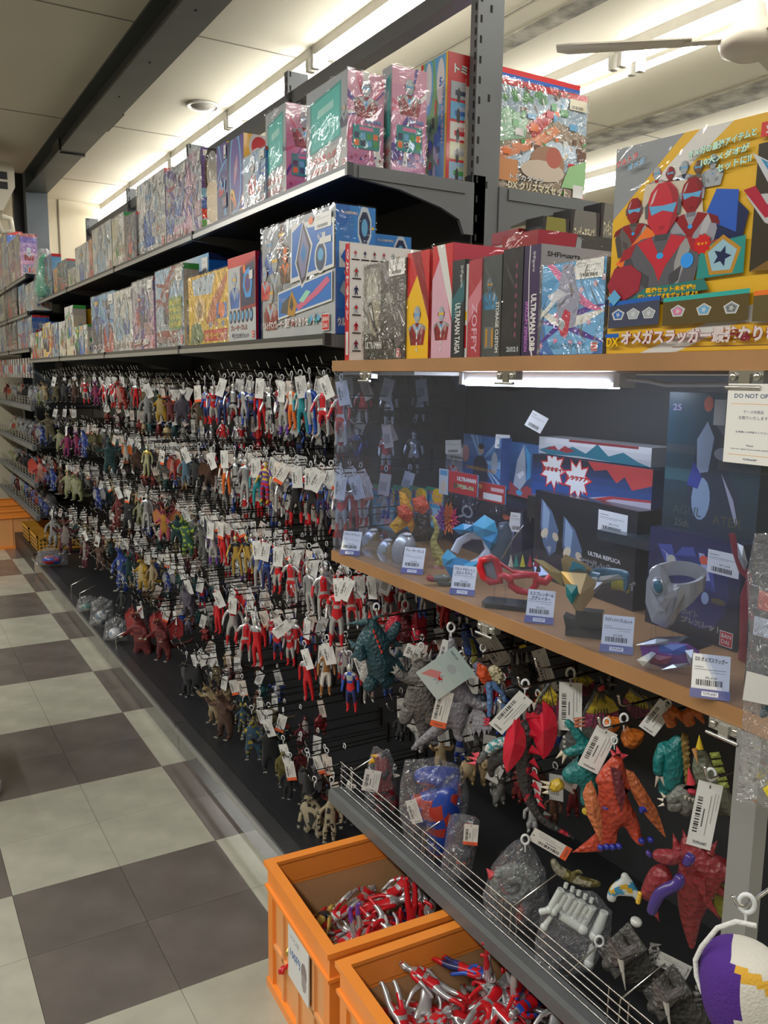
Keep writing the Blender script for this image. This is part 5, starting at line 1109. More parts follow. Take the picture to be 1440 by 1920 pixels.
grad(P, mixc(TEAL, WHITE, .75), mixc(TEAL, WHITE, .55), 4); fig(P, .52, .2, .5, RED, SILV); P.ell(.5, .66, .16, .09, SILV); P.clipped([(.1, .08), (.5, .3), (.4, .45), (.15, .3)], mixc(RED, WHITE, .3)); P.text('NO.01', .08, .86, .3, .05, NAVY)
off = len(card.v); card.v += P.v; card.f += [[i+off for i in f] for f in P.f]; card.c += P.c; card.m += P.m; card.smooth += P.smooth
px_tag(t, fr, 868, 1240, 66, 88, 52, d=-34, card=card.mesh('picture_card', M['card'])); px_tag(t, fr, 836, 1300, 30, 72, 12, 'r', -26); px_tag(t, fr, 842, 1204, 26, 60, 12, 'w', 8); ring(t, fr, 866, 1228, -20, 7, (868, 1240)); ring(t, fr, 846, 1176, -2, 9)
peg(776, 1181, 1.00); peg(868, 1216, 1.03); peg(884, 1180, 1.08)
# red-winged one behind
t, fr = big('red-winged monster hanging behind the dark teal one', 752, 1136, 1.16)
b = MB(); slab(b, fr, [(735, 1150), (722, 1172), (722, 1200), (735, 1215), (750, 1200), (755, 1165), (748, 1145)], 16, (.5, .02, .05), 0, 6); b.build('wing', HB, t)
b = MB(); slab(b, fr, [(780, 1145), (800, 1160), (802, 1220), (782, 1226), (768, 1200), (770, 1165)], 18, (.55, .02, .05), 0, 8); b.build('wing', HB, t)
skin_mb(fr, [[(762, 1205, 4, 18), (760, 1170, 4, 15), (757, 1150, 0, 9)]], blend((.10, .01, .015)), 2).build('body', HB, t); ring(t, fr, 760, 1134, 0, 8); peg(706, 1143, 1.0)
t, fr = big('deep blue monster with olive edge behind the price tag', 896, 1186, 1.19)
skin_mb(fr, [[(890, 1235, 0, 24), (886, 1205, 0, 26), (905, 1185, 0, 16), (930, 1178, 2, 12), (960, 1176, 2, 6)], [(886, 1205, 0, 20), (872, 1180, 0, 14), (880, 1170, 0, 8)]], blend((.01, .045, .22)), 2).build('body', HB, t)
b = MB(); slab(b, fr, [(880, 1195), (888, 1200), (896, 1225), (892, 1250), (884, 1245), (884, 1215)], 6, (.2, .2, .03), -26); b.build('belly_plate', HB, t); px_tag(t, fr, 908, 1192, 34, 72, -36, 'w', -40); ring(t, fr, 908, 1182, -30, 8)
# blue, red and cream one
t, fr = big('blue, red and cream knobbly monster beside the picture card', 905, 1238, 1.10)
skin_mb(fr, [[(898, 1270, 2, 15), (905, 1250, 0, 13), (885, 1245, 0, 8)]], blend((.2, .2, .3)), 2).build('head', HB, t)
b = skin_mb(fr, [[(935, 1285, 4, 13), (932, 1262, 4, 17), (915, 1252, 4, 12)]], blend((.62, .56, .36)), 2)
for i in range(26): a = i*2.4; b.ball(fr.q(930+13*math.cos(a)*(.4+.6*(i % 5)/5), 1266+18*math.sin(a)*(.4+.6*(i % 5)/5), -12), 3*fr.s, 6, 4, (.64, .58, .38))
b.build('knobbly_shell', HB, t)
b = MB(); slab(b, fr, [(896, 1242), (912, 1250), (922, 1274), (912, 1286), (902, 1278), (893, 1262)], 10, (.6, .08, .02), -16, 5); b.build('shoulder_plate', HB, t)
skin_mb(fr, [[(916, 1276, -16, 8), (919, 1310, -20, 6), (917, 1346, -22, 4)], [(918, 1278, -14, 8), (938, 1296, -14, 6), (946, 1310, -14, 5), (942, 1332, -14, 4)]], blend((.10, .2, .42)), 2).build('arm', HB, t)
cones(MB(), fr, [(917, 1350, -22, 905, 1347, -26, 4), (917, 1353, -22, 904, 1354, -26, 4), (918, 1356, -22, 906, 1361, -26, 4)], (.6, .03, .08)).build('claw', HB, t)
skin_mb(fr, [[(905, 1300, 10, 16), (900, 1330, 12, 12)]], blend((.02, .03, .05)), 1).build('body', HB, t); ring(t, fr, 906, 1214, -4, 7)
# dark ridged one further in
t, fr = big('charcoal ridged monster in shadow under the lower board', 985, 1225, 1.24)
b = skin_mb(fr, [[(985, 1290, 0, 34), (980, 1255, 0, 26), (975, 1228, -6, 14)], [(985, 1290, 0, 20), (955, 1300, 0, 14), (940, 1310, 0, 10)]], blend((.035, .038, .042)), 2)
for i in range(7): b.cone(fr.q(962+i*9, 1240+abs(i-3)*2, -14), fr.q(960+i*9, 1222, -18), 5*fr.s, 6, (.3, .3, .3) if i % 2 else (.06, .06, .07), seg=3)
b.build('body', HB, t); px_tag(t, fr, 1010, 1222, 26, 90, -20, 'w', -20)
t2, fr2 = big('black helmet-headed figure with yellow eye marks below the board', 977, 1200, 1.20)
skin_mb(fr2, [[(977, 1214, 0, 19), (977, 1204, 0, 17)]], blend((.03, .03, .035)), 2).build('head', M['vinyl'], t2); b = MB(); slab(b, fr2, [(968, 1213), (984, 1208), (988, 1212), (976, 1216)], 4, (.6, .5, .02), -19); b.build('eye_mark', M['vinyl'], t2); ring(t2, fr2, 986, 1190, 0, 7)
peg(1004, 1237, 1.0)
# red-winged dark dragon, back towards us
t, fr = big('black dragon with big glossy red wings and a long spiked tail', 984, 1278, 1.04); DK = (.035, .036, .038)
def c6(p): return (.45, .02, .04) if (p.x > 0 and noise.noise(p*60) > .5) else DK
skin_mb(fr, [[(985, 1400, 6, 17, 'm'), (985, 1375, 4, 22), (990, 1350, 4, 20)], ['m', (982, 1432, 8, 17), (984, 1465, 8, 15), (994, 1500, 8, 12), (1008, 1526, 6, 10), (1030, 1546, 4, 8), (1056, 1560, 2, 5), (1078, 1574, 0, 2)], [(975, 1405, -2, 18), (950, 1415, -8, 20), (930, 1420, -8, 16), (920, 1440, -8, 10), (922, 1458, -8, 4)]], c6, 2).build('body', HB, t)
skin_mb(fr, [[(962, 1388, -12, 9), (938, 1392, -16, 11), (918, 1402, -18, 10), (912, 1412, -18, 9)]], lambda p: (.5, .5, .48) if noise.noise(p*180) > 0 else (.05, .25, .28), 2).build('scaled_arm', HB, t)
skin_mb(fr, [[(912, 1410, -18, 8), (900, 1424, -18, 9), (893, 1430, -18, 7)]], blend((.12, .12, .12)), 1).build('hand', HB, t)
for q in ((895, 1418, 884, 1411), (893, 1424, 878, 1419), (892, 1431, 875, 1431), (897, 1414, 890, 1412)): cones(MB(), fr, [(q[0], q[1], -20, q[2], q[3], -22, 4)], (.72, .08, .12)).build('claw', M['vinyl'], t)
WR = (.62, .012, .04); w = lambda L_: [(800+a/4.8, 1200+b_/4.8) for a, b_ in L_]
def wing(pts, d, th, bulge):
    b = MB(); slab(b, fr, w(pts), th, WR, d, bulge)
    ca = sum(p[0] for p in pts)/len(pts); cb = sum(p[1] for p in pts)/len(pts)
    return b.build('wing', M['wingred'], t)
M['wingred'] = mat('glossy_red_vinyl', attr=True, rough=.28, coat=.3, bump=.25, bscale=70)
wing([(790, 600), (822, 640), (840, 720), (852, 770), (880, 810), (895, 880), (893, 960), (860, 1040), (820, 1090), (770, 1150), (720, 1190), (700, 1140), (686, 1060), (690, 960), (704, 870), (736, 780), (764, 720), (772, 660)], -22, 20, 9)
wing([(1040, 540), (1090, 575), (1130, 620), (1165, 680), (1180, 760), (1172, 860), (1140, 960), (1095, 1030), (1050, 1070), (1010, 1010), (980, 940), (950, 840), (920, 760), (905, 690), (960, 650), (1010, 680), (1055, 640)], -8, 24, 11)
b = MB(); q6 = lambda a, b_: (800+a/4.8, 1200+b_/4.8)
for a in ((900, 690, 1020, 690, 11), (930, 830, 1085, 900, 13), (930, 980, 1045, 1040, 12), (940, 1080, 1012, 1158, 10), (945, 1190, 1020, 1275, 10), (955, 1290, 1022, 1370, 9), (980, 1390, 1045, 1450, 8), (1010, 1465, 1070, 1525, 7), (1060, 1560, 1120, 1580, 6)):
    x0, y0 = q6(a[0], a[1]); x1, y1 = q6(a[2], a[3]); cones(MB(), fr, [(x0, y0, -10, x1, y1, -16, a[4]*.8)], (.55, .02, .045) if a[1] < 1500 else (.1, .1, .1), 4).build('back_spike', M['vinyl'], t)
px_tag(t, fr, 984, 1308, 32, 88, 38, 'w', -30); ring(t, fr, 985, 1283, -8, 9, (984, 1306)); peg(972, 1272, .985)
# grey butterfly-winged monster
t, fr = big('grey fanged monster with yellow and pink butterfly wings', 1130, 1262, 1.17)
def wing7(pts, d, k=0):
    b = MB(); c = (sum(p[0] for p in pts)/len(pts), sum(p[1] for p in pts)/len(pts)); W_ = [(1000+x/3.27, 1220+y/3.27) for x, y in pts]
    slab(b, fr, W_, 7, (.30, .045, .11), d, 3); ym = min(p[1] for p in W_); yM = max(p[1] for p in W_)
    inner = [(x*.86+sum(p[0] for p in W_)/len(W_)*.14, ym+(y-ym)*.56+2) for x, y in W_]; slab(b, fr, inner, 5, (.52, .40, .03), d-4, 3)
    cx = sum(p[0] for p in W_)/len(W_)
    for i in range(5): b.tube([fr.q(cx+(i-2)*2, ym+2, d-6), fr.q(cx+(i-2)*9, yM-4, d-8)], 1.2*fr.s, 5, (.05, .05, .05))
    b.tube([fr.q(W_[0][0], W_[0][1], d-6), fr.q(W_[1][0], W_[1][1], d-6), fr.q(W_[2][0], W_[2][1], d-6)], [4*fr.s, 3*fr.s, 1.5*fr.s], 6, (.12, .13, .13)); return b.build('wing', HB, t)
wing7([(385, 250), (310, 380), (300, 470), (380, 485), (470, 480), (545, 440), (500, 330), (440, 270)], -8); wing7([(590, 230), (700, 310), (745, 430), (680, 448), (600, 400), (545, 310)], 4); wing7([(100, 200), (30, 300), (0, 390), (60, 420), (150, 430), (160, 320)], 6); wing7([(300, 130), (230, 170), (250, 260), (330, 280), (385, 210)], 14)
b = skin_mb(fr, [[(1125, 1340, 12, 30), (1128, 1300, 6, 16), (1134, 1285, 0, 11)], [(1125, 1340, 12, 26), (1070, 1400, 14, 26), (1060, 1420, 14, 18)]], blend((.09, .10, .10)), 2)
cones(b, fr, [(1130, 1280, 0, 1124, 1266, 0, 4), (1142, 1282, 0, 1158, 1284, 2, 5), (1140, 1276, 0, 1146, 1262, 0, 4)], (.12, .12, .12)); b.build('body', HB, t)
b = MB(); slab(b, fr, [(1120, 1290), (1132, 1284), (1134, 1293), (1124, 1298)], 4, (.5, .02, .03), -12); b.build('mouth', M['vinyl'], t)
for i in range(5): MB().ball(fr.q(1058+i*.4, 1382+i*9, -14), 3.2*fr.s, 8, 6, (.7, .7, .68)).build('bead', M['vinyl'], t)
px_tag(t, fr, 1070, 1284, 42, 94, -2, 'w', -34); ring(t, fr, 1070, 1262, -14, 10, (1070, 1284)); peg(1160, 1306, 1.06)
# teal monster with orange horns
TL = (.01, .17, .17)
t, fr = big('bright teal monster with orange coiled horns and yellow feet', 1165, 1348, 1.07)
b = skin_mb(fr, [[(1100, 1440, 4, 24, 'b'), (1116, 1412, 4, 22, 'c'), (1140, 1392, 4, 16), (1158, 1378, 0, 12)], ['c', (1090, 1388, -4, 12), (1076, 1366, -8, 9), (1060, 1350, -10, 7)], ['c', (1086, 1404, -12, 11), (1068, 1410, -16, 9), (1056, 1412, -16, 7)], ['b', (1072, 1450, -6, 20), (1056, 1462, -10, 14)], ['b', (1105, 1480, 6, 18), (1098, 1512, 2, 12)]], blend(TL), 2); b.build('body', HB, t)
skin_mb(fr, [[(1058, 1466, -12, 13), (1040, 1474, -18, 13), (1030, 1480, -20, 9)]], blend((.55, .38, .03)), 2).build('foot', HB, t); skin_mb(fr, [[(1102, 1512, 0, 10), (1098, 1530, -6, 12)]], blend((.55, .38, .03)), 2).build('foot', HB, t)
b = cones(MB(), fr, [(1030, 1470, -22, 1012, 1464, -26, 4), (1028, 1477, -22, 1012, 1475, -26, 4), (1028, 1485, -22, 1016, 1487, -26, 4), (1056, 1410, -18, 1042, 1422, -22, 5), (1060, 1414, -18, 1054, 1432, -22, 5)], (.62, .56, .42)); b.build('claw', M['vinyl'], t)
b = cones(MB(), fr, [(1078, 1350, -10, 1098, 1345, -14, 4), (1078, 1356, -10, 1100, 1352, -14, 4), (1078, 1362, -10, 1098, 1360, -14, 4)], (.4, .12, .06)); b.build('finger', HB, t)
for x0, y0, r_ in ((1148, 1352, 13), (1184, 1376, 17)):
    b = MB(); P_ = []
    for i in range(12): a = i/11*2.6*math.pi*.55; P_.append(fr.q(x0+r_*.5*math.cos(a)-2, y0+r_*.9*math.sin(a)-2+i*.6, -10+i*.8))
    b.tube(P_, [r_*fr.s*(1-.06*i)*(1+.06*(i % 2)) for i in range(12)], 10, (.55, .15, .02)); b.build('coiled_horn', HB, t)
px_tag(t, fr, 1137, 1372, 40, 88, 21, 'w', -44); ring(t, fr, 1170, 1347, -22, 9); ring(t, fr, 1138, 1354, -40, 8, (1137, 1372)); peg(1123, 1348, .99)
# second teal one with brown mane
t, fr = big('second teal monster with brown mane beside the latch', 1262, 1332, 1.10)
skin_mb(fr, [[(1264, 1455, 4, 26, 'b'), (1262, 1425, 2, 26, 'c'), (1270, 1395, 4, 16), (1282, 1378, 2, 12)], ['c', (1240, 1405, -8, 13), (1234, 1430, -14, 11), (1234, 1455, -16, 9)], ['b', (1250, 1480, -4, 16), (1238, 1492, -10, 10)]], blend(TL), 2).build('body', HB, t)
b = MB()
for i in range(9): slab(b, fr, [(1278+i*1.2, 1372+i*11), (1292+i*.6, 1378+i*11), (1286+i, 1394+i*11), (1276+i, 1388+i*11)], 7, (.22, .14, .03), -16)
b.build('mane', HB, t)
for x0, y0 in ((1264, 1340), (1298, 1338)):
    b = MB(); b.tube([fr.q(x0-4, y0+20, -10), fr.q(x0-10, y0+4, -12), fr.q(x0, y0-8, -12), fr.q(x0+12, y0+2, -10), fr.q(x0+22, y0+18, -8)], [10*fr.s, 12*fr.s, 11*fr.s, 8*fr.s, 2*fr.s], 10, (.5, .12, .015)); b.build('coiled_horn', HB, t)

for q in ((1234, 1455, -18, 1228, 1476, -22, 4), (1240, 1456, -18, 1246, 1474, -22, 4)): cones(MB(), fr, [q], (.6, .5, .42)).build('claw', M['vinyl'], t)
px_tag(t, fr, 1250, 1322, 34, 70, 30, 'w', 8); ring(t, fr, 1252, 1320, 0, 8)
# orange-red shell-armed monster
OR = (.46, .055, .025); OL = (.55, .16, .06)
t, fr = big('orange-red monster with blade-shaped arm shells and blue claws', 1150, 1398, 1.02)
skin_mb(fr, [[(1148, 1512, 2, 30, 'b'), (1150, 1465, 0, 27, 'c'), (1155, 1432, -4, 15), (1160, 1420, -10, 13)], ['b', (1140, 1545, -4, 18), (1142, 1570, -4, 17), (1142, 1586, -12, 17, .6)], ['b', (1180, 1530, 4, 19), (1190, 1560, 2, 13), (1198, 1580, -6, 12, .6), (1208, 1582, -12, 8, .6)], ['c', (1128, 1462, -10, 13), (1118, 1470, -12, 10)], ['c', (1172, 1458, -2, 13), (1185, 1480, -6, 10)]], blend(OR), 2).build('body', HB, t)
z9 = lambda L_: [(1060+a/5.14, 1380+b_/5.14) for a, b_ in L_]
b = MB(); slab(b, fr, z9([(250, 430), (200, 470), (165, 560), (190, 660), (215, 770), (270, 880), (350, 1040), (352, 880), (345, 760), (325, 640), (290, 520)]), 12, OL, -36, 6); b.build('arm_shell', HB, t)
b = MB(); slab(b, fr, z9([(580, 320), (600, 420), (640, 540), (720, 690), (820, 820), (970, 980), (930, 840), (880, 700), (800, 570), (740, 470), (660, 350)]), 12, (.40, .10, .03), -22, 6); b.build('arm_shell', HB, t)
b = MB(); slab(b, fr, z9([(300, 930), (210, 1010), (70, 1120), (200, 1118), (360, 1108), (380, 1000)]), 7, OR, 8, 2); b.build('tail_fin', HB, t)
for a in ((340, 1075), (400, 1068), (455, 1070), (515, 1062), (735, 1010), (820, 1000)): x, y = z9([a])[0]; MB().ball(fr.q(x, y, -30 if a[0] < 600 else -22), (6*fr.s, 7*fr.s, 6*fr.s), 8, 6, (.02, .03, .3)).build('claw', M['vinyl'], t)
b = MB(); slab(b, fr, z9([(360, 700), (420, 715), (400, 690), (350, 680)]), 4, (.02, .03, .3), -44); slab(b, fr, z9([(705, 690), (790, 660), (800, 720), (720, 745)]), 8, (.02, .03, .3), -28); b.build('wrist_spike', M['vinyl'], t)
cones(MB(), fr, [(1166, 1418, -12, 1178, 1416, -14, 6), (1160, 1412, -8, 1156, 1398, -6, 5), (1152, 1416, -8, 1144, 1404, -4, 5)], (.5, .04, .06)).build('head_spike', HB, t); b = MB(); slab(b, fr, z9([(430, 290), (540, 330), (580, 560), (540, 740), (480, 560)]), 5, (.14, .02, .03), -27, 2); b.build('belly_stripe', HB, t); ring(t, fr, 1152, 1388, -2, 7)
# grey-green beaked one, with yellow crest
t, fr = big('grey-green beaked monster with yellow crest and green back plates', 1312, 1368, 1.06)
skin_mb(fr, [[(1328, 1470, 8, 28, 'b'), (1318, 1430, 4, 20), (1312, 1408, -2, 12), (1306, 1415, -14, 6)], ['b', (1350, 1500, 12, 26), (1370, 1530, 14, 18)]], blend((.13, .14, .10)), 2).build('body', HB, t)
cones(MB(), fr, [(1312, 1404, -4, 1311, 1378, -2, 7)], (.62, .44, .02), 8).build('crest', M['vinyl'], t)
for i in range(5): b = MB(); slab(b, fr, [(1330+i*4, 1412+i*14), (1348+i*4, 1410+i*14), (1352+i*4, 1420+i*14), (1334+i*4, 1422+i*14)], 8, (.28, .33, .06), -10); b.build('back_plate', HB, t)
cones(MB(), fr, [(1302, 1404, -18, 1308, 1432, -22, 5)], (.6, .3, .1)).build('beak', M['vinyl'], t)
t, fr = big('grey monster with red horned head reaching with white claws', 1290, 1440, 1.03)
skin_mb(fr, [[(1296, 1520, 8, 24, 'b'), (1290, 1495, 0, 18, 'c'), (1296, 1480, -6, 13)], ['c', (1272, 1484, -8, 12), (1262, 1498, -12, 11), (1248, 1500, -14, 11)], ['c', (1275, 1512, -10, 12), (1250, 1512, -14, 10)]], blend((.13, .135, .12)), 2).build('body', HB, t)
skin_mb(fr, [[(1300, 1478, -16, 13), (1298, 1492, -20, 11)]], blend((.42, .03, .06)), 2).build('head', HB, t); cones(MB(), fr, [(1296, 1470, -16, 1291, 1438, -14, 8)], (.55, .04, .06), 8).build('horn', M['vinyl'], t)
for k_, q in enumerate(((1246, 1494, -16, 1238, 1484, -18, 3), (1243, 1500, -16, 1232, 1497, -18, 3), (1245, 1508, -16, 1234, 1512, -18, 3), (1286, 1492, -26, 1284, 1499, -27, 3), (1292, 1496, -28, 1292, 1502, -28, 2), (1299, 1498, -28, 1299, 1504, -28, 2))): cones(MB(), fr, [q], (.68, .62, .5)).build('claw' if k_ < 3 else 'tooth', M['vinyl'], t)
px_tag(t, fr, 1332, 1474, 42, 128, 6, 'w', -60); ring(t, fr, 1333, 1452, -54, 11, (1332, 1472)); peg(1322, 1441, .985)
# crimson spiked giant with purple limbs
CR = (.22, .022, .028)
t, fr = big('crimson spiked monster with glossy purple limbs above the tray', 1320, 1560, 1.02)
skin_mb(fr, [[(1312, 1640, 4, 40, 'c'), (1300, 1605, 2, 26), (1290, 1578, 0, 16), (1285, 1568, 0, 10)], ['c', (1300, 1682, 4, 34), (1294, 1715, 2, 23), (1296, 1745, 0, 15), (1297, 1780, -2, 4)], ['c', (1350, 1625, 2, 26), (1380, 1640, -2, 20), (1398, 1662, -4, 14), (1402, 1690, -6, 8)], [(1262, 1640, -8, 20), (1236, 1640, -14, 27), (1222, 1668, -16, 20), (1206, 1686, -18, 12)]], blend(CR), 2).build('body', HB, t)
skin_mb(fr, [[(1284, 1604, -44, 11), (1262, 1608, -58, 16), (1240, 1606, -60, 16), (1222, 1600, -58, 8)]], blend((.26, .03, .04)), 2).build('forearm_shell', HB, t)
PU = (.055, .03, .20)
skin_mb(fr, [[(1298, 1600, -68, 12), (1290, 1616, -68, 10), (1282, 1622, -66, 7)], [(1274, 1636, -60, 11), (1276, 1656, -64, 12), (1256, 1664, -66, 12), (1236, 1676, -66, 12), (1226, 1696, -66, 11), (1220, 1714, -64, 9)], [(1222, 1598, -40, 10), (1212, 1604, -42, 8)]], blend(PU), 2).build('purple_limb', M['vinyl'], t)
S_ = [(1375, 1615, -6, 1388, 1578, -4, 9), (1395, 1630, -6, 1414, 1592, -2, 8), (1330, 1600, -6, 1345, 1576, 0, 9), (1270, 1590, 4, 1262, 1562, 6, 9), (1290, 1590, 4, 1280, 1555, 6, 9), (1320, 1680, -20, 1350, 1724, -24, 11), (1340, 1660, -10, 1380, 1698, -14, 10), (1310, 1650, -30, 1324, 1690, -36, 12), (1402, 1660, -6, 1418, 1640, -4, 6), (1228, 1708, -30, 1236, 1728, -34, 6)]
for q in S_: cones(MB(), fr, [q], (.27, .03, .035), 6).build('spike', HB, t)
b = MB(); slab(b, fr, [(1348, 1655), (1368, 1665), (1372, 1700), (1360, 1730), (1345, 1712), (1338, 1690)], 6, (.30, .30, .03), 14); b.build('wing', HB, t)
b = MB()
for i in range(4): b.ball(fr.q(1200-4*i*.3, 1676+i*5, -26), (5*fr.s,)*3, 7, 5, (.65, .4, .03))
b.build('toe', M['vinyl'], t)

# ------------------------------------------------------------------ things lying in the tray
def bag(t, pts, fr, d0=-14, th=26, name='clear_bag', m='bag'):
    """crumpled clear bag around its contents: an outline blown up front and back, crinkled into facets"""
    P2 = []; k = len(pts); sub = max(2, 40//k)
    for i in range(k):
        for j in range(sub): a = j/sub; P2.append((pts[i][0]*(1-a)+pts[(i+1) % k][0]*a, pts[i][1]*(1-a)+pts[(i+1) % k][1]*a))
    c = Vector((0, 0, 0)); W_ = [fr.q(x, y, d0+th*.4) for x, y in P2]
    for v in W_: c += v
    c /= len(W_); n = len(W_); b = MB(); vs = []; rr = (.08, .25, .42, .56, .68, .78, .87, .94, 1.); K = len(rr); rs_ = random.Random(n)
    for side in (-1, 1):
        for r_ in rr:
            for v in W_:
                p = c.lerp(v, r_); h = math.sqrt(max(0, 1-r_*r_)); j = (rs_.random()-.5)*2.2 if r_ < 1 else 0
                p = p+fr.fh*(side*th*.6*h*fr.s)+fr.fh*((noise.noise(p*45)*7+j)*side*fr.s)+Vector((0, 0, (noise.noise(p*50+Vector((9, 0, 0)))*4+j*.6)*fr.s)); vs.append(p)
    fs = []
    for side in (0, 1):
        o = side*K*n
        for k_ in range(K-1):
            for i in range(n):
                q = (o+k_*n+i, o+k_*n+(i+1) % n, o+(k_+1)*n+(i+1) % n, o+(k_+1)*n+i); q = q if side == 0 else q[::-1]
                fs += [(q[0], q[1], q[2]), (q[0], q[2], q[3])]
        fs.append(tuple(o+i for i in range(n)) if side else tuple(o+i for i in range(n))[::-1])
    b.add(vs, fs); me = b.mesh(name, M[m]); o = obj(name, me, t)
    bm = bmesh.new(); bm.from_mesh(me); bmesh.ops.recalc_face_normals(bm, faces=bm.faces); bm.to_mesh(me); bm.free(); return o
def tray_item(name, label, px, py, X, cat='bagged toy'): fr = Fr(px, py, X); return thing(name, label, cat, fr.A, group='bagged toys lying in the wire tray'), fr
t, fr = tray_item('bagged_toy', 'dark red armoured toy in a clear bag at the tray end', 722, 1535, 1.07)
skin_mb(fr, [[(722, 1460, 0, 24, 'c'), (718, 1425, 0, 17), (708, 1412, -2, 9)], ['c', (718, 1500, 0, 16), (712, 1530, -2, 8)], ['c', (736, 1500, 2, 12), (742, 1535, 0, 6)]], lambda p: (.02, .02, .022) if noise.noise(p*45) > .18 else (.22, .015, .025), 2).build('figure', M['vinyl'], t)
cones(MB(), fr, [(702, 1425, -14, 690, 1432, -16, 6), (706, 1418, -16, 694, 1416, -16, 4)], (.65, .35, .02)).build('beak', M['vinyl'], t); bag(t, [(700, 1400), (690, 1430), (684, 1470), (684, 1520), (700, 1545), (742, 1545), (744, 1500), (742, 1440), (730, 1405)], fr)
px_tag(t, fr, 700, 1446, 30, 42, 10, 'w', -34)
t, fr = tray_item('bagged_toy', 'large blue and red toy in a crinkled clear bag', 815, 1620, 1.07)
skin_mb(fr, [[(835, 1500, 2, 42, 'c'), (840, 1460, 4, 34), (800, 1452, 2, 20), (775, 1460, 0, 14)], ['c', (832, 1550, 0, 34), (825, 1590, 0, 24), (815, 1622, 0, 12)], ['c', (790, 1510, 0, 22), (775, 1540, 0, 16)]], lambda p: (.42, .04, .025) if noise.noise(Vector((p.x*18, p.y*18, p.z*60))) > .22 else (.02, .06, .36), 2).build('figure', M['vinyl'], t)
bag(t, [(760, 1425), (750, 1470), (748, 1520), (758, 1570), (790, 1610), (812, 1634), (850, 1620), (872, 1560), (880, 1490), (868, 1440), (820, 1418)], fr, -20, 40); px_tag(t, fr, 770, 1502, 20, 46, -18, 'w', -46)
t, fr = tray_item('bagged_toy', 'black and orange toy parts in a shiny clear bag', 870, 1640, 1.035)
skin_mb(fr, [[(870, 1580, 0, 22), (868, 1610, 0, 18), (862, 1630, 0, 9)], [(870, 1580, 0, 18), (885, 1545, 0, 14), (895, 1535, 0, 8)]], lambda p: (.65, .10, .03) if noise.noise(p*70) > .3 else (.03, .035, .05), 2).build('figure', M['vinyl'], t)
bag(t, [(842, 1530), (834, 1580), (824, 1640), (850, 1652), (880, 1650), (892, 1600), (900, 1540), (890, 1530), (865, 1525)], fr, -16, 30); px_tag(t, fr, 884, 1548, 26, 40, 2, 'r', -36)
t, fr = tray_item('bagged_toy', 'grey coiled-shell toy in a clear bag with a red claw', 980, 1745, 1.07)
b = MB(); sp = []; rs = []
for i in range(46): a = i*.28; r_ = 4+i*.92; sp.append(fr.q(962+r_*math.cos(a)*.95, 1662+r_*math.sin(a)*.8, -6-8*(1-i/46))); rs.append((3+i*.22)*fr.s*(1+.16*(i % 2)))
b.tube(sp, rs, 8, (.14, .16, .155)); b.build('coiled_shell', HB, t)
skin_mb(fr, [[(985, 1680, 0, 20), (982, 1710, -4, 12), (975, 1735, -6, 16)], [(960, 1690, 0, 12), (935, 1660, -4, 10), (918, 1638, -6, 9)]], lambda p: (.35, .07, .05) if p.x < -.012 and p.z > .02 else (.14, .13, .15), 2).build('limb', HB, t)
cones(MB(), fr, [(922, 1640, -8, 912, 1628, -8, 8)], (.6, .06, .08)).build('claw', M['vinyl'], t); bag(t, [(980, 1568), (950, 1590), (922, 1620), (904, 1680), (912, 1722), (950, 1752), (1005, 1745), (1030, 1690), (1022, 1630), (1000, 1590)], fr, -18, 44); ring(t, fr, 985, 1574, -20, 9)
t, fr = tray_item('monster_figure', 'long brass-coloured toy creature lying behind the bags', 1070, 1665, 1.14)
skin_mb(fr, [[(1035, 1610, 0, 6), (1045, 1630, 0, 10), (1070, 1645, 0, 11), (1100, 1655, 0, 10), (1128, 1658, 0, 5)], [(1070, 1645, 0, 8), (1085, 1632, -4, 4), (1092, 1640, -6, 3)]], lambda p: (.2, .17, .06, .5) if noise.noise(p*40) > 0 else (.3, .28, .2), 2).build('body', HB, t); px_tag(t, fr, 1000, 1565, 28, 76, -65, 'r', -20)
W1 = (.56, .60, .59)
t, fr = tray_item('bagged_toy', 'white robot toy parts in a clear bag in the tray', 1065, 1800, 1.055)
b = MB()
for i in range(7): b.tube([fr.q(1052+i*10, 1668+i*5.5+(i % 2)*3, -20), fr.q(1034+i*10, 1700+i*5.5, -16)], (7-(i % 2))*fr.s, 9, W1)
for i in range(5): b.tube([fr.q(1060+i*12, 1664+i*7, -22), fr.q(1062+i*12, 1656+i*7, -22)], 4*fr.s, 8, W1)
b.build('cannon_block', M['vinyl'], t)
b = MB()
for P_ in ([(1052, 1716, 9), (1072, 1728, 10), (1092, 1742, 9)], [(1133, 1710, 8), (1124, 1735, 10), (1114, 1755, 9)], [(1112, 1776, 7), (1104, 1806, 8)], [(1050, 1695, 6), (1038, 1710, 6)], [(1012, 1710, 6), (1030, 1706, 6)], [(1034, 1718, 4), (1020, 1738, 6)]):
    b.tube([fr.q(x, y, -20) for x, y, r_ in P_], [r_*fr.s for x, y, r_ in P_], 10, W1); b.ball(fr.q(P_[-1][0], P_[-1][1], -22), (P_[-1][2]+1.5)*fr.s, 10, 6, W1)
b.build('limb_piece', M['vinyl'], t, kind='stuff'); bag(t, [(1050, 1665), (1015, 1710), (1002, 1770), (1005, 1815), (1060, 1830), (1110, 1820), (1145, 1760), (1148, 1710), (1110, 1670)], fr, -20, 44); ring(t, fr, 1124, 1765, -44, 10, (1118, 1776))
MB().tube([fr.q(1122, 1772, -40), fr.q(1068, 1822, -44)], 1.6*fr.s, 6).build('peg_wire', M['wire'], t)
t, fr = tray_item('robot_toy', 'white, blue and yellow robot toy beside the crimson monster', 1175, 1690, 1.07, 'toy figure')
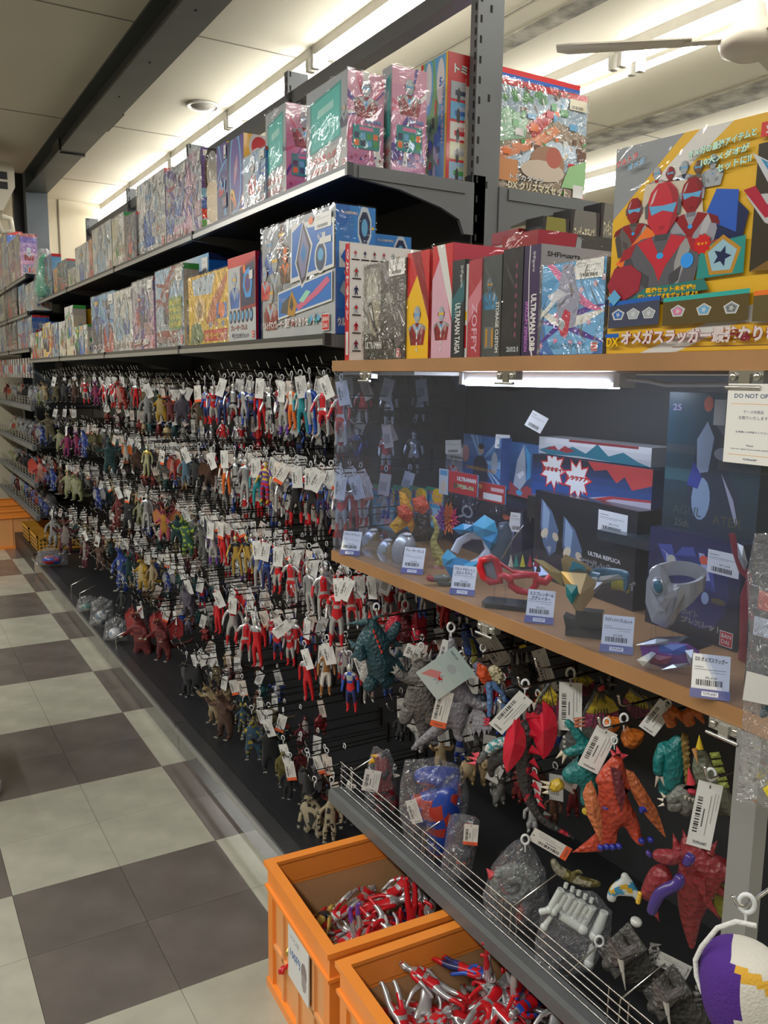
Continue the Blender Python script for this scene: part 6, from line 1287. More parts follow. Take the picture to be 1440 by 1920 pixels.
b = skin_mb(fr, [[(1170, 1670, 0, 18, 'c'), (1175, 1648, 0, 9), (1168, 1636, 0, 7)], ['c', (1150, 1668, 0, 11), (1145, 1690, 0, 9)], ['c', (1190, 1672, 0, 9), (1200, 1690, -4, 6)]], lambda p: (.55, .33, .02) if noise.noise(p*80) > .25 else ((.03, .22, .4) if noise.noise(p*70+Vector((5, 0, 0))) > .2 else W1), 2); b.build('body', M['vinyl'], t)
skin_mb(fr, [[(1195, 1720, -6, 16), (1190, 1738, -6, 10)]], blend((.6, .62, .6)), 2).build('arm', M['vinyl'], t)
for i, (cx, cy, lab) in enumerate(((1165, 1785, 'charcoal ridged monster with swept horn lying in the tray'), (1250, 1865, 'charcoal horned monster at the lower right of the tray'))):
    t, fr = tray_item('monster_figure', lab, cx, cy, 1.06+.01*i, 'toy figure'); DG = (.06, .057, .053)
    b = skin_mb(fr, [[(cx+25, cy+20, 6, 40, 'c'), (cx+5, cy, -4, 24), (cx-18, cy+18, -12, 17), (cx-35, cy+32, -16, 11)], ['c', (cx+55, cy+50, 10, 34), (cx+62, cy+85, 8, 18)]], blend(DG), 2)
    for j in range(8): b.cone(fr.q(cx+56-j*3, cy-12+j*11, -10), fr.q(cx+76-j*3, cy-14+j*11, -14), 6*fr.s, 5, (.12, .115, .11), seg=2)
    b.build('body', HB, t)
    b = MB(); slab(b, fr, [(cx-26, cy-30), (cx-14, cy-10), (cx+4, cy-2), (cx+30, cy-14), (cx+34, cy-4), (cx+8, cy+22), (cx-10, cy+26), (cx-22, cy+8)], 22, (.14, .125, .12), -36, 8); b.build('horn_plate', HB, t)
    cones(MB(), fr, [(cx-2, cy+10, -46, cx+8, cy+72, -44, 6)], (.6, .58, .54), 7).build('tusk', M['vinyl'], t)
    if i == 0: px_tag(t, fr, cx+70, cy+12, 30, 60, -72, 'w', -8); ring(t, fr, cx+62, cy-4, -6, 9)

# ------------------------------------------------------------------ soft cup-shaped toy and hanging bag at the right edge
fr = Fr(1395, 1700, .80); t = thing('plush_toy', 'white and purple plush toy with yellow trim hanging at the lower right', 'plush toy', fr.A)
pf = mat('plush_cloth', attr=True, rough=.9, bump=.5, bscale=300)
def cpl(p):
    l = p.dot(Vector((fr.fh.y, -fr.fh.x, 0)))/fr.s; z = p.z/fr.s
    if z < -100-l*.9 and z < -60+l*.2-0 and l < 6: return (.075, .02, .23)
    if abs(z+100+l*.35-6*math.sin(l/20)) < 9 and l > -45: return (.68, .38, .04)
    return (.66, .63, .56)
g = skin_mb(fr, [[(1396, 1772, 0, 60), (1388, 1815, 0, 84), (1398, 1870, 4, 92), (1420, 1940, 10, 76)]], cpl, 3); g.build('body', pf, t)
b = MB(); b.tube([fr.q(1418, 1736, -10), fr.q(1380, 1728, -14), fr.q(1345, 1740, -18), fr.q(1316, 1775, -16), fr.q(1304, 1800, -12), fr.q(1306, 1830, -14), fr.q(1318, 1862, -22)], [5*fr.s]*7, 8, (.72, .72, .7)); b.build('rim_piping', pf, t)
b = MB(); slab(b, fr, [(1384, 1868), (1400, 1862), (1420, 1870), (1430, 1900), (1420, 1930), (1390, 1930), (1380, 1900)], 10, (.55, .57, .75), -66, 6); b.build('face_patch', pf, t); ring(t, fr, 1400, 1694, -10, 18, (1398, 1730))
b = MB(); b.tube([fr.q(1376, 1684, -14), fr.q(1384, 1697, -12), fr.q(1396, 1700, -8), fr.q(1460, 1655, 30)], 4*fr.s, 8); b.ball(fr.q(1375, 1683, -14), 5*fr.s, 10, 6); o = b.build('hook', M['wire']); o.location = fr.A; o['label'] = 'chromed hook holding the plush toy'; o['category'] = 'hook'
fr = Fr(1428, 1010, .86); t = thing('hanging_bag', 'clear plastic bag hanging at the right edge with a folded price slip', 'plastic bag', fr.A)
bag(t, [(1415, 1000), (1400, 1080), (1404, 1180), (1396, 1290), (1390, 1380), (1380, 1500), (1440, 1515), (1500, 1500), (1510, 1250), (1500, 1100), (1490, 1000)], fr, 0, 30); skin_mb(fr, [[(1450, 1290, 6, 18), (1440, 1330, 6, 12), (1425, 1345, 4, 5)]], blend((.03, .07, .09)), 2).build('toy', HB, t)
MB().tube([fr.q(1455, 1470, 0), fr.q(1436, 1480, 0), fr.q(1450, 1500, 0)], 6*fr.s, 7, (.7, .55, .04)).build('toy_foot', M['vinyl'], t)
b = MB(); slab(b, fr, [(1400, 1258), (1445, 1270), (1440, 1322), (1392, 1312)], 1.5, (.68, .68, .66), -18); b.build('price_slip', M['card'], t)
# ------------------------------------------------------------------ boxes standing on the upper wooden board
GB = 'collector boxes on the upper wooden board'
def slim(name, label, pxL, pxR, ytop, X, base, front=None, side=None, depth=.20, w=None, seed=0, wrap=None, ang=0, top=None): return carton(name, label, pxL, pxR, ytop, X, ZU, depth, base, front, side, top=top, group=GB, seed=seed, wrap=wrap, ang=ang)
XW = .995
def white_side(P, r):
    P.rect(0, 0, 1, 1, (.8, .79, .77))
    for i in range(5): fig(P, .07+i*.12, .88, .085, (RED, NAVY, CRIM, RED, SILV)[i], SILV); P.rect(.02+i*.12, .86, .12+i*.12, .872, BLACK)
    for i in range(5): fig(P, .08, .72-i*.155, .10, (RED, NAVY, RED, CRIM, CRIM)[i], (GREY, NAVY, SILV, RED, NAVY)[i]); P.rect(.03, .70-i*.155, .14, .71-i*.155, BLACK)
def redspine(P, r): P.rect(0, 0, 1, 1, RED); P.text('ウルトラマン', .2, .35, .6, .6, WHITE, .05, vert=True); P.rect(.2, .05, .8, .25, WHITE)
PBX = 'white box with small red figures printed, red spine, leftmost on board'
t = boxN('picture_book_box', PBX, 656, 800, 456, 1.885, ZU, .022, (RED, (.8, .79, .77)), white_side, redspine, group=GB, seed=1)
def dragonbox(P, r):
    grad(P, (.02, .02, .022), (.1, .095, .09), 5); P.rect(0, .28, .42, .96, (.25, .24, .21)); P.ell(.2, .75, .13, .16, (.42, .41, .36)); P.ell(.28, .45, .12, .2, (.33, .3, .22))
    P.clipped([(.1, .58), (.2, .62), (.3, .36), (.38, .3), (.34, .26), (.24, .34)], BLACK); P.clipped([(.12, .56), (.19, .58), (.26, .4), (.22, .42)], (.5, .5, .45))
    P.clipped([(.4, .95), (.5, .7), (.62, .82), (.82, .78), (.98, .6), (.98, .2), (.8, .1), (.7, .3), (.62, .2), (.56, .42), (.42, .34), (.34, .4), (.5, .6)], (.11, .095, .095)); P.ell(.62, .62, .1, .06, (.3, .29, .26), 7, .5)
    for i in range(26): P.clipped([(x, y) for x, y in ((.5+.016*i, .3+.4*math.sin(i*1.7)**2), (.52+.016*i, .36+.4*math.sin(i*1.7)**2), (.51+.016*i, .25+.4*math.sin(i*1.7)**2))], (.22, .19, .19))
    P.text('ULTRAMAN', .06, .115, .4, .075, WHITE, .03); P.text('怪獣名鑑', .1, .04, .2, .035, GREY); logo(P, .82, .02, .1); sticker(P, .62, .84, .36, .17)
slim('monster_box', 'black box with shaggy dark monster picture and price sticker', 682, 760, 500, XW, ((.03, .03, .03),)*2, dragonbox, None, .04, seed=2, wrap='film2')
def redhero(c1, c2, yel):
    def f(P, r):
        P.rect(0, 0, 1, 1, RED)
        if yel: P.clipped([(0, 0), (0, .55), (.5, .8), (1, .4), (1, 0)], YEL)
        else: P.clipped([(0, .2), (0, .7), (.4, .9), (1, .3), (1, .0), (0, 0)], mixc(PINK, WHITE, .4))
        P.clipped([(.2, 1), (1, .35), (1, .55), (.6, 1)], CRIM if yel else WHITE); bust(P, .5, .30, .47, SILV, CRIM, YEL if not yel else SKY)
        for i in range(4): P.ell(.5, .26-i*.06, .03, .02, WHITE, 8)
    return f
slim('hero_box', 'red and yellow hero box, first of the red pair', 762, 803, 477, XW+.004, ((.45, .02, .03),)*2, redhero(RED, YEL, True), None, .17, seed=3, wrap='film')
slim('hero_box', 'red and pink hero box with tall pink top, second of the red pair', 809, 846, 464, XW-.002, ((.6, .04, .06), (.55, .03, .05)), redhero(RED, PINK, False), lambda P, r: (P.rect(0, 0, 1, 1, mixc(RED, PINK, .25)),), .21, seed=4, wrap='film', top=(.7, .12, .16))
def spine(txt, c, tc, accent=None, small=None, cols=None):
    def f(P, r):
        P.rect(0, 0, 1, 1, c)
        if accent: P.clipped([(0, .35), (1, .6), (1, .8), (0, .6)], accent)
        if cols: bust(P, .45, .34, .5, *cols)
        P.text(txt, .30, .04, .42, .52, tc, .02, vert=True)
        if small: P.text(small, .62, .72, .26, .22, WHITE, 0, vert=True)
    return f
DKS = (.028, .03, .034)
slim('hero_box', 'black slim box with ULTRAMAN TAIGA written down its spine', 846, 869, 491, XW-.002, (DKS, DKS), spine('ULTRAMAN TAIGA', DKS, WHITE, (.03, .12, .14), 'SHFiguarts'), None, .17, seed=5)
slim('hero_box', 'narrow white box spine between the black and red boxes', 870, 876, 497, XW+.002, (WHITE, WHITE), lambda P, r: (P.rect(0, 0, 1, 1, WHITE), P.rect(.2, .1, .8, .35, RED), P.rect(.2, .4, .8, .5, YEL)), None, .17, seed=6)
slim('hero_box', 'dark pink-red slim box with ZOFFY written down its spine', 877, 901, 490, XW-.002, ((.45, .05, .08),)*2, spine('ZOFFY', (.42, .04, .06), mixc(PINK, WHITE, .4), (.6, .2, .25)), None, .17, seed=7, wrap='film')
slim('robot_box', 'dark robot picture box reading STORAGE CUSTOM down its side', 902, 938, 484, XW, ((.05, .06, .06),)*2, lambda P, r: (P.rect(0, 0, 1, 1, (.07, .08, .08)), bust(P, .42, .62, .5, (.1, .14, .17), (.05, .2, .35), GOLD), P.rect(.2, .08, .7, .3, (.14, .15, .16)), P.rect(.26, .1, .36, .28, GOLD), P.rect(.56, .1, .66, .28, GOLD), P.text('STORAGE CUSTOM', .76, .04, .17, .5, WHITE, .03, vert=True)), None, .17, seed=8, wrap='film')
slim('hero_box', 'plain black boxed figure with 2021 at its foot', 940, 977, 470, XW, ((.02, .02, .024),)*2, lambda P, r: (P.rect(0, 0, 1, 1, (.025, .024, .03)), [P.ell(.7, .2+.09*i, .05, .03, (.25, .06, .15), 5) for i in range(8)], P.text('2021', .3, .04, .6, .05, SILV, .05)), None, .2, seed=9, wrap='film')
slim('hero_box', 'dark violet box with ULTRAMAN ORB written down its spine', 979, 1009, 464, XW, ((.36, .36, .40), (.30, .30, .33)), lambda P, r: (P.rect(0, 0, 1, 1, (.04, .025, .075)), P.ell(.9, .78, .6, .9, WHITE), P.ell(.9, .78, .55, .84, (.05, .03, .09)), P.text('ULTRAMAN ORB', .5, .04, .34, .52, WHITE, .04, vert=True), P.text('SPACIUM ZEPERION', .16, .04, .2, .46, (.45, .15, .5), .03, vert=True), P.text('SHFiguarts', .5, .76, .2, .18, WHITE, 0, vert=True)),
     lambda P, r: (P.rect(0, 0, 1, 1, (.34, .34, .38)), P.text('SHFiguarts', .05, .88, .28, .06, BLACK, .03)), .27, seed=10)
def blister(P, r):
    grad(P, (.05, .16, .45), (.10, .35, .62), 6); P.ell(.55, .4, .5, .5, (.15, .4, .7)); swoosh(P, r, [(.2, .6, .75), PINK, WHITE, PUR], 6)
    for i in range(14): P.star(r.random(), r.uniform(.1, .8), .05, mixc(PINK, WHITE, r.random()*.6), 5)
    P.clipped([(.26, .62), (.34, .98), (.5, .98), (.56, .75), (.64, .6), (.56, .3), (.3, .3)], (.3, .31, .42)); P.clipped([(.1, .66), (.3, .72), (.42, .66), (.2, .56)], (.55, .57, .64)); P.clipped([(.3, .3), (.4, .5), (.5, .45), (.46, .22), (.36, .2)], (.5, .03, .07)); P.ell(.36, .33, .05, .06, SILV)
    P.text('ウルトラマンマーク', .18, .06, .56, .075, SKY, .05, NAVY); logo(P, .83, .03, .1); sticker(P, .55, .80, .42, .2, price='¥4,500')
slim('hero_box', 'sky-blue hero box with price sticker and clear plastic side', 1014, 1128, 500, XW-.012, ((.08, .2, .5), (.25, .3, .36)), blister, lambda P, r: (P.rect(0, 0, 1, 1, (.12, .14, .16)), swoosh(P, r, [SILV, BLUE, GREY], 8)), .10, seed=11, wrap='film2', ang=R(2))
# behind the front line
boxN('toy_car_box', 'small red toy car box lying behind the slim boxes right of the post', 972, 1060, 428, 1.62, ZU, .1, (CREAM, RED), lambda P, r: (P.rect(0, 0, 1, 1, CRIM), P.text('トミカ', .15, .78, .3, .1, WHITE, .05, BLACK), P.ell(.7, .8, .2, .12, SILV)), lambda P, r: (P.rect(0, 0, 1, 1, (.6, .56, .5)), P.rect(0, .9, 1, 1, CRIM)), group=GB, seed=12)
boxN('robot_box', 'dark red and grey robot box behind the clear-sided box', 1010, 1152, 430, 1.42, ZU, .12, (CRIM, BLACK), lambda P, r: (P.rect(0, 0, 1, 1, (.07, .07, .068)), P.clipped([(0, .5), (.38, .5), (.5, 1), (0, 1)], (.40, .02, .05)), P.text('SHFiguarts', .1, .78, .3, .08, WHITE, .03), P.clipped([(.42, .62), (.5, .98), (.56, .96), (.54, .66)], SILV), P.clipped([(.44, .64), (.46, .84), (.5, .84), (.5, .64)], BLUE), P.ell(.62, .66, .12, .1, (.42, .36, .24)), P.ell(.9, .66, .14, .1, (.3, .28, .22)), P.clipped([(.6, .5), (.7, .86), (.74, .6)], WHITE)), group=GB, seed=13, wrap='film')
for i, (a, b_, yt, lab) in enumerate(((1018, 1068, 405, 'small dark card box with yellow lettering on the robot box'), (1070, 1126, 392, 'small black card box stacked second from left on the robot box'), (1128, 1170, 380, 'small black card box tucked behind the big yellow box'))):
    A = onY(a, 430, 1.56); t = boxN('card_box', lab, a, b_, yt, 1.56, ZU, .06, (BLACK, BLACK), lambda P, r: (P.rect(0, 0, 1, 1, (.04, .03, .03)), P.ell(.5, .85, .4, .3, (.3, .27, .05) if i == 0 else (.2, .19, .17)), P.text('フィギュアライズ', .14, .80, .7, .1, CREAM, .05, BLACK)), group=GB, seed=14+i)
# big yellow play set
def big_yellow(P, r):
    P.rect(0, 0, 1, 1, (.80, .46, .02)); P.clipped([(0, .66), (0, 1), (.28, 1)], (.28, .30, .33)); P.clipped([(.34, 1), (.46, 1), (.24, .78), (.16, .80)], (.72, .70, .68)); P.clipped([(.15, .0), (.3, 0), (.55, .14), (.9, .14), (.9, .2), (.55, .2)], WHITE); P.clipped([(.5, .13), (.58, .16), (.7, .16), (.62, .12)], WHITE)
    for i in range(5): bust(P, .18+i*.055, .80-.012*(i % 2), .05, (SILV, CRIM, SILV, BROWN, SILV)[i], (RED, CRIM, NAVY, GREY, SILV)[i], SKY)
    P.clipped([(.14, .8), (.36, .78), (.4, .4), (.1, .45)], (.6, .52, .42))
    P.clipped([(.36, .52), (.48, .68), (.54, .6), (.52, .46), (.42, .4)], NAVY); P.clipped([(.38, .6), (.42, .72), (.5, .7), (.5, .52)], (.02, .1, .5)); bust(P, .33, .60, .13, CRIM, (.3, .3, .36), SKY); bust(P, .1, .6, .10, CRIM, (.12, .1, .1), SKY)
    P.clipped([(.02, .4), (.1, .52), (.2, .5), (.1, .34)], BLACK); P.clipped([(.03, .44), (.16, .6), (.2, .56), (.08, .4)], ORNG); bust(P, .22, .50, .2, (.52, .02, .04), (.10, .10, .12), SKY)
    P.clipped([(.0, .34), (.03, .42), (.1, .43), (.15, .38), (.14, .3), (.08, .26), (.02, .28)], (.32, .02, .04)); P.ell(.33, .42, .025, .035, (.03, .3, .85)); P.clipped([(.38, .48), (.44, .5), (.47, .38), (.42, .34)], (.28, .04, .04))
    P.clipped([(.10, .255), (.17, .31), (.4, .33), (.42, .28), (.28, .27)], (.02, .18, .16)); P.text('最強セット未収録!!', .17, .285, .2, .026, YEL, .04, BLACK); P.text('超レアメダオをゲットせよ!!', .14, .255, .24, .026, YEL, .04, BLACK)
    P.clipped([(.37, .33), (.54, .34), (.54, .50), (.38, .48)], (.02, .26, .24)); P.ell(.46, .42, .07, .095, GOLD, 5, math.pi/2); P.ell(.46, .42, .055, .075, (.3, .5, .6), 5, math.pi/2); P.star(.46, .42, .035, NAVY, 5); P.star(.385, .485, .035, RED, 10, .8); P.text('セット', .365, .48, .04, .014, YEL, .04)
    P.clipped([(.56, .34), (.56, .87), (1, .89), (1, .34)], (.035, .028, .016)); P.clipped([(.56, .34), (.68, .42), (.7, .38), (1, .6), (1, .34)], (.20, .11, .02)); P.clipped([(.53, .665), (.60, .66), (.72, .55), (.78, .55), (.74, .3), (.71, .3), (.66, .5), (.60, .54)], (.50, .50, .52)); P.clipped([(.54, .84), (.66, .74), (.78, .72), (.9, .8), (.92, .9), (.84, .72), (.8, .6), (.72, .56), (.62, .66)], (.56, .58, .62))
    P.clipped([(.57, .81), (.66, .73), (.7, .72), (.6, .75)], (.03, .25, .5)); P.ell(.72, .76, .05, .07, (.2, .6, .85)); P.star(.72, .78, .13, (.55, .8, .9), 12, .4); P.ell(.72, .76, .04, .055, (.03, .2, .6), 6); P.clipped([(.66, .58), (.74, .585), (.76, .45), (.765, .36), (.755, .3), (.72, .36), (.69, .45)], (.45, .015, .04)); P.clipped([(.52, .69), (.56, .7), (.6, .62), (.64, .57), (.6, .56)], (.42, .01, .04))
    P.rect(.565, .895, .86, .955, (.6, .03, .03)); P.text('対象年齢3才以上', .58, .905, .27, .04, WHITE, .03)
    P.text('オメガの最強アイテムと', .31, .87, .24, .036, (.55, .85, .7), .04, (.05, .1, .1), slope=.16); P.text('10大メダオが', .36, .825, .17, .034, (.55, .85, .7), .04, (.05, .1, .1), slope=.16); P.text('セットに!!', .42, .785, .12, .034, (.55, .85, .7), .04, (.05, .1, .1), slope=.16)
    for i, (a, b_, c, hc) in enumerate(((.015, .235, (.05, .06, .11), BLUE), (.25, .57, (.10, .07, .02), (.03, .4, .35)), (.585, 1.02, (.12, .09, .03), ORNG))):
        P.clipped([(a, .125), (b_, .135), (b_, .27), (a, .25)], c); P.clipped([(a, .235), (b_, .25), (b_, .27), (a, .255)], hc); medals(P, a+.01, b_-.01, .19, .03, [(BLUE, (.4, .45, .5), SILV), (PINK, SKY, GREY), (BLACK, PUR, GOLD)][i], 3, SILV)
    P.rect(.01, .078, .07, .098, BLUE); P.text('DX', .015, .035, .055, .042, YEL, .05, BLACK); P.text('オメガスラッガー最強なりきりセット', .08, .038, .78, .072, (.70, .62, .62), .05, (.22, .01, .03)); P.rect(.3, .022, .7, .026, BROWN); P.ell(.04, .275, .03, .04, SKY, 4)
    P.text('ウルトラ', .02, .90, .09, .03, RED, .04, WHITE, slope=.3); P.text('オメガ', .07, .875, .07, .03, SKY, .04, WHITE, slope=.3)
t = carton('hero_set_box', 'giant yellow play set box at the right end of the wooden board', 1140, 1640, 286, .992, ZU, .09, ((.80, .46, .02),)*2, big_yellow, None, wrap='film', group=GB, seed=20, ang=R(6.5), h=.305)
# ------------------------------------------------------------------ inside the display case
GC = 'boxed toys inside the display case'
def cbox(name, label, pxL, pxR, ytop, X, z, depth, base, front, ang=0, seed=0, h=None, side=None, wrap=None, top=None): return carton(name, label, pxL, pxR, ytop, X, z, depth, base, front, side, group=GC, ang=ang, seed=seed, h=h, wrap=wrap, top=top)
NV = (.012, .015, .045)
def replica(P, r):
    P.rect(0, 0, 1, 1, (.008, .009, .014))
    for u, v, s in ((.17, .5, .12), (.42, .36, .14)):
        P.clipped([(u-.1, v+.42*1.0), (u+.02, v+.3), (u+.1, v+.1), (u+.08, v-.14), (u+.01, v-.22), (u-.06, v-.1), (u-.1, v+.1)], (.10, .16, .27)); P.clipped([(u-.08, v+.4), (u, v+.28), (u-.02, v-.05), (u-.08, v+.1)], (.28, .4, .55)); P.ell(u-.05, v+.03, .045, .05, (.72, .62, .42), 12, rot=.6); P.ell(u+.07, v+.02, .035, .045, (.6, .5, .36), 12, rot=-.4); P.clipped([(u-.02, v-.12), (u+.03, v-.1), (u+.02, v-.2)], SILV)
    P.text('ULTRA REPLICA', .58, .43, .3, .045, WHITE, .04); P.text('エスプレンダー', .5, .28, .34, .12, (.05, .05, .06), .03, (.5, .5, .52)); P.text('&アグレイ', .72, .2, .3, .11, (.05, .05, .06), .03, (.5, .5, .52)); sticker(P, .66, .72, .26, .22, price='¥6,776')
cbox('replica_box', 'black box with two masked heads lettered ULTRA REPLICA', 1000, 1214, 918, 1.262, ZL, .1, ((.01, .01, .014),)*2, replica, R(-6), 1)
def navy(P, r):
    grad(P, (.006, .008, .02), (.02, .02, .09), 5); P.ell(.6, .5, .3, .4, (.02, .02, .11)); P.clipped([(.1, .84), (.26, .86), (.3, .76), (.38, .86), (.5, .88), (.56, .75), (.62, .5), (.68, .62), (.76, .5), (.72, .7), (.66, .82), (.5, .62), (.36, .66), (.24, .6)], (.06, .08, .32)); P.clipped([(.14, .8), (.2, .76), (.22, .62), (.3, .62), (.26, .74)], (.4, .42, .6)); P.clipped([(.56, .84), (.62, .84), (.7, .6), (.64, .58)], (.38, .4, .62)); P.ell(.27, .7, .05, .06, (.55, .52, .4)); P.ell(.62, .78, .045, .045, (.75, .1, .05)); P.ell(.66, .42, .04, .06, (.3, .4, .6)); P.ell(.8, .42, .08, .03, (.12, .09, .05))
    P.text('ウルティメイト', .2, .2, .4, .07, (.02, .02, .03), .02, (.35, .35, .37)); P.text('ブレスレット', .42, .12, .44, .075, (.02, .02, .03), .02, (.45, .45, .47)); logo(P, .84, .02, .13); sticker(P, .66, .68, .32, .22, price='¥7,238')
cbox('replica_box', 'dark navy box behind the big silver bracelet', 1212, 1388, 985, 1.195, ZL, .055, (NV,)*2, navy, R(-2), 2)
def agul(P, r):
    grad(P, (.012, .03, .04), (.02, .07, .11), 6); P.rect(0, .42, .4, .5, (.03, .10, .12)); P.rect(0, .6, .5, .66, (.05, .07, .09)); P.clipped([(.3, .5), (.36, .74), (.52, .82), (.66, .74), (.7, .5), (.82, .36), (.74, .14), (.6, .05), (.34, .05), (.26, .3)], (.015, .03, .06)); P.clipped([(.36, .48), (.34, .7), (.44, .82), (.52, .72), (.48, .5)], (.30, .38, .52)); P.ell(.42, .32, .1, .14, (.26, .36, .5)); P.clipped([(.26, .4), (.32, .56), (.42, .46), (.38, .38)], (.03, .05, .3)); P.clipped([(.5, .82), (.64, .8), (.74, .66), (.64, .72)], (.10, .13, .16)); P.ell(.62, .62, .09, .04, (.25, .27, .33)); P.clipped([(.62, .5), (.76, .34), (.82, .2), (.8, .18), (.7, .36)], (.4, .4, .48))
    P.text('AGUL', .12, .2, .32, .06, (.06, .09, .08)); P.text('ATER', .56, .17, .3, .06, (.10, .09, .04)); P.text('25th', .15, .12, .16, .045, (.12, .15, .13)); P.text('25', .05, .88, .1, .045, (.35, .3, .5), .03); P.ell(.44, .93, .05, .05, (.62, .13, .08)); P.rect(.0, .06, .2, .066, WHITE); logo(P, .74, .0, .12); P.rect(.5, .8, .62, .96, (.5, .5, .48))
cbox('hero_box', 'tall teal-black box of armoured hero reading AGUL ATER', 1242, 1420, 735, 1.225, 1.192, .06, ((.01, .02, .03),)*2, agul, R(-1), 3)
MB().box((1.2, .85, 1.172), (1.38, 1.2, 1.191), (.02, .03, .04)).build('flat_box', M['print'], label='flat dark box laid under the tall teal-black hero box', cat='toy box', group=GC)
MB().box((1.285, .86, 1.042), (1.385, 1.2, 1.171), (.02, .02, .03)).build('support_box', M['print'], label='dark box standing in shadow behind the navy box', cat='toy box', group=GC)
def bluered(P, r):
    grad(P, (.02, .08, .3), (.008, .012, .03), 6); P.clipped([(.5, 1), (.56, .8), (.66, .86), (.74, .6), (.8, .76), (.86, .5), (1, .66), (1, 1)], (.45, .04, .04)); P.clipped([(0, 0), (.4, .1), (.7, .3), (1, .34), (1, 0)], (.42, .38, .44)); P.clipped([(.4, .1), (.55, .17), (.7, .3), (1, .36), (1, .31), (.72, .25), (.6, .12)], (.4, .03, .04)); P.clipped([(.4, .13), (.52, .17), (.55, .13), (.44, .08)], (.03, .25, .3)); P.clipped([(.8, .1), (.9, .16), (1, .1), (1, 0), (.85, 0)], (.42, .04, .05))
    for u, v, s_ in ((.2, .68, 'ヨオオオイ!'), (.42, .55, 'ルララアア!')): P.star(u, v, .13, RED, 9, .6); P.star(u, v, .11, WHITE, 9, .6); P.clipped([(u, v-.1), (u+.06, v-.34), (u+.04, v-.08)], WHITE); P.text(s_, u-.1, v-.04, .2, .11, RED, .05, BLACK)
def foil(P, r): grad(P, (.4, .4, .42), (.55, .55, .56), 3); P.clipped([(0, .2), (.12, .5), (.2, .3), (.34, .6), (.46, .3), (.56, .9), (.66, .3), (.78, .6), (.9, .2), (1, 0), (.7, 0), (.4, .1), (.1, 0)], (.01, .14, .2)); P.clipped([(.2, .3), (.26, .6), (.36, .35), (.28, .2)], (.3, .02, .03)); P.clipped([(.06, .3), (.16, .55), (.2, .3)], (.3, .02, .03)); P.rect(.3, .86, .9, 1, (.22, .02, .03))
cbox('weapon_toy_box', 'long blue and red box with shouting speech bursts', 998, 1236, 848, 1.29, 1.218, .08, ((.02, .05, .15),)*2, bluered, R(-3), 4, h=.094)
cbox('weapon_toy_box', 'silver foil-look long box lying on the blue and red box', 1012, 1236, 790, 1.30, 1.314, .07, ((.45, .45, .47),)*2, foil, R(-3), 5, h=.038)
MB().box((1.275, 1.16, 1.1665), (1.39, 1.50, 1.217), (.02, .02, .02)).build('flat_box', M['print'], label='flat black box laid between replica box and speech-burst box', cat='toy box', group=GC)
MB().box((1.37, 1.16, 1.042), (1.395, 1.50, 1.166), (.02, .02, .02)).build('support_box', M['print'], label='thin black box upright behind the replica box', cat='toy box', group=GC)
def dimcard(P, r):
    grad(P, (.02, .06, .2), (.04, .16, .42), 5); rays(P, r, .5, .5, [(.1, .3, .6), (.3, .5, .75)], 12); P.clipped([(.28, .05), (.32, .5), (.42, .6), (.58, .6), (.68, .45), (.7, .05)], (.02, .025, .05)); P.ell(.5, .72, .07, .1, (.5, .36, .28)); P.ell(.5, .79, .08, .06, (.03, .02, .02)); P.ell(.08, .6, .1, .18, (.45, .2, .2)); P.ell(.85, .5, .08, .22, (.4, .45, .5)); P.text('DIMENSION CARD', .1, .3, .78, .065, GOLD, .02)
cbox('card_set_box', 'blue DIMENSION CARD box with dark-coated person printed', 868, 956, 818, 1.33, 1.21, .03, ((.03, .08, .25),)*2, dimcard, R(-8), 6, h=.128)
def helm(P, r):
    grad(P, (.01, .04, .12), (.03, .12, .3), 5); P.clipped([(.2, .2), (.3, .66), (.5, .98), (.56, .7), (.6, .3), (.42, .12)], (.42, .45, .5)); P.clipped([(.52, .98), (.72, .8), (.74, .4), (.6, .3), (.62, .6)], (.04, .3, .55)); P.clipped([(.3, .4), (.5, .5), (.54, .44), (.4, .32)], (.7, .72, .74)); P.clipped([(0, 0), (.1, .26), (.4, .1), (.62, .24), (1, .14), (1, 0)], (.4, .05, .06)); P.ell(.4, .07, .1, .05, (.05, .4, .7)); P.clipped([(.8, .1), (1, .24), (1, .1)], SILV)
cbox('hero_box', 'dark blue box with silver and blue horned helmet picture', 952, 1024, 838, 1.33, 1.20, .04, ((.02, .05, .12),)*2, helm, R(-8), 7, h=.13)
def darknavy(P, r): P.rect(0, 0, 1, 1, (.012, .014, .05)); P.ell(.22, .72, .09, .12, SILV); P.ell(.22, .72, .06, .08, (.012, .014, .05)); P.clipped([(.08, .6), (.2, .68), (.2, .64), (.1, .56)], SILV); P.text('ULTRAREPLICA', .2, .5, .52, .05, WHITE, .02); P.rect(.2, .47, .72, .475, WHITE); P.ell(.78, .82, .04, .05, (.7, .15, .08)); P.ell(.86, .82, .04, .05, (.7, .15, .08)); P.clipped([(.6, .2), (.8, .7), (.9, .6), (.85, .2)], (.15, .22, .4))
cbox('replica_box', 'navy box with ring emblem behind the orange monster', 850, 1000, 925, 1.305, ZL, .07, (NV,)*2, darknavy, R(-6), 8)
for k, (a, b_, yt, lab, c) in enumerate(((836, 886, 822, 'small white box with red hero print and sticker', WHITE), )): cbox('small_toy_box', lab, a, b_, yt, 1.34, 1.22, .05, ((.35, .36, .42), (.3, .3, .36)), lambda P, r: (P.rect(0, 0, 1, 1, (.25, .27, .34)), bust(P, .3, .24, .3, SILV, RED, SKY), sticker(P, .05, .5, .8, .42)), 0, 9, h=.085)
MB().box((1.335, 1.45, 1.1665), (1.395, 1.95-.04, 1.2005), (.03, .03, .05)).build('flat_box', M['print'], label='flat navy box under the helmet picture box', cat='toy box', group=GC)
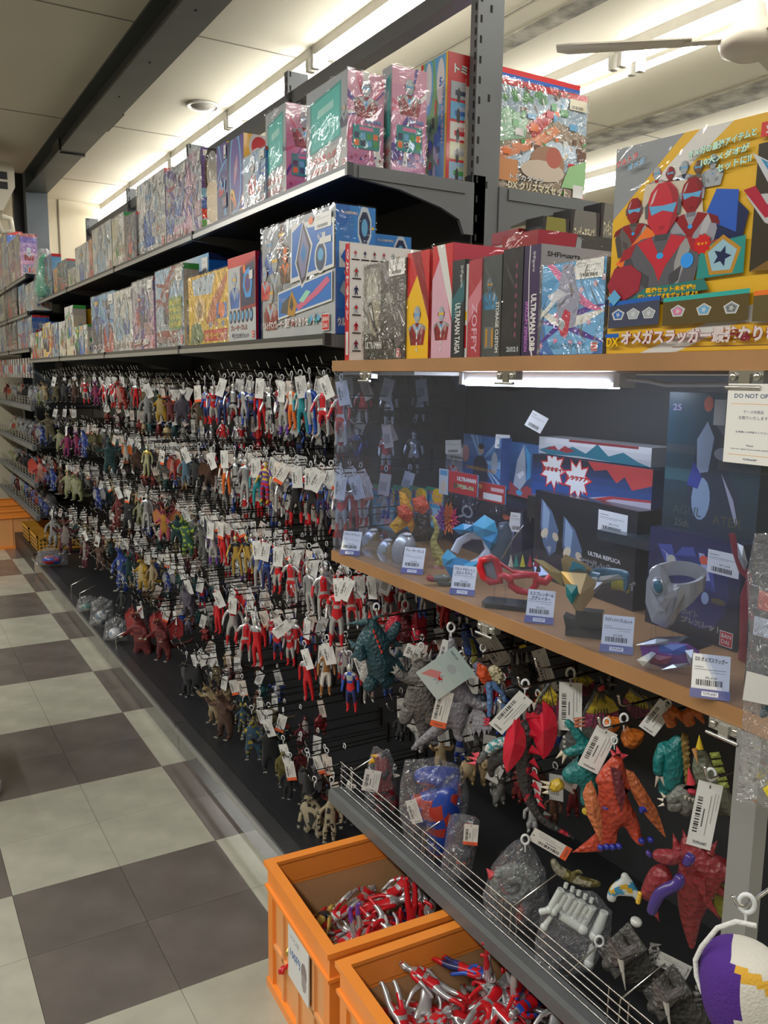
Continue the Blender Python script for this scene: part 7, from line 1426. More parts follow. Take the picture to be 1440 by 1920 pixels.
MB().box((1.383, 1.52, 1.042), (1.399, 1.88, 1.166), (.03, .03, .05)).build('support_box', M['print'], label='thin navy box upright at the case back', cat='toy box', group=GC)
# header-card bags
def bagcard(name, label, pxL, pxR, ytop, ybot, X, fn, cat='bagged toy'):
    a, b_ = onX(pxL, ytop, X), onX(pxR, ytop, X); z0 = onX(pxL, ybot, X).z; t = thing(name, label, cat, (X, b_.y, z0), group='header-card toy bags in the case')
    w, h = a.y-b_.y, a.z-z0; MB().box((0, 0, 0), (.003, w, h), (.1, .3, .5)).build('header_card', M['print'], t); P = Print((0, w, 0), (0, -1, 0), (0, 0, 1), w, h); fn(P); P.build('front_print', M['print'], t); MB().box((.0035, .004, -.03), (.012, w-.004, h*.5)).build('clear_bag', M['film2'], t); return t
def sky(k):
    def f(P): P.rect(0, 0, 1, 1, (.02, .32, .55)); P.rect(0, .88, 1, 1, (.03, .25, .12)); P.ell(.7, .8, .34, .2, YEL, 16); P.text('スーパー', .45, .74, .5, .1, ORNG, .05, WHITE); P.text('スーパーモデル', .2, .56, .78, .13, ORNG, .06, WHITE); P.text('ウルトラ', .04, .82, .4, .1, PINK, .05, CRIM); P.rect(.05, .05, .95, .5, (.3, .5, .62)); P.ell(.3, .3, .14, .2, (.2, .15, .2)); P.ell(.7, .22, .2, .16, (.7, .35, .4))
    return f
for k, (a, b_) in enumerate(((699, 740), (737, 772), (768, 800), (799, 831))): bagcard('toy_bag', ('leftmost', 'second', 'third', 'rightmost')[k]+' of four sky-blue header bags behind the wrist shells', a, b_, 907+k*1.5, 985, 1.23+.012*k, sky(k))
bagcard('toy_bag', 'red header bag hung above the sky-blue bags', 842, 896, 882, 922, 1.20, lambda P: (P.rect(0, 0, 1, 1, (.48, .02, .03)), P.text('ULTRAMAN', .3, .6, .66, .2, WHITE, .06, CRIM), P.text('怪獣消しゴム', .3, .25, .6, .2, (.35, .6, .2), .06, WHITE), P.ell(.25, .35, .08, .14, BROWN)))
bagcard('toy_bag', 'small red striped card with a white sticker', 896, 948, 902, 936, 1.22, lambda P: (P.rect(0, 0, 1, 1, (.42, .03, .03)), P.rect(.22, .1, .9, .45, WHITE), P.rect(.5, .6, .95, .8, (.6, .4, .4)), P.ell(.1, .75, .08, .14, (.8, .3, .1))))
bagcard('toy_bag', 'narrow white card pack left of the red header bag', 824, 841, 878, 925, 1.20, lambda P: (P.rect(0, 0, 1, 1, (.5, .55, .6)), P.rect(.1, .75, .9, .95, (.1, .3, .5)), P.ell(.5, .3, .3, .25, (.6, .5, .4))))
# price stickers leaning in the case
def sticker_card(label, x, y, w, h, X, ang=0, price=None, z=None):
    fr = Fr(x, y, X); t = thing('price_card', label, 'price card', fr.A, group='price cards in the case'); ww, hh = w*fr.s, h*fr.s
    b = MB().box((-ww/2, 0, -hh/2), (ww/2, .0006, hh/2), (.74, .74, .73)); m = obj('card', b.mesh('card', M['card']), t, (0, 0, 0), (0, R(ang), fr.yaw+R(10))); P = Print((-ww/2, 0, -hh/2), (1, 0, 0), (0, 0, 1), ww, hh, .0003); sticker(P, 0, 0, 1, 1, price=price); o = P.build('lettering', M['card'], t); o.rotation_euler = m.rotation_euler; return t
sticker_card('small price card pinned high by the lamp glow', 1006, 791, 34, 32, 1.27, 28); sticker_card('price card in front of the navy ring-emblem box', 974, 980, 38, 36, 1.27, 6); sticker_card('price card on the DIMENSION CARD box corner', 942, 828, 27, 26, 1.31, 3); sticker_card('price card over the small white hero box', 850, 838, 30, 26, 1.31, -2)
# front price stands with the shop's blue foot
def stand(label, x, y, name, price, k):
    A = onZ(x, y, ZL); wd, ht = .05, .062; t = thing('price_stand', label, 'price stand', (A.x, A.y, ZL+.0008), (0, 0, R(-50)), group='price stands on the lower wooden board')
    tilt = R(-24); Mx = Matrix.Rotation(tilt, 4, 'X')
    b = MB().box((-wd/2, -.0006, .004), (wd/2, 0, ht), (.76, .76, .75), M4=Mx); b.build('card', M['card'], t)
    b = MB().box((-wd/2-.0015, -.0022, .0), (wd/2+.0015, -.0012, .013), (.055, .055, .24), M4=Mx); b.build('blue_foot', M['print'], t)
    P = Print(Mx@Vector((-wd/2, -.0007, .004)), (1, 0, 0), Mx.to_3x3()@Vector((0, 0, 1)), wd, ht-.004, .0002); dk = (.06, .06, .07)
    for i, s_ in enumerate(name): P.text(s_, .07+.08*i, .82-.14*i, min(.86, .115*len(s_)), .12, dk, .03, slope=-.04)
    P.rect(.06, .62, .9, .635, (.3, .3, .3)); P.rect(.06, .68, .3, .69, dk); P.rect(.5, .56, .9, .57, (.4, .4, .4)); P.text('¥'+price, .36, .40, .3, .06, dk); P.barcode(.12, .24, .7, .14, n=7+k); P.build('lettering', M['card'], t)
    P = Print(Mx@Vector((-wd/2, -.0023, .0)), (1, 0, 0), Mx.to_3x3()@Vector((0, 0, 1)), wd, .013, .0002); P.rect(.28, .25, .72, .75, (.8, .8, .82)); P.text('TOYPLANET', .31, .36, .38, .3, (.05, .05, .2), .02); P.build('foot_print', M['card'], t)
    MB().box((-wd/2, -.002, 0), (wd/2, .028, .0012)).build('clear_base', M['acrylbox'], t)
stand('price stand at the left end before the wrist shells', 655, 1042, ['ウルトラブレス'], '4,378', 0); stand('price stand second from left beside the clear box', 772, 1077, ['ブレーザーブレス'], '6,578', 1); stand('price stand in front of the blue faceted bands', 866, 1117, ['ウルトラゼットン', 'ウルトラアイ'], '6,578', 2)
stand('price stand between red goggles and gold brace', 1010, 1170, ['エスプレンダー&', 'アグレイター'], '6,776', 3); stand('price stand in front of the silver bracelet', 1155, 1226, ['ウルティメイトブレスレット'], '7,238', 4); stand('big price stand at the right end of the board', 1330, 1312, ['DX オメガスラッガー'], '2,618', 5)
# ------ displayed pieces
def item(name, label, x, y, cat, z=ZL): A = onZ(x, y, z); fr = Fr(x, y, Z=z); return thing(name, label, cat, A+Vector((0, 0, .0006)), group=None), fr
SV = (.56, .57, .58, .45); GD = (.50, .33, .12, .55)
t, fr = item('clear_tray_box', 'low clear acrylic box holding the wrist shells', 700, 1052, 'display box')
b = MB(); th = .0015; L0, W0, Hh = .24, .055, .05
for bx in (((0, 0, 0), (W0, L0, th)), ((0, 0, 0), (th, L0, Hh)), ((W0-th, 0, 0), (W0, L0, Hh)), ((0, 0, 0), (W0, th, Hh)), ((0, L0-th, 0), (W0, L0, Hh))): b.box(*bx)
o = b.build('walls', M['acrylbox'], t); A = onZ(748, 1068, ZL); t.location = (A.x, A.y, ZL+.001)
for i, (x, y, w, h, g, lab) in enumerate(((696, 1015, 34, 46, 1, 'silver and gold wrist shell farthest left'), (722, 1038, 32, 54, 1, 'gold and silver wrist shell in the middle of the clear box'), (757, 1030, 44, 60, 0, 'plain silver wrist shell at the near end of the clear box'))):
    fr = Fr(x, y, 1.10-.016*i); t = thing('wrist_device', lab, 'toy bracelet', fr.A, group='wrist shells in the clear box'); b = MB(); rx, rz = w*.5*fr.s, h*.55*fr.s
    side = Vector((fr.fh.y, -fr.fh.x, 0)); n, k = 18, 12
    rot = Matrix.Rotation(fr.yaw, 3, 'Z')@Matrix.Rotation(R(12), 3, 'Y')
    for part, lo, hi, c in (('shell', 0, n, SV),):
        b.ball((0, 0, 0), (rx, rx*.75, rz), 26, 18, SV, rot=rot)
    for q in range(len(b.f)):
        c = Vector((0, 0, 0))
        for vi in b.f[q]: c += Vector(b.v[vi])
        c /= len(b.f[q]); l = c.dot(side)/rx
        if g and c.z/rz < .3+.7*l: b.c[q] = GD
    b.build('shell', M['vinyl'], t); MB().ball(rot@Vector((0, -rx*.3, rz*.93)), (.011, .011, .004), 12, 6, (.7, .7, .7)).build('top_disc', M['vinyl'], t); MB().tube([rot@Vector((0, -rx*.76, rz*.5)), rot@Vector((0, -rx*.78, 0)), rot@Vector((0, -rx*.5, -rz*.7))], .0012, 5, (.3, .3, .3)).build('seam_line', M['vinyl'], t)
# orange and yellow petalled monster with black body
fr = Fr(780, 1000, 1.16); t = thing('monster_figure', 'orange and yellow petalled monster behind the wrist shells', 'toy figure', fr.A, group='monsters in the display case')
for i, (pts, c) in enumerate((([(748, 920), (760, 925), (776, 955), (772, 975), (758, 968), (750, 945)], (.78, .36, .01)), ([(730, 985), (745, 968), (765, 960), (775, 968), (765, 985), (742, 1000)], (.80, .40, .01)), ([(763, 985), (772, 962), (778, 985), (772, 1000)], (.7, .28, .01)), ([(744, 950), (760, 945), (776, 965), (766, 980), (748, 970)], (.6, .06, .01)), ([(772, 935), (795, 928), (806, 950), (795, 965), (778, 958)], (.6, .07, .015)))): b = MB(); slab(b, fr, pts, 10, c, -6*i-4, 5); b.build('petal', HB, t)
skin_mb(fr, [[(790, 1015, 4, 20), (792, 980, 4, 18), (790, 955, 2, 12)], [(745, 962, -8, 3), (738, 958, -8, 3)]], blend((.035, .018, .015)), 2).build('body', HB, t)
fr = Fr(835, 1000, 1.15); t = thing('monster_figure', 'purple, orange and magenta coral-like monster in the case', 'toy figure', fr.A, group='monsters in the display case')
b = MB()
for i in range(46): a = i*2.399; r_ = 2.6*math.sqrt(i); x, y = 838+r_*1.5*math.cos(a), 972+r_*1.9*math.sin(a); c = (.20, .04, .26) if x < 832 else ((.65, .15, .03) if x < 850 else (.6, .02, .12)); b.cone(fr.q(x*.5+838*.5, y*.5+975*.5, 6), fr.q(x, y, -10+abs(x-838)*.3), 5*fr.s, 5, c, seg=2)
b.build('body', HB, t, kind=None)
fr = Fr(815, 1050, 1.10); t = thing('monster_figure', 'olive-yellow curved tentacle monster on pink feet', 'toy figure', fr.A, group='monsters in the display case')
skin_mb(fr, [[(838, 1052, 6, 14, 'b'), (820, 1040, 2, 12), (812, 1015, 0, 7), (820, 995, -2, 5), (815, 975, -2, 4), (808, 966, -2, 2)], ['b', (820, 1062, 0, 11), (822, 1078, -4, 9)]], lambda p: (.45, .2, .2) if p.z < -.012 else (.38, .32, .08), 2).build('body', HB, t)
# blue faceted bands
t, fr = item('wrist_band', 'sky-blue faceted polygon band with white inner strap', 885, 1090, 'toy bracelet')
def facet(pts, c, d, th=14, bulge=6, name='facet_plate'): b = MB(); slab(b, fr, pts, th, c, d, bulge); return b.build(name, M['vinyl'], t)
SK = (.02, .25, .48); SK2 = (.06, .42, .66)
facet([(848, 992), (868, 982), (886, 985), (888, 998), (862, 1002)], SK, -10); facet([(886, 984), (908, 966), (928, 978), (934, 1000), (906, 1012), (888, 998)], SK2, -14); facet([(902, 1008), (934, 1000), (934, 1020), (918, 1032)], SK, -16)
facet([(828, 1045), (840, 1030), (856, 1044), (850, 1062), (832, 1062)], SK2, -16); facet([(832, 1060), (850, 1044), (880, 1052), (868, 1076), (846, 1084)], SK, -18); facet([(868, 1056), (900, 1052), (888, 1070), (862, 1080)], SK2, -20)
b = MB(); b.tube([fr.q(852, 1036, -6), fr.q(862, 1016, -2), fr.q(884, 1004, 0), (fr.q(908, 1008, 0)), fr.q(914, 1030, -4), fr.q(900, 1048, -8), fr.q(884, 1056, -12)], [4*fr.s]*7, 8, (.66, .67, .7), flat=2.2); b.build('inner_strap', M['vinyl'], t)
b = MB(); slab(b, fr, [(905, 1040), (918, 1030), (924, 1050), (918, 1062), (908, 1058)], 8, (.6, .62, .7), -16); b.build('clasp', M['vinyl'], t)
fr = Fr(938, 1060, 1.14); t = thing('toy_glove', 'dark blue-grey toy gauntlet standing right of the blue band', 'toy', fr.A)
b = MB(); b.tube([fr.q(935, 1060, 0), fr.q(938, 1030, 0), fr.q(946, 1000, 0), fr.q(944, 980, 0)], [16*fr.s, 18*fr.s, 15*fr.s, 9*fr.s], 14, (.05, .08, .11)); b.build('shell', M['vinyl'], t); b = MB(); slab(b, fr, [(936, 985), (944, 984), (944, 992), (937, 993)], 4, (.2, .25, .3), -20); b.build('button', M['vinyl'], t)
MB().tube([fr.q(936, 1056, -24), fr.q(962, 1010, -26), fr.q(982, 985, -26)], .0016, 6).build('clear_rod', M['wire'], t)
t, fr = item('small_creature', 'tiny translucent red and green creature lying on the board', 820, 1098, 'toy figure')
skin_mb(fr, [[(798, 1082, -2, 8), (812, 1086, -2, 7), (832, 1084, -2, 9), (846, 1088, -2, 7)], [(820, 1088, -2, 8), (835, 1094, -2, 8), (850, 1094, -2, 5)]], lambda p: (.35, .03, .03) if p.x < -.012 else (.12, .13, .10), 2).build('body', M['vinyl'], t)
# red goggles on clear posts over a black base
t, fr = item('toy_goggles', 'red toy goggles on clear posts over a black base', 955, 1142, 'toy goggles')
zb = 0; ca, sa = math.cos(R(-52)), math.sin(R(-52)); U_ = Vector((ca, sa, 0)); N_ = Vector((-sa, ca, 0)); Q = lambda u, n, z: U_*u+N_*n+Vector((0, 0, z))
def pbox(b, u0, u1, n0, n1, z0, z1, c): b.prism([Q(u0, n0, z0), Q(u1, n0, z0), Q(u1, n1, z0), Q(u0, n1, z0)], (0, 0, z1-z0), c)
b = MB(); b.prism([Q(-.055, .0, 0), Q(-.045, -.012, 0), Q(.03, -.012, 0), Q(.062, .012, 0), Q(.062, .045, 0), Q(-.055, .045, 0)], (0, 0, .009), (.012, .012, .014)); b.build('base', M['vinyl'], t)
for u in (-.034, -.012, .024, .046): MB().tube([Q(u, .012, .009), Q(u, .012, .052)], .0022, 8).build('clear_post', M['acrylbox'], t)
RG = (.60, .012, .025)
for s_, lp in ((0, [(902, 1052), (922, 1046), (930, 1052), (936, 1072), (938, 1090), (920, 1092), (906, 1082), (900, 1064)]), (1, [(958, 1082), (985, 1078), (1005, 1080), (1005, 1098), (992, 1112), (972, 1108), (958, 1098)])):
    b = MB(); b.tube([fr.q(x, y, -4) for x, y in lp], 4.6*fr.s, 8, RG, closed=True, flat=1.5); b.build('rim', M['vinyl'], t); b = MB(); slab(b, fr, lp, 3, (.25, .24, .25), 0, 1); b.build('lens', M['acrylbox'] if s_ else M['vinyl'], t)
b = MB(); b.tube([fr.q(936, 1082, -6), fr.q(946, 1080, -8), fr.q(958, 1088, -6)], [7*fr.s]*3, 8, RG); b.build('bridge', M['vinyl'], t)
b = MB(); b.tube([fr.q(1005, 1088, -4), fr.q(1022, 1092, 0), fr.q(1034, 1080, 8), fr.q(1036, 1066, 20)], [8*fr.s, 8*fr.s, 7*fr.s, 6*fr.s], 8, RG); b.tube([fr.q(902, 1052, -4), fr.q(920, 1044, 0), fr.q(960, 1072, 4), fr.q(1008, 1076, 2)], [3*fr.s]*4, 6, RG); b.build('frame_arm', M['vinyl'], t)
fr = Fr(1010, 1060, 1.10); t = thing('clear_case', 'smoked clear case of small coloured pegs behind the goggles', 'display box', fr.A)
b = MB(); slab(b, fr, [(935, 1050), (1000, 1028), (1062, 1045), (1060, 1075), (1000, 1082), (940, 1066)], 30, (.1, .12, .12), 6); b.build('case', M['acryl'], t)
for x, c in ((958, (.6, .55, .4)), (968, (.02, .3, .2)), (980, (.65, .6, .03)), (994, (.4, .03, .05)), (1006, (.35, .03, .05))): cones(MB(), fr, [(x, 1062, -6, x, 1040, -6, 5)], c).build('coloured_peg', M['vinyl'], t)
# gold brace on black stand
t, fr = item('gold_brace', 'gold winged wrist brace with teal gems on a black stand', 1098, 1196, 'toy bracelet')
gp = lambda L_, th, c, d, bl, nm: slab(MB(), fr, L_, th, c, d, bl).build(nm, M['vinyl'], t)
gp([(1052, 1072), (1100, 1076), (1118, 1092), (1112, 1120), (1092, 1146), (1078, 1144), (1066, 1122)], 20, GD, -22, 10, 'face_plate'); gp([(1060, 1096), (1082, 1098), (1084, 1112), (1072, 1134), (1062, 1118)], 8, (.01, .16, .19), -42, 4, 'gem'); gp([(1052, 1050), (1060, 1040), (1098, 1058), (1112, 1070), (1080, 1078), (1056, 1076)], 12, GD, 4, 4, 'back_plate'); gp([(1066, 1072), (1074, 1052), (1096, 1062), (1100, 1072)], 6, (.01, .2, .24), -8, 2, 'gem')
gp([(1000, 1048), (1020, 1052), (1060, 1078), (1055, 1100), (1030, 1078)], 6, (.30, .26, .17, .5), -14, 2, 'wing'); gp([(1094, 1084), (1160, 1078), (1170, 1086), (1110, 1100)], 6, (.42, .40, .34, .5), -16, 2, 'wing'); gp([(1104, 1090), (1130, 1092), (1118, 1112), (1104, 1122)], 10, (.3, .3, .3, .4), -20, 2, 'side_guard')
b = MB(); c = fr.q(1142, 1088, 6); n = 20; rr = 34*fr.s
for k_ in range(2): pass
ringp = [c+Vector((fr.fh.y, -fr.fh.x, 0))*rr*math.cos(a)+fr.fh*rr*.8*math.sin(a) for a in [2*math.pi*i/n*.8-.6 for i in range(n)]]
b.tube(ringp, [.0035]*n, 8, (.05, .14, .18), flat=4.5); b.build('strap', M['vinyl'], t)
b = MB(); b.tube([p+Vector((0, 0, -.008)) for p in ringp[2:9]], [.004]*7, 8, (.4, .34, .03), flat=3.5); b.build('yellow_strap', M['vinyl'], t)
b = MB(); pbox(b, -.035, .03, -.002, .035, 0, .014, (.012,)*3); pbox(b, -.02, .025, .005, .03, .014, .045, (.012,)*3); b.prism([Q(-.035, 0, .014), Q(-.012, 0, .014), Q(-.02, 0, .028), Q(-.04, 0, .034)], N_*.03, (.012,)*3); b.build('stand', M['vinyl'], t)
# silver bracelet and its round base
t, fr = item('silver_bracelet', 'large silver hero bracelet with a teal gem on clear pegs', 1258, 1232, 'toy bracelet')
c = fr.q(1270, 1080, 0); side = Vector((fr.fh.y, -fr.fh.x, 0)); n = 40; b = MB(); vs = []; fs = []
prof = [(0, 0), (.0, 1), (-.006, 1), (-.006, 0)]
for i in range(n):
    a = 2*math.pi*i/n; rx, ry = 50*fr.s, 34*fr.s; front = max(0, -math.sin(a)*.7-math.cos(a)*.55); hgt = (26+44*front)*fr.s; top = (6+4*math.cos(a)+15*math.sin(a))*fr.s
    for dr, k_ in prof: vs.append(c+side*(rx+dr)*math.cos(a)+fr.fh*(ry+dr)*math.sin(a)+Vector((0, 0, top-(1-k_)*hgt-(1-k_)*math.sin(a)*0)))
for i in range(n):
    for k_ in range(4): fs.append((i*4+k_, ((i+1) % n)*4+k_, ((i+1) % n)*4+(k_+1) % 4, i*4+(k_+1) % 4))
b.add(vs, fs, (.60, .60, .60, .3)); b.build('band', M['vinyl'], t)
gp = lambda L_, th, c, d, bl, nm: slab(MB(), fr, L_, th, c, d, bl).build(nm, M['vinyl'], t)
gp([(1222, 1068), (1236, 1058), (1252, 1078), (1262, 1104), (1276, 1100), (1284, 1118), (1270, 1152), (1252, 1178), (1242, 1176), (1222, 1166), (1210, 1130), (1212, 1090)], 16, (.58, .58, .58, .35), -48, 10, 'face_plate'); gp([(1276, 1096), (1284, 1112), (1278, 1140), (1262, 1170), (1246, 1178), (1262, 1150), (1270, 1120)], 9, (.46, .42, .36, .4), -60, 4, 'blade_guard'); gp([(1218, 1100), (1226, 1120), (1240, 1134), (1256, 1124), (1246, 1146), (1234, 1148), (1222, 1136)], 7, (.65, .65, .65, .35), -62, 3, 'brow')
MB().ball(fr.q(1234, 1100, -62), (12*fr.s, 8*fr.s, 17*fr.s), 16, 10, (.60, .60, .60, .35), rot=Matrix.Rotation(fr.yaw, 3, 'Z')@Matrix.Rotation(R(-14), 3, 'Y')).build('gem_setting', M['vinyl'], t); MB().ball(fr.q(1234, 1101, -70), (8*fr.s, 5*fr.s, 12*fr.s), 14, 10, (.005, .13, .18), rot=Matrix.Rotation(fr.yaw, 3, 'Z')@Matrix.Rotation(R(-14), 3, 'Y')).build('gem', M['vinyl'], t)
for x, y in ((1222, 1160), (1230, 1165), (1262, 1160), (1274, 1158), (1302, 1140), (1310, 1140)): MB().tube([fr.q(x, y, -20), fr.q(x-1, 1208 if x < 1290 else 1200, -20)], .0013, 6).build('clear_peg', M['acrylbox'], t)
b = MB(); slab(b, fr, [(1196, 1208), (1230, 1196), (1290, 1194), (1336, 1210), (1300, 1222), (1230, 1222)], 18, (.012, .012, .02), -4, 0); b.build('black_base', M['vinyl'], t)
t, fr = item('emblem_base', 'round silver, purple and crimson emblem piece before the silver bracelet', 1250, 1256, 'toy part')
gp = lambda L_, th, c, d, bl, nm: slab(MB(), fr, L_, th, c, d, bl).build(nm, M['vinyl'], t)
gp([(1200, 1212), (1240, 1204), (1290, 1208), (1312, 1222), (1300, 1246), (1250, 1254), (1206, 1240)], 16, (.20, .03, .26), 0, 4, 'disc'); gp([(1236, 1206), (1285, 1210), (1290, 1224), (1262, 1232), (1236, 1222)], 8, (.06, .14, .5), -8, 2, 'blue_band'); gp([(1216, 1226), (1260, 1232), (1250, 1246), (1220, 1244)], 8, (.28, .02, .06), -12, 2, 'crimson_band')
SVV = (.55, .56, .57, .35)
gp([(1192, 1210), (1230, 1198), (1254, 1200), (1252, 1208), (1216, 1212)], 8, SVV, -12, 3, 'silver_arm'); gp([(1194, 1238), (1222, 1222), (1230, 1226), (1216, 1246), (1222, 1252), (1206, 1250)], 10, SVV, -20, 3, 'silver_arm'); gp([(1240, 1256), (1262, 1246), (1290, 1244), (1286, 1254)], 8, SVV, -20, 3, 'silver_arm'); gp([(1284, 1220), (1300, 1218), (1312, 1236), (1296, 1252), (1290, 1240)], 10, SVV, -18, 3, 'silver_arm')
# red strap and helmet part at the far right, dark box behind
fr = Fr(1372, 1000, 1.10); t = thing('toy_weapon', 'curved dark red toy blade with silver guard right of the navy box', 'toy weapon', fr.A)
b = MB(); b.tube([fr.q(1372, 1000, 0), fr.q(1378, 1030, 0), fr.q(1392, 1068, 0), fr.q(1408, 1086, 0), fr.q(1400, 1120, 4), fr.q(1404, 1200, 4), fr.q(1392, 1240, 4)], [7*fr.s, 8*fr.s, 10*fr.s, 10*fr.s, 14*fr.s, 20*fr.s, 10*fr.s], 8, (.26, .01, .025), flat=.5); b.build('blade', M['vinyl'], t)
b = MB(); slab(b, fr, [(1382, 1018), (1394, 1024), (1402, 1056), (1396, 1070), (1384, 1046)], 8, SVV, -8, 3); b.build('guard', M['vinyl'], t)
cbox('hero_box', 'black box with red picture partly cut off at the right edge', 1404, 1520, 1000, 1.06, 1.10, .05, ((.03, .03, .032),)*2, lambda P, r: (P.rect(0, 0, 1, 1, (.03, .03, .032)), P.clipped([(0, .5), (.3, .36), (.4, .1), (.2, .3), (0, .42)], (.25, .03, .04)), P.rect(.14, .55, .4, .8, (.75, .08, .03)), P.rect(.1, .2, .4, .45, (.7, .7, .68)), P.rect(.04, .84, .12, .85, WHITE)), 0, 30, h=.11)
MB().box((1.06, .62, 1.041), (1.11, .75, 1.0985), (.02, .02, .02)).build('support_box', M['print'], label='small black box under the cut-off box', cat='toy box', group=GC)
# hero figures hung along the last peg, seen through the acrylic side
for i, (x, yt, yb, k_, X, tg) in enumerate(((640, 726, 836, 'sr', 1.03, 'w'), (668, 728, 832, 'sv', 1.06, None), (698, 722, 826, 'rr', 1.09, 'w'), (728, 730, 830, 'bk', 1.14, 'w'), (752, 734, 828, 'rr', 1.18, None), (776, 738, 826, 'bk', 1.22, 'r'), (806, 740, 824, 'rs', 1.28, 'r'), (828, 744, 822, 'rs', 1.32, None), (640, 902, 1000, 'rs', 1.03, 'w'), (664, 902, 992, 'rr', 1.07, 'w'), (682, 904, 986, 'rs', 1.12, 'p'))):
    lab = '%s %s through the acrylic side, %s from front' % (HERO[k_][0]+('' if 'hero' in HERO[k_][0] else ' hero')+' figure seen', 'high' if yt < 800 else 'low', ORD[i % 8])
    a, b_ = onX(x, yt, X), onX(x, yb, X)
    if a.y < 1.95: continue
    t = thing('toy_figure', lab, 'toy figure', (X, a.y, a.z+.024), group='hanging hero figures'); h = a.z-b_.z
    obj('body', hero_mesh(k_), t, (0, 0, -.024-h), (0, 0, R(-40+rng.uniform(-30, 10))), scale=h); obj('hang_loop', LOOP, t)
    if tg: obj('price_tag', TAG[tg], t, (-.012, -.022, -.012), (0, R(rng.uniform(-20, 20)), R(-50)))
# the last peg column of the first bay
for z in (1.40, 1.13): add_hook(1.985, z)
# ------------------------------------------------------------------ orange crates of loose figures
def crate(label, loc, rz, L_=.53, W_=.366, Hh=.33, sign=False, brand=False, fill=40, group='orange crates of loose figures', light=False):
    t = thing('plastic_crate', label, 'crate', loc, (0, 0, rz), group=group); o, p = M['orange'], M['orangepanel']
    # local: x = 0..L_ (towards the shelf), y = 0..W_ ; rim flares out
    f = .012
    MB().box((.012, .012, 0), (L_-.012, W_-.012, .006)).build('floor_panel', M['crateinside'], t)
    for nm, a, b_ in (('end_wall', (.008, .012, .006), (.014, W_-.012, Hh-.06)), ('end_wall', (L_-.014, .012, .006), (L_-.008, W_-.012, Hh-.06)), ('side_wall', (.012, .008, .006), (L_-.012, .014, Hh-.06)), ('side_wall', (.012, W_-.014, .006), (L_-.012, W_-.008, Hh-.06))):
        MB().box(a, b_).build(nm, p, t)
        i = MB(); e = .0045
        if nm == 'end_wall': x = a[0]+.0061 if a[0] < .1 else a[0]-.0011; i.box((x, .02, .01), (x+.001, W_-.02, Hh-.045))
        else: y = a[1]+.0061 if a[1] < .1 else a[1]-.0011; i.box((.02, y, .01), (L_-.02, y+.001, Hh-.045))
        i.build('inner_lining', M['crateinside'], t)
    b = MB()
    for z0, z1, e in ((Hh-.062, Hh-.008, .0), (Hh-.012, Hh, .008), (.0, .022, .004), (Hh-.068, Hh-.06, .006)):
        b.box((-e, -e, z0), (.016, W_+e, z1)).box((L_-.016, -e, z0), (L_+e, W_+e, z1)).box((.016, -e, z0), (L_-.016, .016, z1)).box((.016, W_-.016, z0), (L_-.016, W_+e, z1))
    b.build('rim', o, t)
    for x, y in ((0, 0), (L_-.03, 0), (0, W_-.03), (L_-.03, W_-.03)): MB().box((x, y, .02), (x+.03, y+.03, Hh-.06)).build('corner_post', o, t)
    b = MB()
    for k in range(1, 4): y = W_*k/4; b.box((.002, y-.006, .02), (.008, y+.006, Hh-.062)); b.box((L_*k/4-.006, .002, .02), (L_*k/4+.006, .008, Hh-.062))
    b.box((.002, .03, .12), (.008, W_-.03, .13)); b.build('rib', p, t)
    if sign:
        s = Matrix.Identity(4); MB().box((-.004, .10, .13), (-.002, .22, .265), (.72, .72, .70)).build('price_sign', M['card'], t)
        P = Print((-.0042, .22, .13), (0, -1, 0), (0, 0, 1), .12, .135); P.rect(0, 0, 1, 1, (.74, .74, .73)); P.rect(0, .97, 1, .99, (.1, .15, .3)); P.text('ソフビ人形', .1, .74, .45, .1, (.1, .12, .2)); P.text('100円', .1, .42, .5, .16, (.05, .15, .4), .03)
        P.ell(.78, .48, .14, .18, (.25, .2, .2), 9); P.ell(.78, .3, .12, .16, (.35, .3, .3), 7); P.build('sign_lettering', M['card'], t)
    if brand:
        P = Print((.11, -.0085, Hh-.052), (1, 0, 0), (0, 0, 1), .27, .03); P.rect(0, 0, 1, 1, (.62, .6, .56)); P.rect(0, .82, 1, 1, (.8, .5, .02)); P.rect(.02, .3, .2, .7, (.02, .02, .02)); P.text('TRUSCO', .03, .4, .16, .24, (.85, .6, .02), .03); P.text('折りたたみコンテナ', .25, .4, .34, .28, (.08, .08, .08)); P.text('TSK-C50B', .63, .4, .2, .25, (.08, .08, .08)); P.build('maker_label', M['card'], t)
    return t
SHRT = {}
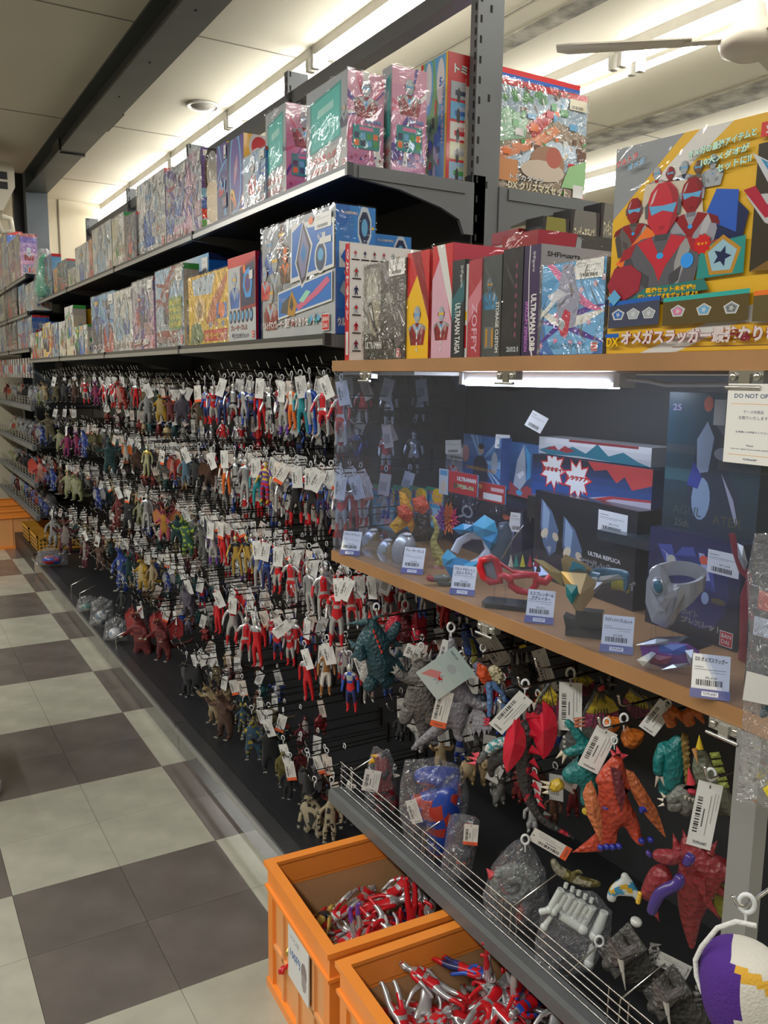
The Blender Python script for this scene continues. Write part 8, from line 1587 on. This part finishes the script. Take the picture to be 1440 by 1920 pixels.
def loose(ct, n, x0, x1, y0, y1, z0, z1, seed, keys, where):
    r = random.Random(seed); Mx = ct.matrix_basis.copy(); bpy.context.view_layer.update(); Mx = ct.matrix_world
    for i in range(n):
        k = keys[i % len(keys)]; p = Mx@Vector((r.uniform(x0, x1), r.uniform(y0, y1), z0+(z1-z0)*(i/n)))
        ex, ez = (R(90+r.uniform(-28, 28)), r.uniform(0, 6.28)); up = i > n-5
        e = Euler((R(r.uniform(140, 215)) if up and i % 2 else ex, R(r.uniform(-35, 35)), ez)); h = r.uniform(.15, .175)
        hx = {0: 'near', 1: 'far'}[int(Mx.inverted()@p != None and (Mx.inverted()@p).y > (y0+y1)/2)]
        m3 = e.to_matrix(); fz = (m3@Vector((0, -1, 0))).z; hd = m3@Vector((0, 0, 1))
        words = ('face up' if fz > .3 else 'face down' if fz < -.3 else 'on its side')+(' feet up' if hd.z < -.6 else ' head up' if hd.z > .6 else ' head towards '+(('shelf' if hd.x > 0 else 'aisle') if abs(hd.x) > abs(hd.y) else ('far end' if hd.y > 0 else 'camera')))
        t = thing('toy_figure', '%s figure %s, %s %s part of %s' % (SHRT[k], words, hx, ('left', 'middle', 'right')[min(2, int(3*(Mx.inverted()@p).x/.46))], where), 'toy figure', p, group='loose hero figures in the %s' % where)
        o = obj('body', hero_mesh(k), t, scale=h); o.rotation_euler = e; c = e.to_matrix()@Vector((0, 0, .5*h)); o.location = -c
        if i % 4 == 0: q = obj('foot_label', FOOT, t); q.rotation_euler = e; q.location = e.to_matrix()@Vector((.085*h, -.02*h, -.004))-c
b = MB(); n = 14; b.add([(.010*.6*math.cos(2*math.pi*i/n), .012*math.sin(2*math.pi*i/n), -.0006) for i in range(n)]+[(.010*.6*math.cos(2*math.pi*i/n), .012*math.sin(2*math.pi*i/n), .0004) for i in range(n)], [tuple(range(n))[::-1], tuple(range(n, 2*n))], (.72, .72, .70)); FOOT = b.mesh('foot_label', M['card'])
C1 = crate('orange crate with 100-yen price sign under the tray end', (.712, 1.392, 0), R(-3), sign=True, brand=True)
C2 = crate('orange crate nearest the camera, full of red and silver figures', (.700, .988, 0), R(-2.5))
SHRT = dict(rs='red and silver', rr='plain red', sr='silver and red', rs2='silver red-booted', rb='red-blue', ps='purple', bk='black', gd='gold')
KR = ['rs', 'rr', 'sr', 'rs', 'rs2', 'rb', 'rr', 'ps', 'rs', 'rr', 'bk', 'gd']
loose(C1, 46, .06, .42, .06, .30, .13, .235, 3, KR, 'sign crate')
loose(C2, 64, .06, .44, .06, .31, .16, .285, 5, ['rs', 'sr', 'rr', 'rs', 'rs2', 'rs', 'rb', 'sr'], 'nearest crate')
for C_, z in ((C1, .16), (C2, .22)):     # bedding of figures that cannot be seen singly
    b = MB(); r = random.Random(9)
    for i in range(46):
        geo = hero_geo(0, 0); fn = HERO[('rs', 'rr', 'sr')[i % 3]][1]; Mx = Matrix.Translation((r.uniform(.08, .43), r.uniform(.07, .29), z*.45+z*.5*i/46))@Euler((R(90), r.uniform(-.4, .4), r.uniform(0, 6))).to_matrix().to_4x4()@Matrix.Scale(.14, 4)@Matrix.Translation((0, 0, -.5)); cs = []
        for f in geo[1]:
            c = Vector((0, 0, 0))
            for q in f: c += geo[0][q]
            q = fn(c/len(f)); cs.append(q if len(q) == 4 else (*q, 1))
        b.join(geo[0], geo[1], cs, Mx)
    o = b.build('buried_toy_figures', M['vinyl'], None, label='buried layer of red and silver figures in '+('the crate with the sign' if C_ is C1 else 'the nearest crate'), cat='toy figures', kind='stuff'); o.matrix_world = C_.matrix_basis
# far crates and baskets
crate('orange crate on the floor at the far left, upper of two', (.66, 7.75, .0), 0, L_=.5, W_=.35, Hh=.33, group='far orange crates'); crate('second orange crate at the far left beyond the first', (.62, 8.2, .0), 0, L_=.5, W_=.35, Hh=.33, group='far orange crates')
yb = mat('mustard_plastic', (.55, .27, .03), .45)
for k, (y, z, lab) in enumerate(((6.80, .14, 'mustard perforated basket nearer on the far deck'), (7.22, .14, 'mustard perforated basket farther on the far deck'))):
    t = thing('basket', lab, 'basket', (.97, y, z), group='mustard baskets'); b = MB()
    L_, W_, Hh = .38, .34, .12
    for a, c in (((0, 0, 0), (L_, W_, .004)), ((0, 0, 0), (.005, W_, Hh)), ((L_-.005, 0, 0), (L_, W_, Hh)), ((0, 0, 0), (L_, .005, Hh)), ((0, W_-.005, 0), (L_, W_, Hh)), ((-.006, -.006, Hh-.012), (.006, W_+.006, Hh)), ((-.006, -.006, Hh-.012), (L_+.006, .006, Hh)), ((L_-.006, -.006, Hh-.012), (L_+.006, W_+.006, Hh)), ((-.006, W_-.006, Hh-.012), (L_+.006, W_+.006, Hh))): b.box(a, c)
    b.build('basket_wall', yb, t); b = MB()
    for i in range(13):
        for j in range(3): b.box((.02+i*.027, -.0008, .02+j*.028), (.033+i*.027, 0, .034+j*.028)); b.box((-.0008, .02+i*.024, .02+j*.028), (0, .032+i*.024, .034+j*.028))
    b.build('perforations', M['slotblack'], t, kind='stuff')
    for i in range(5):
        q = thing('toy_monster', '%s small monster in the %s mustard basket' % (('dark', 'brown', 'olive', 'grey', 'maroon')[i], ('nearer', 'farther')[k]), 'toy figure', (.97+.05+.06*i, y+.08+.03*(i % 3), z+.07), group='toys in the mustard baskets'); key = ('dark', 'brown', 'olive', 'grey', 'maroon')[i]
        o = obj('body', beast_mesh('slim', BC[key][1], BC[key][2]), q, scale=.13, rot=(R(75), R(20*i), R(40*i)))
MB().box((.95, 6.74, .1), (XB, 7.9, .139)).box((.93, 6.74, 0), (.95, 7.9, .139)).build('far_deck', M['steel'], BAYOBJ[4])
# silver trophy-like spoon toy, bagged toy on the deck end, small clear bags on the base deck
def deckbag(label, px, py, w, h, cols, X=1.02, z=ZD):
    A = onZ(px, py, z+.006); fr = Fr(px, py, Z=z+.006); t = thing('bagged_toy', label, 'bagged toy', A, group='clear bags lying on the base deck')
    skin_mb(fr, [[(px-w*.3, py-h*.3, 0, h*.22), (px, py-h*.35, 0, h*.28), (px+w*.3, py-h*.3, 0, h*.2)]], lambda p: cols[0] if noise.noise(p*30) > 0 else cols[1], 1).build('toy', M['vinyl'], t)
    bag(t, [(px-w*.5, py-h*.1), (px-w*.4, py-h*.8), (px, py-h), (px+w*.45, py-h*.85), (px+w*.5, py-h*.1), (px, py)], fr, 0, w*.5)
deckbag('clear bag of red and blue toy weapon at the deck far end', 96, 1062, 64, 36, ((.35, .02, .03), (.02, .08, .35))); deckbag('clear bag of greenish accessories on the deck', 162, 1150, 40, 34, ((.1, .2, .18), (.4, .4, .38))); deckbag('clear bag with blue-grey accessories on the deck', 190, 1178, 46, 60, ((.14, .18, .22), (.4, .4, .4))); deckbag('clear bag of silver parts beside the red dragons', 216, 1205, 46, 50, ((.5, .52, .55), (.25, .3, .4)))
for i, (px, py) in enumerate(((134, 1112), (150, 1128), (218, 1212), (74, 1010))):
    A = onZ(px, py, ZD); MB().tube([A+Vector((0, 0, 0)), A+Vector((0, 0, .05)), A+Vector((.10, .02, .085))], .0022, 6).build('fence_stay', M['wire'], bay_of(max(1.95, min(6.7, A.y))))
for i, (y, z) in enumerate([(6.85+.14*j, zz) for zz in (1.27, .975, .69, .445) for j in range(14)]):
    r = random.Random(i); k = r.choice(('blue', 'silver', 'dred', 'pgreen', 'dark')); t = thing('toy_monster', '%s toy in the %s wire tray of the far bay, %s along' % (BC[k][0], ('top', 'second', 'third', 'lowest')[i//14], ORD[i % 14]), 'toy figure', (1.06, y, z-.03), group='toys in the far wire trays')
    obj('body', beast_mesh(r.choice(('slim', 'stout', 'bird')), BC[k][1], BC[k][2]), t, (0, 0, 0), (R(r.uniform(-20, 20)), 0, R(r.uniform(-90, 0))), scale=r.uniform(.12, .18))
    if i % 2 == 0: MB().ball((.03, .02, .08), (.05, .05, .08), 9, 6).build('clear_bag', M['bag'], t)
for i in range(15):
    r = random.Random(i+40); y = 6.84+.138*i; t = thing('blister_pack', 'clear blister pack hanging under the far shelf, %s along' % ORD[i], 'toy pack', (1.0, y, 1.60), group='blister packs under the far shelf')
    MB().box((-.001, -.04, -.15), (.001, .04, 0), r.choice(((.5, .45, .42), (.45, .1, .08), (.5, .52, .55), (.35, .3, .3)))).build('backing_card', M['print'], t); MB().box((-.03, -.033, -.14), (-.0015, .033, -.03)).build('blister', M['film2'], t); MB().ball((-.014, 0, -.085), (.011, .022, .04), 8, 6, r.choice(((.5, .06, .04), (.4, .42, .45), (.1, .12, .2)))).build('toy', M['vinyl'], t); MB().tube([(-.002, 0, -.008), (.4, 0, -.008)], .002, 5).build('peg', M['wire'], t)
# caster of a trolley at the very left edge
A = onZ(2, 1490, 0); t = thing('trolley', 'chromed trolley whose white caster just shows at the left edge', 'trolley', (A.x-.026, A.y, 0))
MB().tube([(0, 0, .03), (0, 0, .9)], .012, 10).build('leg', M['wire'], t)
for a_, b_ in ((-.5, 0), (0, .4), (-.5, .4)): MB().tube([(a_, b_, .03), (a_, b_, .9)], .012, 10).build('leg', M['wire'], t)
for z_ in (.2, .55, .88): MB().box((-.51, -.01, z_), (.01, .41, z_+.012)).build('shelf', M['greysteel'], t)
o = MB().lathe([(0, -.012), (.026, -.012), (.03, 0), (.026, .012), (0, .012)], 20).build('caster_wheel', M['white'], t); o.rotation_euler = (R(90), 0, R(60)); o.location = (0.012, 0, .03)
